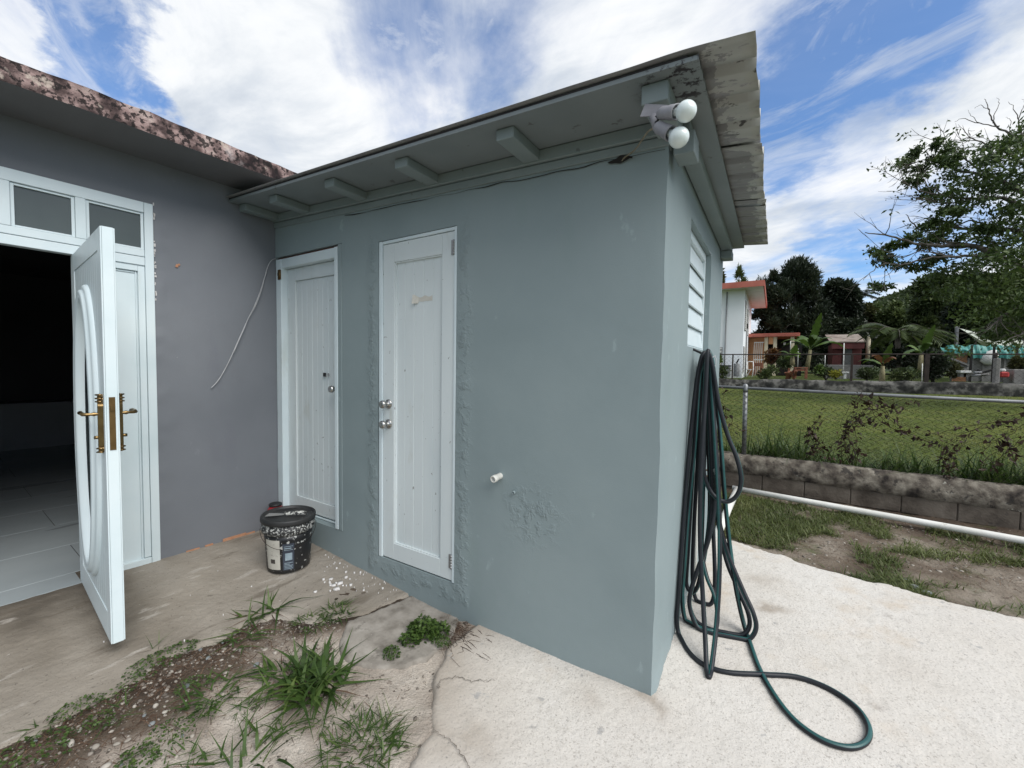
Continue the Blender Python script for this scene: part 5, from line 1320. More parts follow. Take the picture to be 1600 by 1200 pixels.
def stuff_grass(name, label, x, y, zf, L, Wd, dro, matn, up=1.0, seg=2, side=.5):
    n = len(x); D = RNG.normal(size=(n, 3)) * side; D[:, 2] = up * RNG.uniform(.4, 1.2, n)
    V, T, mm = blades(np.stack([x, y, zf(x, y)], -1), D, L, Wd, dro, seg)
    o = part_np(name, V, T, matn, None, np.repeat(np.clip(fbm(x, y, 1.6, 3, 501) + RNG.normal(0, .15, n), 0, 1), mm)); tag(o, label, 'grass', kind='stuff')
def yard_z(x, y): return .085 + (soil_z(x, y) - gz(x, y)) + .02 * sstep(y, 2.6, 3.6)
def yard_ok(x, y):
    dens = fbm(x, y, 2.6, 4, 511) + .30 * np.exp(-((x - 3.35) / .45) ** 2) * (y < 3.4) * (y > 2.0) - .30 * np.exp(-((y - 3.55) / .16) ** 2) * (x > 3.5) - .10 * np.exp(-((x - 4.3) ** 2 + (y - 2.1) ** 2) / .10)
    edge_ = poly_dist(x, y, DRIVE_BACK) > .03
    return edge_ & (RNG.uniform(size=x.shape) < sstep(dens, .49, .66))
x, y = scatter(90000, 2.9, 8.5, 1.4, 3.66, yard_ok)
n = len(x)
stuff_grass('yard_grass', 'patchy green grass on the soil strip between driveway and block wall', x, y, yard_z, RNG.uniform(.04, .135, n), RNG.uniform(.003, .0075, n), .4, 'yard_blade', .9, 3)
x, y = scatter(5000, 2.9, 8.5, 2.0, 3.66, lambda x, y: (poly_dist(x, y, DRIVE_BACK) > .03)); n = len(x); D = rdir(n); D[:, 2] = RNG.uniform(0, .2, n)
V, T, mm = blades(np.stack([x, y, yard_z(x, y) + .003], -1), D, RNG.uniform(.03, .10, n), .003, .1, 2)
o = part_np('yard_litter', V, T, 'litter', None, np.repeat(RNG.uniform(size=n), mm)); tag(o, 'dry leaves and stems on the soil along the block wall', 'plant litter', kind='stuff')
x, y = scatter(3600, 2.95, 8.0, 1.5, 3.6, lambda x, y: (poly_dist(x, y, DRIVE_BACK) > .0) & (fbm(x, y, 1.6, 3, 521) > .48)); R_ = .004 + .012 * RNG.uniform(size=len(x)) ** 4
V, T = pebbles(np.stack([x, y, yard_z(x, y)], -1), R_); o = part_np('yard_gravel', V, T, 'gravel', None, np.repeat(RNG.uniform(.3, 1, len(x)), 12)); tag(o, 'small gravel scattered over the yard soil strip', 'gravel', kind='stuff')
for (u, v, r) in ((1245, 878, .045), (1262, 884, .03), (1430, 908, .035), (1450, 917, .03), (1215, 872, .02), (1415, 896, .02)):
    p_ = gp(u, v); sv, stt = pebbles(np.zeros((1, 3)), np.array([r]), .45); o = part_np('stone', sv, stt, 'stone_grey', None); sm = o.modifiers.new('round', 'SUBSURF'); sm.levels = 1; sm.render_levels = 2
    o.location = (p_[0], p_[1], float(yard_z(np.array(p_[0]), np.array(p_[1]))) + .004); tag(o, 'flat grey stone beside the back edge of the driveway', 'stone', 'flat stones along the driveway edge')
# tall grass behind the fence, one clump after another
def wall_clump(label, x0, n, L, grp=None):
    t = thing('grass_clump', label, 'grass clump', (x0, WY + .25, .42)); nb = n
    x = RNG.normal(x0, .16, nb); y = RNG.uniform(WY + .10, WY + .42, nb); D = RNG.normal(size=(nb, 3)) * .40; D[:, 2] = RNG.uniform(.6, 1.2, nb)
    V, T, mm = blades(np.stack([x, y, np.full(nb, .40)], -1), D, 1.35 * L * RNG.uniform(.45, 1.25, nb), RNG.uniform(.007, .016, nb), RNG.uniform(.08, .55, nb), 5)
    part_np('blades', V, T, 'grass_leaf', t, np.repeat(np.clip(RNG.normal(.62, .22, nb), 0, 1), mm))
wall_clump('tall arching grass clump just right of the fence post', 3.62, 330, .44)
wall_clump('short grass clump behind the fence post', 3.15, 120, .30)
wall_clump('small grass clump under the middle dead vine', 4.18, 150, .26)
wall_clump('broad grass clump between the two fence vines', 4.72, 260, .30)
wall_clump('tall grass clump below the right-hand dead vine', 5.35, 330, .36)
wall_clump('tall grass clump at the right edge of the view', 5.75, 300, .40)
wall_clump('tall grass clump beyond the right edge', 6.5, 250, .38)
n = 3000; x = RNG.uniform(2.2, 9.5, n); y = RNG.uniform(WY + .10, WY + .6, n)
stuff_grass('wall_grass', 'mixed grass fringe along the back of the block wall', x, y, lambda x, y: x * 0 + .40, RNG.uniform(.06, .22, n), RNG.uniform(.004, .008, n), .5, 'grass_leaf', .9, 3)
n = 110000; y = 4.1 + (23.6 - 4.1) * RNG.uniform(size=n) ** 2.2; x = 1.8 + RNG.uniform(size=n) * (.9 + .55 * (y + 1.9)) ; 
stuff_grass('lawn_grass', 'mown yellow-green lawn behind the chain-link fence', x, y, lawn_z, RNG.uniform(.025, .075, n) * (1 + .04 * (y - 4)), RNG.uniform(.005, .011, n) * (1 + .06 * (y - 4)), .4, 'lawn_blade', .7, 1)

# ------------------------------------------------------------------ the far garden
FY = 24.2
fwl = thing('garden_wall', 'long dark mould-blackened retaining wall at the far side of the lawn', 'wall', (7, FY, .4))
xs = np.linspace(-14, 26, 360); V = []; F = []; prof = [(-.02, .30), (-.03, .5), (-.02, .7), (0, .94), (.05, .985), (.22, .99), (.25, .9)]
n = len(prof)
for xx in xs:
    for j, (dy, z_) in enumerate(prof):
        V.append((xx, FY + dy + (fbm(np.array([xx]), np.array([j * .5]), 2.5, 4, 601)[0] - .5) * .09, z_ + (fbm(np.array([xx]), np.array([3.]), .9, 4, 602)[0] - .5) * (.16 if j >= 3 else 0) + .012 * (xx - 6)))
for i in range(len(xs) - 1):
    for j in range(n - 1): F.append((i * n + j, (i + 1) * n + j, (i + 1) * n + j + 1, i * n + j + 1))
m = MB(); m.add(V, F, 0, True); m.build('wall_face', 'far_wall', fwl)
path_ = B('garden_path', 'far_concrete', None, (6.9, 26, FY + .28, FY + 1.4, .80, 1.0)); path_['kind'] = 'structure'
ff = thing('garden_fence', 'thin dark chain-link fence on top of the far garden wall', 'fence', (7, FY + .1, 1))
m = MB(); m.tube([(-10, FY + .1, 2.30), (7, FY + .1, 2.30), (26, FY + .1, 2.26)], .028, 8); m.build('top_rail', 'iron_dark', ff)
for (u, w) in ((1144, .035), (1330, .045), (1447, .075), (1553, .0)):
    if w: p_ = at(u, 590, FY + .1); B('post', 'iron_dark', ff, (p_[0] - w, p_[0] + w, FY + .1 - w, FY + .1 + w, .85, 2.32), c=.004)
V = []; T = []; b_ = 0
for k in range(110):      # thin mesh wires, crossed
    for sg in (1, -1):
        x0 = -6 + k * .22; a, b = np.array([x0, FY + .1, .95]), np.array([x0 + sg * 1.3, FY + .1, 2.27]); w = .0035
        V += [a + [-w, 0, 0], a + [w, 0, 0], b + [w, 0, 0], b + [-w, 0, 0], a + [0, -w, 0], a + [0, w, 0], b + [0, w, 0], b + [0, -w, 0]]; T += [(b_, b_ + 1, b_ + 2), (b_, b_ + 2, b_ + 3), (b_ + 4, b_ + 5, b_ + 6), (b_ + 4, b_ + 6, b_ + 7)]; b_ += 8
part_np('wire_mesh', V, T, 'iron_dark', ff)

# white two-storey house
HY = 27.0
wh = thing('white_house', 'white two-storey house with orange-red roof edge behind the far fence', 'house', (1.5, HY, 1.0))
hx = float(at(1160, 560, HY)[0]); hx2 = hx
B('wall', 'render_white', wh, (-9, hx, HY, HY + 9, .8, 6.30))
def rz(x, y): return 6.36 + .0 * x
m = MB()
B('roof', ['far_white', 'trim_orange'], wh, (-10, hx + .95, HY - .75, HY + 9.5, 6.302, 6.42))
B('roof_edge', 'trim_orange', wh, (-10, hx + 1.0, HY - .82, HY - .755, 6.28, 6.62), (hx + .955, hx + 1.02, HY - .7545, HY + 9.5, 6.28, 6.62))
def louver(x0, x1, y0, y1, z0, z1, nsl, matn, parent, axis_='x'):
    f = B('window', 'louver_grey' if matn != 'far_white' else 'far_grey', parent, (x0, x1, y0, y1, z0, z1))
    h = (z1 - z0) / nsl; m = MB()
    for k in range(nsl):
        if axis_ == 'y': m.box(x1 + .004, x1 + .05, y0 + .04, y1 - .04, z0 + h * k + h * .18, z0 + h * (k + .78))
        else: m.box(x0 + .04, x1 - .04, y0 - .05, y0 - .004, z0 + h * k + h * .18, z0 + h * (k + .82))
    m.build('louver', matn, f)['kind'] = 'stuff'
louver(hx - .02, hx + .03, HY + .55, HY + 1.75, 3.9, 5.7, 14, 'far_white', wh, 'y')
louver(hx - .02, hx + .03, HY + 3.1, HY + 4.6, 3.8, 5.5, 14, 'far_white', wh, 'y')
louver(hx - .02, hx + .03, HY + .4, HY + 1.3, 1.3, 2.9, 14, 'far_white', wh, 'y')
xw0 = float(at(1117, 540, HY)[0]); xw1 = float(at(1129, 540, HY)[0])
louver(xw0, xw1, HY - .03, HY + .02, 1.5, 2.85, 7, 'far_white', wh)
xp_ = float(at(1134, 520, HY)[0]); m = MB(); m.tube([(xp_, HY - .06, 6.2), (xp_, HY - .06, 2.6), (xp_ - .0, HY - .06, 1.2)], .035, 8); m.tube([(hx + .06, HY + 2.4, 4.6), (hx + .06, HY + 2.4, 1.0)], .04, 8); m.build('downpipe', 'far_grey', wh)
B('meter_box', 'far_dark', wh, (hx + .005, hx + .12, HY + 2.3, HY + 2.6, 4.15, 4.45))

def bx_at(name, label, cat, u0, u1, v0, v1, Y, dep, matn, **k):
    a = at(u0, v1, Y); b = at(u1, v0, Y); t = thing(name, label, cat, ((a[0] + b[0]) / 2, Y, a[2]))
    return t, a[0], b[0], a[2], b[2]
t, x0, x1, z0, z1 = bx_at('water_cistern', 'grey cylindrical water cistern against the white house corner', 'tank', 1146, 1156, 568, 588, 26.4, .5, 'far_grey')
m = MB(); r = (x1 - x0) / 2; m.lathe([(r, 0), (r * 1.03, .02), (r, .05), (r, z1 - z0 - .06), (r * .9, z1 - z0)], 20, 0, Matrix.Translation(((x0 + x1) / 2, 26.4, z0))); m.build('body', 'far_grey', t)
m = MB(); m.lathe([(.05, 0), (.05, .08)], 10, 0, Matrix.Translation(((x0 + x1) / 2, 26.4, z1))); m.tube([((x0 + x1) / 2, 26.4, z1 + .08), ((x0 + x1) / 2 + .1, 26.4, z1 + .28)], .04, 8); m.build('valve', 'far_dark', t)
t, x0, x1, z0, z1 = bx_at('low_cupboard', 'low dark grey cupboard against the white house wall', 'cupboard', 1124, 1141, 572, 588, 26.5, .5, 'far_grey')
B('cabinet', 'far_grey', t, (x0, x1, 26.3, 26.8, z0, z1), c=.02); B('cover', 'far_dark', t, (x0 - .04, x1 + .04, 26.25, 26.85, z1 + .002, z1 + .05))

# orange porch house behind
PY = 33.0
ph = thing('porch_house', 'small orange house with a flat tiled porch roof behind the banana plants', 'house', (5.0, PY, 1.2))
xa, xb, xc = (float(at(u, 550, PY)[0]) for u in (1178, 1204, 1240)); zr = float(at(1200, 527, PY)[2]); zr2 = float(at(1200, 523, PY)[2]); zg = 1.05
B('wall', 'wall_orange', ph, (-2, xb - .2, PY + .3, PY + 7, zg, zr))
B('wall', 'far_dark', ph, (xb - .19, xc + .6, PY + 2.6, PY + 7, zg, zr))
B('roof', 'trim_orange', ph, (-2.4, xc + .3, PY - .6, PY + 7.5, zr + .003, zr2 + .05))
m = MB()
for k in range(42): m.box(xa + k * (xc + .25 - xa) / 42, xa + (k + .72) * (xc + .25 - xa) / 42, PY - .68, PY - .602, zr + .01, zr2 + .03)
m.build('roof_tile_edge', 'trim_orange', ph)['kind'] = 'stuff'
for xq in (xb - .28, xb + .25, xc - .1): B('column', 'far_cream', ph, (xq - .11, xq + .11, PY - .35, PY - .12, zg, zr), c=.02)
B('arch_lintel', 'wall_orange', ph, (xb - .15, xb + .13, PY - .3, PY - .15, zr - .5, zr - .003))
gr = B('grille_gate', 'far_white', ph, *[(xa + .12 * k, xa + .12 * k + .035, PY - .32, PY - .28, zg, zr - .35) for k in range(int((xb - .4 - xa) / .12))], (xa, xb - .42, PY - .325, PY - .275, zg + 1.1, zg + 1.16), (xa, xb - .42, PY - .325, PY - .275, zr - .40, zr - .34))
B('porch_lamp', 'far_white', ph, (xb + .75, xb + .88, PY + .2, PY + .33, zr - .55, zr - .38))

# red board shed
RY = 34.0
rs = thing('red_shed', 'dark red board shed with rusty roof and a pale door', 'shed', (9.5, RY, 1.1))
x0, x1 = float(at(1300, 570, RY)[0]), float(at(1345, 570, RY)[0]); z0, z1 = 1.0, float(at(1320, 537, RY)[2]); ztop = float(at(1320, 528, RY)[2])
xd0, xd1 = float(at(1316, 570, RY)[0]), float(at(1330, 570, RY)[0])
pb = (x1 - x0) / 16; bmx = MB(); bmx.box(-pb * .48, pb * .48, -.02, .02, 0, z1 - z0, c=.004); tmp = bmx.build('board', 'shed_red', None); bme2 = tmp.data; bpy.data.objects.remove(tmp)
for k in range(16):
    xx = x0 + pb * (k + .5)
    if xd0 - .05 < xx < xd1 + .05: continue
    o = new_obj('board', bme2, rs); o.location = (xx - 9.5, -.03 + random.uniform(-.008, .008), z0 - 1.1)
B('wall', 'shed_red', rs, (x0, x1, RY + .001, RY + 3, z0, z1)); B('fascia_board', 'shed_red', rs, (x0 - .1, x1 + .1, RY - .3, RY - .25, z1 - .35, z1 + .1))
B('door', 'louver_grey', rs, (xd0, xd1, RY - .07, RY - .01, z0, z1 - .36), c=.01)
m = MB(); m.add([(x0 - .2, RY - .35, z1 + .06), (x1 + .2, RY - .35, z1 + .06), (x1 + .2, RY + 3.2, ztop + .4), (x0 - .2, RY + 3.2, ztop + .4), (x0 - .2, RY - .35, z1 + .12), (x1 + .2, RY - .35, z1 + .12), (x1 + .2, RY + 3.2, ztop + .46), (x0 - .2, RY + 3.2, ztop + .46)], [(0, 3, 2, 1), (4, 5, 6, 7), (0, 1, 5, 4), (1, 2, 6, 5), (2, 3, 7, 6), (3, 0, 4, 7)]); m.build('roof', 'rust_roof', rs)
t, x0, x1, z0, z1 = bx_at('water_tank', 'cream upright water tank behind the right side of the red shed', 'tank', 1352, 1361, 526, 562, 36, 1, 'far_cream')
r = (x1 - x0) / 2; m = MB(); m.lathe([(r, 0), (r, (z1 - z0) * .45), (r * 1.04, (z1 - z0) * .47), (r, (z1 - z0) * .5), (r, (z1 - z0) * .9), (r * .6, z1 - z0)], 16, 0, Matrix.Translation(((x0 + x1) / 2, 36, z0))); m.build('body', 'far_cream', t)
m = MB(); m.lathe([(r * .4, 0), (r * .4, .15)], 12, 0, Matrix.Translation(((x0 + x1) / 2, 36, z1))); m.build('cap', 'far_grey', t)
# low concrete kerb in the garden
x0, x1 = float(at(1290, 573, 31)[0]), float(at(1365, 573, 31)[0]); kb = B('garden_kerb', 'far_concrete', None, (x0, x1, 31, 31.4, .9, float(at(1320, 570, 31)[2])), c=.03); tag(kb, 'low pale concrete kerb in front of the red shed', 'kerb')

# reddish planters and table frames
def trestle(name, label, cat, u0, u1, vt, vb, Y, matn):
    a, b = at(u0, vb, Y), at(u1, vt, Y); t = thing(name, label, cat, ((a[0] + b[0]) / 2, Y, a[2])); x0, x1, z0, z1 = a[0], b[0], a[2], b[2]
    B('top', matn, t, (x0, x1, Y - .35, Y + .35, z1 - .06, z1), c=.01)
    for xx in (x0 + .06, x1 - .06):
        for yy in (Y - .3, Y + .3): B('leg', matn, t, (xx - .05, xx + .05, yy - .05, yy + .05, z0, z1 - .062))
    B('rail', matn, t, (x0 + .12, x1 - .12, Y - .32, Y - .28, z1 - .2, z1 - .08)); return t
trestle('garden_table', 'reddish wooden garden table on the far terrace', 'table', 1240, 1262, 574, 591, 25.6, 'wood_reddish')
t, x0, x1, z0, z1 = bx_at('wood_pile', 'jumbled stack of reddish boards left of the garden table', 'wood pile', 1228, 1242, 572, 592, 25.5, 1, '')
for k in range(9):
    m = MB(); a = random.uniform(-.5, .5); xx = random.uniform(x0, x1); L = (z1 - z0) * random.uniform(.7, 1.1); m.box(-.05, .05, -.02, .02, 0, L); m.xf(Matrix.Translation((xx, 25.5 + random.uniform(-.3, .3), z0)) @ Matrix.Rotation(a, 4, 'Y') @ Matrix.Rotation(random.random(), 4, 'X')); m.build('board', 'wood_reddish', t)
trestle('plant_stand', 'small reddish wooden stand beside the white house corner', 'stand', 1176, 1192, 567, 585, 26.2, 'wood_reddish')
t, x0, x1, z0, z1 = bx_at('garden_chair', 'pale metal garden chair beside the small reddish stand', 'chair', 1166, 1176, 565, 589, 25.6, 1, '')
m = MB(); ym = 25.6
for xx in (x0, x1): m.tube([(xx, ym, z0), (xx + .05, ym + .1, (z0 + z1) / 2), (xx + .02, ym + .25, z1)], .025, 6)
m.tube([(x0, ym, z0), (x0 + .2, ym + .3, z0 + .45)], .025, 6); m.tube([(x0, ym + .25, z1), (x1, ym + .25, z1)], .025, 6); m.build('frame', 'far_white', t); B('seat', 'far_white', t, (x0, x1, ym - .2, ym + .2, (z0 + z1) / 2 - .03, (z0 + z1) / 2))
# white posts
for (u, vt, vb, Y, lab) in ((1246.5, 545, 572, 27.0, 'thin white garden post behind the garden table'), (1317.5, 536, 591, 25.5, 'tall thin white post in front of the red shed door'), (1235, 533, 546, 28, 'short white stake left of the big banana plant'), (1440.5, 568, 594, 25.3, 'thin pale post left of the rusty fence post'), (1289, 555, 570, 27.5, 'thin grey stake left of the red shed')):
    a, b = at(u, vb, Y), at(u, vt, Y); m = MB(); m.tube([(a[0], Y, a[2] - .1), ((a[0] + b[0]) / 2, Y, b[2])], .019, 8); o = m.build('garden_post', 'far_white', None); tag(o, lab, 'post')
a, b = at(1320, 592, 25), at(1323.5, 583, 25); o = B('garden_pipe', 'far_white', None, (a[0] - .05, a[0] + .05, 24.95, 25.05, a[2], b[2]), (a[0] - .12, a[0] + .14, 24.9, 25.1, b[2] + .002, b[2] + .07), c=.01); tag(o, 'short white capped pipe at the foot of the tall white post', 'pipe')

# pool yard at the right: tarp, sail, brick and grey walls, balustrade
QY = 30.0
def X(u, v=560, Y=QY): return float(at(u, v, Y)[0])
def Z(u, v, Y=QY): return float(at(u, v, Y)[2])
gw = thing('grey_yard_wall', 'dull grey concrete wall under the green tarpaulin', 'wall', (13, QY, 1)); B('wall_face', 'far_concrete', gw, (X(1512), X(1680), QY, QY + .3, .8, Z(1550, 559)))
for u in (1518, 1535, 1568): B('pier', 'far_concrete', gw, (X(u), X(u + 3), QY - .08, QY - .002, .8, Z(1550, 558.5)))
bw2 = thing('brick_wall', 'low orange brick wall beside the balustrade', 'wall', (11, QY, 1)); x0, x1, z0, z1 = X(1489), X(1512) - .01, 1.0, Z(1500, 551); ncx, ncz = 12, 12
B('mortar', 'far_concrete', bw2, (x0, x1, QY + .02, QY + .3, z0, z1))
bwd, bht = (x1 - x0) / ncx, (z1 - z0) / ncz; bb = MB(); bb.box(-bwd * .46, bwd * .46, -.03, .03, bht * .06, bht * .94); tmp = bb.build('brick', 'far_brick', None); brm = tmp.data; bpy.data.objects.remove(tmp)
for j in range(ncz):
    for i in range(ncx - (j % 2)):
        o = new_obj('brick', brm, bw2); o.location = (x0 + bwd * (i + .5 + .5 * (j % 2)) - 11, .01 + random.uniform(-.006, .006), z0 + bht * j - 1)
tp = thing('green_tarpaulin', 'sagging green tarpaulin stretched along the top of the grey wall', 'tarpaulin', (13, QY - .2, Z(1550, 558)))
nx, nz = 60, 10; V = []; F = []
for i in range(nx + 1):
    u = 1472 + (1680 - 1472) * i / nx
    for j in range(nz + 1):
        t_ = j / nz; vt = 539 + 1.2 * math.sin(i * .7) + (3 if i < 3 else 0); vb = 552 + (8 if u > 1520 else 0) + 1.0 * math.sin(i * 1.1)
        x_, y_, z_ = at(u, vb + (vt - vb) * t_, QY - .25); V.append((x_, y_ + .02 * math.sin(i * 2.1 + t_ * 2) + (.5 * max(0, t_ - .45)), z_ - .02 * math.sin(i * 1.3) * t_))
for i in range(nx):
    for j in range(nz): F.append((i * (nz + 1) + j, (i + 1) * (nz + 1) + j, (i + 1) * (nz + 1) + j + 1, i * (nz + 1) + j + 1))
m = MB(); m.add(V, F, 0, False); o_ = m.build('sheet', 'tarp_green', tp)
B('rope_post', 'far_dark', tp, *[(X(u) - .04, X(u) + .04, QY - .6, QY - .52, 1.0, Z(u, 540)) for u in (1511, 1545, 1580)])
gp_ = thing('steel_post', 'tall grey steel post holding the shade sail', 'post', (X(1494), QY + 1, 1)); B('shaft', 'far_grey', gp_, (X(1492.5, 530, QY + 1), X(1496.5, 530, QY + 1), QY + .9, QY + 1.15, 1, Z(1494, 511.5, QY + 1)), c=.01); B('cap', 'far_white', gp_, (X(1492.2, 530, QY + 1), X(1496.8, 530, QY + 1), QY + .88, QY + 1.17, Z(1494, 511.5, QY + 1) + .002, Z(1494, 510.5, QY + 1)))
sl_ = thing('shade_sail', 'pale fabric shade sail stretched behind the green tarpaulin', 'shade sail', tuple(at(1540, 540, QY + 1)))
def sail(c0, c1, c2, c3, n=14):
    V = []; F = []
    for i in range(n + 1):
        for j in range(n + 1):
            s, t_ = i / n, j / n; p_ = (1 - s) * (1 - t_) * c0 + s * (1 - t_) * c1 + s * t_ * c2 + (1 - s) * t_ * c3
            p_ = p_ + np.array([0, 0, -.5 * math.sin(PI * s) * math.sin(PI * t_)]); V.append(p_)
    for i in range(n):
        for j in range(n): F.append((i * (n + 1) + j, (i + 1) * (n + 1) + j, (i + 1) * (n + 1) + j + 1, i * (n + 1) + j + 1))
    m = MB(); m.add(V, F, 0, True); return m
m = sail(at(1499, 513, QY + 1), at(1562, 529, QY + 5), at(1580, 541, QY + 6), at(1534, 533, QY + 1)); o_ = m.build('fabric', 'sail', sl_); o_.modifiers.new('t', 'SOLIDIFY').thickness = .01
m = sail(at(1546, 535, QY + 1), at(1590, 529, QY + 5), at(1660, 525, QY + 5), at(1570, 541, QY + 1)); o_ = m.build('fabric', 'sail', sl_); o_.modifiers.new('t', 'SOLIDIFY').thickness = .01
m = MB(); m.tube([at(1499, 513, QY + 1), at(1495, 512, QY + 1)], .02, 6); m.tube([at(1557, 516, QY + 5), at(1557, 545, QY + 5)], .05, 6); m.build('mast', 'far_grey', sl_)
bs = thing('balustrade', 'sloping stair balustrade of small columns beside the brick wall', 'balustrade', tuple(at(1495, 575, QY - 1)))
a, b = Vector(at(1475, 556, QY - 1)), Vector(at(1513, 571, QY - 1)); a2, b2 = Vector(at(1478, 566, QY - 1)), Vector(at(1512, 579, QY - 1))
def bar(p, q, w, h, name, matn, parent):
    m = MB(); V = []
    for e in (p, q):
        for dy in (-w, w):
            for dz in (-h, h): V.append((e.x, e.y + dy, e.z + dz))
    m.add(V, [(0, 1, 3, 2), (4, 6, 7, 5), (0, 4, 5, 1), (2, 3, 7, 6), (0, 2, 6, 4), (1, 5, 7, 3)]); return m.build(name, matn, parent)
bar(a, b, .12, .05, 'hand_rail', 'far_concrete', bs); bar(a2, b2, .14, .06, 'base_rail', 'far_concrete', bs)
for k in range(12):
    t_ = (k + .5) / 12; p_, q_ = a.lerp(b, t_), a2.lerp(b2, t_); m = MB(); h = p_.z - q_.z - .1; m.lathe([(.05, 0), (.04, h * .15), (.065, h * .4), (.035, h * .75), (.05, h)], 8, 0, Matrix.Translation((q_.x, q_.y, q_.z + .05))); m.build('baluster', 'far_concrete', bs)
cp = thing('concrete_post', 'thick weathered concrete post in front of the grey yard wall', 'post', (X(1555, 590, 25), 25, 1)); B('shaft', 'far_concrete', cp, (X(1551.5, 590, 25), X(1559, 590, 25), 24.8, 25.1, .85, Z(1555, 560, 25)), c=.02); B('cap', 'iron_dark', cp, (X(1552, 590, 25), X(1554.5, 590, 25), 24.85, 25.0, Z(1555, 560, 25) + .002, Z(1555, 551, 25)))
bn = thing('garden_bench', 'pale stone garden bench on the lawn below the balustrade', 'bench', tuple(at(1508, 586, 27))); a = at(1497, 579, 27); b = at(1514, 586, 27)
B('seat', 'far_white', bn, (a[0], b[0], 26.7, 27.3, a[2] - .12, a[2]), c=.02); B('leg', 'far_concrete', bn, (a[0] + .15, a[0] + .35, 26.8, 27.2, b[2] - .1, a[2] - .122)); B('leg', 'far_concrete', bn, (b[0] - .35, b[0] - .15, 26.8, 27.2, b[2] - .1, a[2] - .122))
rc = thing('stacked_tubs', 'red and white plastic tubs beside the concrete post', 'tubs', tuple(at(1567, 586, 26))); a = at(1560, 586, 26); b = at(1575, 581, 26); B('red_tub', 'red_far', rc, (a[0], b[0], 25.8, 26.4, a[2] - .1, b[2]), c=.05); B('white_tub', 'far_white', rc, (a[0] + .03, b[0] - .1, 25.85, 26.35, b[2] + .002, b[2] + .14), c=.04)
wb = thing('white_sack', 'bright white sack hung on the grey yard wall', 'sack', tuple(at(1546, 560, QY - .2))); m = MB(); c_ = Vector(at(1547, 558, QY - .2)); m.lathe([(.02, -.42), (.22, -.36), (.30, -.1), (.26, .2), (.12, .36), (.03, .42)], 14, 0, Matrix.Translation(c_) @ Matrix.Rotation(.5, 4, 'Y') @ Matrix.Diagonal((1, .5, 1, 1))); m.build('bag', 'far_white', wb)
sp = thing('scrap_pile', 'dark heap of pipes and boards in front of the balustrade foot', 'scrap pile', tuple(at(1528, 587, 27)))
for k in range(8):
    a = at(random.uniform(1512, 1530), random.uniform(578, 588), 27 + random.uniform(-.5, .5)); b = at(random.uniform(1530, 1552), random.uniform(576, 588), 27 + random.uniform(-.5, .5)); m = MB(); m.tube([a, b], .05, 6); m.build('scrap_pipe', ('far_dark', 'far_grey', 'far_concrete')[k % 3], sp)
ov = thing('stone_oven', 'grey block barbecue with a dark opening at the right edge', 'barbecue', tuple(at(1592, 590, 26))); x0, x1 = X(1583, 590, 26), X(1612, 590, 26); zt_ = Z(1590, 577, 26); B('body', 'far_concrete', ov, (x0, x1, 26, 27, .9, zt_), c=.03); B('opening', 'far_dark', ov, (x0 + .5, x1 - .2, 25.98, 25.998, .95, zt_ - .12))

# ------------------------------------------------------------------ plants of the garden
def shrub(label, u, v0, v1, hw, Y, n, ls, matn, name='shrub', cat='shrub', lumps=7, group=None):
    c = at(u, v1, Y); top = at(u, v0, Y); w = abs(at(u + hw, v1, Y)[0] - c[0]); h = top[2] - c[2]
    t = thing(name, label, cat, tuple(c), group)
    cs = []; 
    for k in range(lumps):
        a = random.random() * 2 * PI; r = random.random() ** .5
        cs.append((c[0] + w * .62 * r * math.cos(a), Y + w * .5 * r * math.sin(a), c[2] + h * random.uniform(.25, .78), w * random.uniform(.3, .5), h * random.uniform(.2, .34), random.uniform(-.3, .3)))
    idx = RNG.integers(0, lumps, n); C_ = np.array(cs)[idx]
    d = rdir(n); rr = RNG.uniform(.55, 1.08, n)[:, None]
    P_ = C_[:, :3] + d * rr * np.stack([C_[:, 3], C_[:, 3], C_[:, 4]], -1)
    P_[:, 2] = np.maximum(P_[:, 2], c[2] + .02)
    V, T = leaves(P_, unit(d + RNG.normal(size=(n, 3)) * .7), rdir(n, .6), ls * RNG.uniform(.6, 1.3, n), ls * .5 * RNG.uniform(.6, 1.2, n), .2)
    part_np('leaves', V, T, matn, t, np.repeat(np.clip(RNG.normal(.5, .2, n) + C_[:, 5], 0, 1), 4))
    m = MB()
    for k in range(min(5, lumps)): m.tube([(c[0] + random.uniform(-.05, .05), Y, c[2] - .1), tuple((np.array(cs[k][:3]) + np.array([c[0], Y, c[2]])) / 2), cs[k][:3]], [.03, .02, .01], 6)
    m.build('stems', 'twig', t)['kind'] = 'stuff'; return t
shrub('reddish croton bush in front of the porch house', 1206, 545, 572, 15, 29, 900, .20, 'leaf_red')
shrub('low green bush left of the garden path edge', 1198, 570, 590, 18, 25.8, 900, .14, 'leaf_mid')
shrub('loose green bush behind the garden table', 1228, 556, 576, 16, 28, 900, .18, 'leaf_mid')
shrub('dark grey-green bush under the big banana plant', 1268, 552, 578, 20, 29, 1100, .18, 'leaf_dark')
shrub('bright yellow-leaved small shrub near the tall white post', 1305, 577, 590, 10, 25.6, 260, .16, 'leaf_yellow')
shrub('low green bed of plants left of the tall white post', 1290, 574, 591, 24, 26.5, 1000, .14, 'leaf_mid')
shrub('low green bed of plants right of the red shed', 1355, 575, 592, 26, 26.5, 1000, .14, 'leaf_mid')
shrub('small yellow-green plant among the low beds', 1278, 570, 584, 9, 26, 200, .18, 'leaf_bright')
shrub('grey-green small bush in front of the garden kerb', 1287, 566, 582, 11, 28.5, 400, .14, 'leaf_dark')
shrub('leafy green bush at the left corner of the white house', 1122, 553, 566, 10, 24.5, 140, .24, 'leaf_bright')
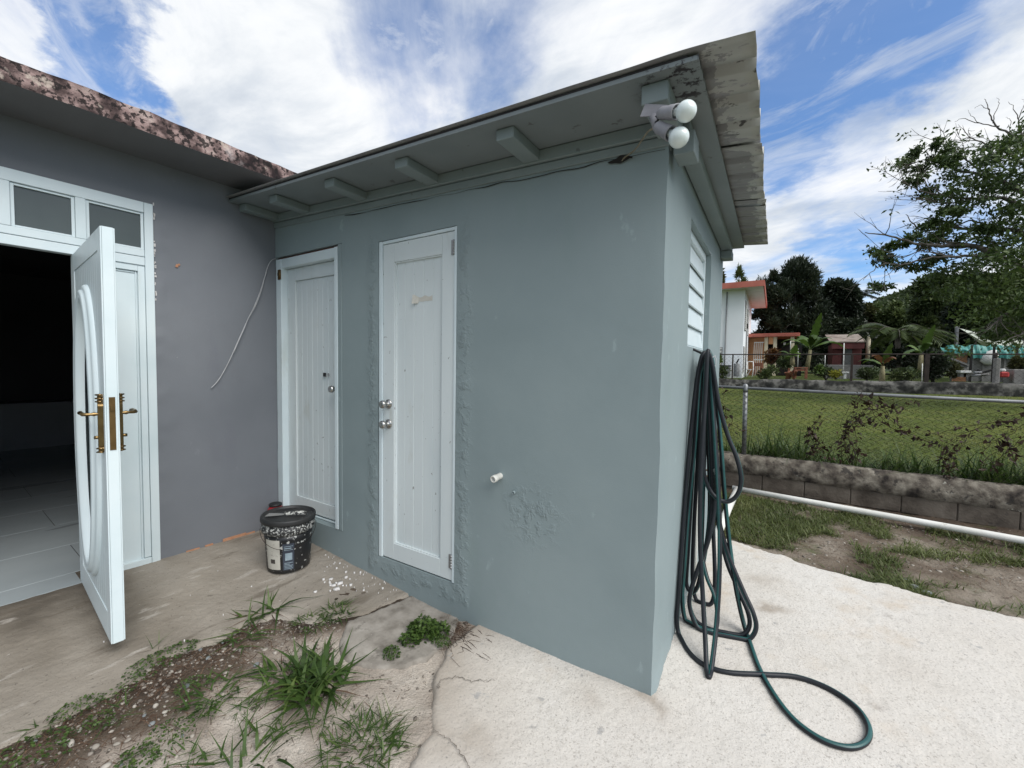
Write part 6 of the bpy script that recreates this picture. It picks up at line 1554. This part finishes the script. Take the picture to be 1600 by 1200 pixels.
shrub('low weeds at the foot of the low cupboard', 1128, 574, 592, 12, 25, 350, .16, 'leaf_mid')
shrub('big dense dark bush left of the balustrade', 1458, 545, 596, 26, 27.5, 3200, .20, 'leaf_dark', lumps=12)
shrub('dark undergrowth below the palm', 1405, 540, 575, 30, 31, 2400, .22, 'leaf_dark', lumps=10)
shrub('low green groundcover right of the small banana plant', 1412, 575, 596, 26, 25.6, 1200, .15, 'leaf_mid', lumps=9)
shrub('yellow-green bush at the right edge by the barbecue', 1592, 560, 582, 16, 26.8, 900, .18, 'leaf_olive')
shrub('low bush at the foot of the brick wall', 1490, 562, 588, 14, 28, 700, .16, 'leaf_olive')
def banana(label, u, vb, vt, Y, nl, ll, lw, brown=0, lean=0):
    c = at(u, vb, Y); h = at(u, vt, Y)[2] - c[2]; t = thing('banana_plant', label, 'banana plant', tuple(c)); hs = h * .45
    m = MB(); m.tube([(c[0], Y, c[2] - .1), (c[0] + lean * .3, Y, c[2] + hs * .5), (c[0] + lean * .6, Y, c[2] + hs)], [.13, .11, .08], 10); m.build('stem', 'leaf_stem', t)
    for k in range(nl):
        a = 2 * PI * k / nl + random.uniform(-.4, .4) if k else -PI / 2 + .3; up = random.uniform(.5, 1.9) if k else 2.2
        L = ll * random.uniform(.75, 1.1); dx, dy = math.cos(a), math.sin(a); n_ = 26; V = []; F = []
        for i in range(n_ + 1):
            t_ = i / n_; r_ = L * t_ * (1 / math.hypot(1, up)) ; z_ = L * t_ * up / math.hypot(1, up) - (.6 if k else .22) * L * t_ ** 2.4
            cx, cy, cz = c[0] + lean * .6 + dx * r_, Y + dy * r_, c[2] + hs + z_
            w = lw * (math.sin(PI * min(1, max(0, (t_ - .12) / .88)) ** .75) ** .8 if t_ > .12 else .06) * (1 + random.uniform(-.42, .12)) * .5
            sx, sy = -dy, dx; V += [(cx + sx * w, cy + sy * w, cz - w * .35), (cx, cy, cz), (cx - sx * w, cy - sy * w, cz - w * .35)]
        for i in range(n_): F += [(3 * i, 3 * i + 3, 3 * i + 4, 3 * i + 1), (3 * i + 1, 3 * i + 4, 3 * i + 5, 3 * i + 2)]
        off = np.array(wloc(t)); tone = np.clip(np.full(len(V), random.uniform(.0, .65)) + RNG.normal(0, .08, len(V)), 0, 1)
        o = new_obj('leaf', mesh_np('leaf', np.array(V) - off, F, ['leaf_red' if k >= nl - brown else 'leaf_bright'], smooth=True, attrs={'tone': tone}), t)
mat('leaf_stem', ((.16, .15, .07), (.26, .22, .13)), 4, 6, .7, stretch=(1, 1, .2))
banana('tall banana plant with wide arching leaves beside the porch house', 1261, 575, 512, 28.5, 10, 2.7, .50, lean=.2)
banana('young banana plant with a brown dead leaf near the far fence', 1378, 594, 545, 25.2, 6, 1.6, .36, 2)
banana('banana plant with two upright pale leaves right of the dark palm', 1438, 580, 522, 27.2, 5, 1.9, .42)
banana('small banana sprout left of the garden table', 1238, 568, 545, 27, 6, 1.1, .5)

def fern_palm(label, u, vc, Y, nf, L, matn, vb=590):
    c = at(u, vc, Y); b = at(u, vb, Y); t = thing('palm_tree', label, 'palm', (c[0], Y, b[2])); m = MB(); m.tube([(c[0], Y, b[2]), (c[0] + .1, Y, (b[2] + c[2]) / 2), tuple(c)], [.16, .13, .12], 10); m.build('trunk', 'bark', t)
    m = MB(); P_ = []; D_ = []; N_ = []
    for k in range(nf):
        a = 2 * PI * k / nf + random.uniform(-.3, .3); up = random.uniform(.1, 1.3); pts = []
        for i in range(13):
            t_ = i / 12; r_ = L * t_ / math.hypot(1, up); z_ = L * t_ * up / math.hypot(1, up) - .5 * L * t_ ** 2
            pts.append(Vector((c[0] + r_ * math.cos(a), Y + r_ * math.sin(a), c[2] + z_)))
        m.tube(pts, [.03 * (1 - .8 * i / 12) for i in range(13)], 5)
        for i in range(1, 13):
            f = (pts[i] - pts[i - 1]).normalized(); sd_ = f.cross(Vector((0, 0, 1))).normalized()
            for s in (-1, 1):
                for j in range(3):
                    P_.append(pts[i - 1].lerp(pts[i], j / 3)); D_.append(f * .6 + sd_ * s + Vector((0, 0, -.35))); N_.append(Vector((0, 0, 1)))
    m.build('frond_rib', 'twig', t); n = len(P_)
    V, T = leaves(np.array(P_), np.array(D_), np.array(N_), L * .24 * RNG.uniform(.7, 1.1, n), .05, .1); part_np('fronds', V, T, matn, t, np.repeat(RNG.uniform(.1, .8, n), 4))
fern_palm('dark feathery palm behind the young banana plant', 1402, 522, 31, 16, 2.6, 'leaf_mid')
fern_palm('distant palm rising above the tree line left of the hill', 1343, 462, 60, 14, 2.2, 'leaf_dark', 560)

# ------------------------------------------------------------------ trees
def tree(label, u, vt, vb, hw, Y, n, ls, matn, lumps=16, spiky=0, name='tree', group=None, low=.12):
    random.seed(sum(map(ord, label)))
    c = at(u, vb, Y); top = at(u, vt, Y); w = abs(at(u + hw, vb, Y)[0] - c[0]); h = top[2] - c[2]
    t = thing(name, label, 'tree', tuple(c), group); cs = []
    for k in range(lumps):
        zf = random.uniform(low, .9); prof_ = math.sin(PI * min(1, .22 + zf * .78)) ** .6; a = random.random() * 2 * PI; r = random.random() ** .5 * .8
        cs.append((c[0] + w * prof_ * r * math.cos(a), Y + w * .7 * prof_ * r * math.sin(a), c[2] + h * zf, w * random.uniform(.2, .36), h * random.uniform(.06, .13), random.uniform(-.28, .28)))
    cs.append((c[0], Y, c[2] + h * .93, w * .16, h * .07, .1))
    C0 = np.array(cs); idx = RNG.integers(0, len(cs), n); C_ = C0[idx]; d = rdir(n); rr = (RNG.uniform(.25, 1.0, n) ** .6)[:, None]
    if spiky: d[:, 2] = np.abs(d[:, 2]) * 1.7 - .3
    P_ = C_[:, :3] + d * rr * np.stack([C_[:, 3], C_[:, 3], C_[:, 4]], -1) * RNG.uniform(.8, 1.25, n)[:, None]
    D = d + RNG.normal(size=(n, 3)) * .6; D[:, 2] += .8 * spiky - .2
    V, T = leaves(P_, D, rdir(n, .8), ls * RNG.uniform(.6, 1.4, n), ls * (.28 if spiky else .55) * RNG.uniform(.7, 1.2, n), .2)
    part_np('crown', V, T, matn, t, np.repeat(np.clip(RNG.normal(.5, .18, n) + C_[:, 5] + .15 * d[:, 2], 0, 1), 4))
    m = MB(); tr = max(.12, h * .022); m.tube([(c[0], Y, c[2] - .3), (c[0] + .1 * w, Y, c[2] + h * .3), (c[0], Y, c[2] + h * .62), (c[0] - .03 * w, Y, c[2] + h * .9)], [tr, tr * .8, tr * .5, tr * .15], 8)
    for k in range(0, lumps, 2):
        q_ = Vector(cs[k][:3]); s_ = Vector((c[0], Y, c[2] + (q_.z - c[2]) * .55)); m.tube([s_, s_.lerp(q_, .55) + Vector((0, 0, .1)), q_], [tr * .4, tr * .25, tr * .08], 6)
    m.build('trunk', 'bark', t); return t
tree('spiky green tree showing above the white house roof at far left', 1150, 423, 560, 22, 42, 5000, .34, 'leaf_mid', 12, 1)
tree('bushy green tree touching the shed corner above the white house', 1122, 425, 560, 16, 40, 3500, .32, 'leaf_olive', 10)
tree('tall black-green tree with feathery top right of the white house', 1242, 411, 575, 58, 44, 34000, .36, 'leaf_dark', 46, 1)
tree('broad dark tree between the white house and the tallest tree', 1203, 430, 575, 44, 42, 20000, .34, 'leaf_dark', 28, 1)
tree('rounded dark tree right of the tallest dark tree', 1302, 438, 575, 54, 46, 28000, .34, 'leaf_dark', 38)
tree('olive tree on the slope right of the rounded dark tree', 1350, 476, 575, 40, 48, 12000, .32, 'leaf_olive', 18)
tree('hazy green tree in front of the hill', 1395, 474, 575, 42, 46, 12000, .32, 'leaf_mid', 18)
tree('grey-green leafy tree in front of the hill at the middle right', 1452, 432, 580, 46, 38, 15000, .32, 'leaf_mid', 26)
tree('dark leafy tree behind the steel post', 1510, 440, 575, 44, 36, 13000, .32, 'leaf_dark', 22)
tree('bushy tree behind the shade sail', 1560, 430, 560, 52, 35, 14000, .32, 'leaf_mid', 24)
tree('dense tree at the right edge behind the pool yard', 1625, 400, 570, 56, 36, 14000, .32, 'leaf_big', 24)
# mass of undergrowth under those trees
n = 26000; u_ = RNG.uniform(1110, 1640, n); v_ = 520 + 50 * RNG.uniform(size=n); Yd = RNG.uniform(44, 54, n)
P_ = np.array([at(a, b, c) for a, b, c in zip(u_, v_, Yd)]); V, T = leaves(P_, rdir(n), rdir(n, .6), RNG.uniform(.25, .5, n), RNG.uniform(.15, .3, n), .2)
o = part_np('far_undergrowth', V, T, 'leaf_dark', None, np.repeat(np.clip(fbm(P_[:, 0], P_[:, 2], .5, 3, 701), 0, 1), 4)); tag(o, 'dark undergrowth massed beneath the far trees', 'undergrowth', kind='stuff')
n = 45000; xx = RNG.uniform(20, 150, n); yy = RNG.uniform(95, 165, n); zz = hill_z(xx, yy); sc_ = RNG.uniform(0, 1, n)
P_ = np.stack([xx, yy, zz + RNG.uniform(0, 2.4, n) * fbm(xx, yy, .15, 3, 711)], -1); V, T = leaves(P_, rdir(n, .4), rdir(n, .8), RNG.uniform(.7, 1.6, n), RNG.uniform(.5, 1.1, n), .25)
o = part_np('hillside_wood', V, T, 'leaf_mid', None, np.repeat(np.clip(fbm(xx, yy, .09, 3, 712) + RNG.normal(0, .12, n), 0, 1), 4)); tag(o, 'far green wooded hillside on the right horizon', 'wood', kind='stuff')

# the big spreading tree at the right
TY = 17.0
bt = thing('spreading_tree', 'large spreading tree with long bare-tipped branches at the right edge', 'tree', tuple(at(1672, 590, TY)))
def tp_(u, v, dy=0): return Vector(at(u, v, TY + dy))
m = MB()
def limb(pts, r0, r1, dy0=0, dy1=0, sub=0, tw=None):
    n_ = len(pts); W_ = [tp_(u, v, dy0 + (dy1 - dy0) * i / (n_ - 1)) for i, (u, v) in enumerate(pts)]
    S_ = smooth_path(W_, 5); N_ = len(S_); S_ = [p + Vector((random.gauss(0, .012), random.gauss(0, .012), random.gauss(0, .012))) for p in S_]
    R_ = [r0 + (r1 - r0) * (i / (N_ - 1)) ** .8 for i in range(N_)]
    m.tube(S_, R_, 7)
    for k in range(sub):
        i = random.randint(N_ // 5, N_ - 2); d = (S_[min(i + 1, N_ - 1)] - S_[i - 1]).normalized(); p = S_[i]; L = random.uniform(.4, 1.25)
        dd = (d + Vector((random.gauss(0, .5), random.gauss(0, .5), random.gauss(.12, .45)))).normalized(); P2 = [p]
        for q_ in range(5):
            dd = (dd + Vector((random.gauss(0, .2), random.gauss(0, .2), random.gauss(.02, .2)))).normalized(); P2.append(P2[-1] + dd * L / 5)
        m.tube(P2, [R_[i] * .45 + .004, R_[i] * .35 + .004, .009, .007, .005, .003], 5)
        tips.append(P2[-1]); tips.append(P2[3])
        for _ in range(2):
            j = random.randint(2, 4); e = (dd + Vector((random.gauss(0, .7), random.gauss(0, .5), random.gauss(0, .7)))).normalized(); m.tube([P2[j], P2[j] + e * L * .2, P2[j] + e * L * .35 + Vector((0, 0, .03))], [.007, .005, .003], 5)
tips = []
limb([(1672, 600), (1668, 520), (1655, 450), (1640, 390), (1625, 330), (1612, 270), (1600, 225)], .26, .06)
limb([(1650, 440), (1610, 425), (1564, 403), (1518, 384), (1473, 384), (1433, 381), (1391, 369), (1351, 364)], .13, .012, 0, -1.5, 14)
limb([(1564, 403), (1520, 400), (1490, 401), (1450, 404), (1413, 413), (1382, 412), (1362, 425), (1348, 438)], .05, .006, -.4, -2.0, 8)
limb([(1500, 402), (1470, 398), (1440, 392), (1410, 400), (1385, 398)], .03, .006, -.8, -1.5, 6)
limb([(1640, 400), (1597, 364), (1564, 358), (1518, 358), (1479, 355), (1442, 361), (1425, 348), (1416, 335)], .09, .008, 0, 1.2, 12)
limb([(1560, 360), (1520, 345), (1490, 352), (1455, 340), (1420, 352)], .035, .006, .5, 1.5, 6)
limb([(1628, 345), (1592, 321), (1566, 310), (1518, 310), (1479, 307), (1442, 299), (1413, 287)], .08, .008, 0, -1.0, 12)
limb([(1520, 310), (1480, 318), (1440, 312), (1420, 318)], .025, .005, -.5, -1.2, 4)
limb([(1615, 310), (1575, 287), (1541, 273), (1501, 267), (1473, 255), (1442, 250), (1413, 262)], .07, .008, 0, .8, 12)
limb([(1541, 273), (1510, 250), (1485, 235), (1462, 222), (1440, 235)], .03, .006, .4, 1.2, 6)
limb([(1605, 262), (1575, 240), (1545, 228), (1515, 215), (1500, 222)], .045, .006, 0, -1.0, 7)
limb([(1600, 225), (1575, 208), (1552, 191), (1544, 168), (1538, 155)], .04, .005, 0, .3, 0)
limb([(1560, 198), (1530, 193), (1505, 185), (1492, 190)], .018, .004, .1, .3, 0)
limb([(1552, 191), (1555, 175), (1562, 160), (1558, 152)], .014, .003, .1, .4, 0)
limb([(1530, 193), (1520, 183), (1512, 172)], .011, .003, .1, .4, 0); limb([(1545, 172), (1532, 165), (1522, 170)], .011, .003, .1, .3, 0)
limb([(1600, 225), (1593, 200), (1590, 180), (1577, 158)], .03, .004, 0, .2, 0); limb([(1591, 185), (1600, 165), (1598, 155)], .014, .003, 0, .2, 0); limb([(1575, 208), (1580, 190), (1572, 182)], .012, .003, 0, .2, 0)
limb([(1650, 450), (1620, 470), (1590, 480), (1560, 500), (1540, 520)], .08, .01, 0, -1.5, 8)
limb([(1655, 460), (1630, 500), (1600, 520), (1575, 530)], .06, .01, 0, -1.0, 6)
limb([(1640, 400), (1680, 360), (1720, 330), (1760, 330)], .12, .02, 0, 1, 8); limb([(1650, 430), (1700, 410), (1750, 420)], .12, .02, 0, -1, 8); limb([(1612, 270), (1650, 230), (1690, 215)], .06, .01, 0, 0, 8)
m.build('trunk', 'bark', bt)
cl = [(1415, 258, 11), (1430, 275, 10), (1423, 243, 8), (1436, 262, 7), (1460, 225, 7), (1475, 238, 7), (1460, 250, 10), (1490, 248, 13), (1500, 272, 16), (1525, 285, 22), (1540, 252, 24), (1560, 225, 20), (1578, 212, 18), (1598, 222, 22), (1590, 260, 32), (1562, 265, 28), (1455, 295, 9), (1470, 303, 12), (1500, 308, 18), (1535, 312, 22), (1475, 325, 8), (1508, 328, 8), (1555, 342, 15), (1590, 345, 24), (1480, 347, 10), (1458, 345, 8), (1445, 352, 6), (1420, 372, 12), (1455, 372, 13), (1472, 362, 9), (1365, 392, 7), (1376, 396, 5), (1388, 383, 7), (1398, 400, 10), (1404, 410, 8), (1440, 410, 11), (1470, 398, 8), (1520, 372, 12), (1545, 362, 13), (1580, 385, 26), (1605, 400, 32), (1530, 412, 28), (1490, 428, 22), (1560, 440, 40), (1605, 450, 46), (1585, 490, 40), (1545, 468, 30), (1605, 510, 32), (1568, 520, 18), (1545, 522, 9), (1370, 446, 5), (1381, 449, 5), (1520, 440, 25), (1690, 220, 40), (1650, 260, 50), (1700, 330, 60), (1660, 380, 50), (1740, 400, 60), (1690, 440, 60), (1640, 310, 40), (1620, 235, 30)]
LP = []; TN = []
for (u, v, r) in cl:
    c = np.array(tp_(u, v, random.uniform(-1.2, 1.2))); R_ = r / F_PX * 18.9 * 1.0
    k = int((30 + 11 * r + r * r * .30) * (1.4 if r < 14 else (.62 if v < 420 else .9))); nl = max(3, int(r / 3.0)); sub = c + RNG.normal(size=(nl, 3)) * R_ * np.array([.5, .6, .36])
    ix = RNG.integers(0, nl, k); LP.append(sub[ix] + RNG.normal(size=(k, 3)) * np.array([1, 1, .6]) * (R_ * .15 + .05)); TN.append(np.clip(RNG.normal(.45, .2, k) + RNG.uniform(-.25, .3, nl)[ix] + (.2 if v > 425 and u > 1540 else 0), 0, 1))
for p in tips:
    if random.random() < .22:
        k = random.randint(5, 14); LP.append(np.array(p) + RNG.normal(size=(k, 3)) * .10); TN.append(RNG.uniform(.1, .8, k))
P_ = np.concatenate(LP); TN = np.concatenate(TN); n = len(P_)
V, T = leaves(P_, rdir(n, -.3), rdir(n, .7), RNG.uniform(.06, .20, n), RNG.uniform(.035, .10, n), .2); part_np('crown', V, T, 'leaf_big', bt, np.repeat(TN, 4))

# ------------------------------------------------------------------ things in the dark room
ct = thing('kitchen_counter', 'long pale counter at the back of the dark room', 'counter', tuple(HM @ Vector((-6.2, -.3, .138))))
HB('body', 'counter_pale', ct, (-6.45, -6.0, -3, 2.5, .139, .79)); HB('top', 'counter_pale', ct, (-6.48, -5.95, -3.05, 2.5, .792, .83))
vs_ = thing('stemmed_jar', 'pale lidded jar on a stem standing on the dark counter', 'jar', tuple(HM @ Vector((-6.15, -.16, .83))))
c = HM @ Vector((-6.15, -.16, .83)); m = MB(); m.lathe([(.09, 0), (.09, .015), (.03, .04), (.025, .14), (.05, .17), (.10, .21), (.105, .29), (.085, .32)], 20, 0, Matrix.Translation(c)); m.build('body', 'far_white', vs_); m = MB(); m.lathe([(.088, .322), (.08, .36), (.03, .38), (.015, .41)], 20, 0, Matrix.Translation(c)); m.build('lid', 'far_white', vs_)
dk = MB(); dk.tube(smooth_path([HM @ Vector((-5.94, -.02, .20)), HM @ Vector((-5.92, -.02, .146)), HM @ Vector((-4.2, -.28, .146)), HM @ Vector((-3.0, -.5, .146)), HM @ Vector((-1.5, -.78, .146)), HM @ Vector((-.9, -.9, .146))], 6), .010, 8); tag(dk.build('floor_cable', 'black_metal'), 'black cable running across the tiled floor of the dark room', 'cable')

# ------------------------------------------------------------------ render settings
S.render.engine = 'CYCLES'
S.cycles.max_bounces = 8; S.cycles.diffuse_bounces = 4; S.cycles.transparent_max_bounces = 8
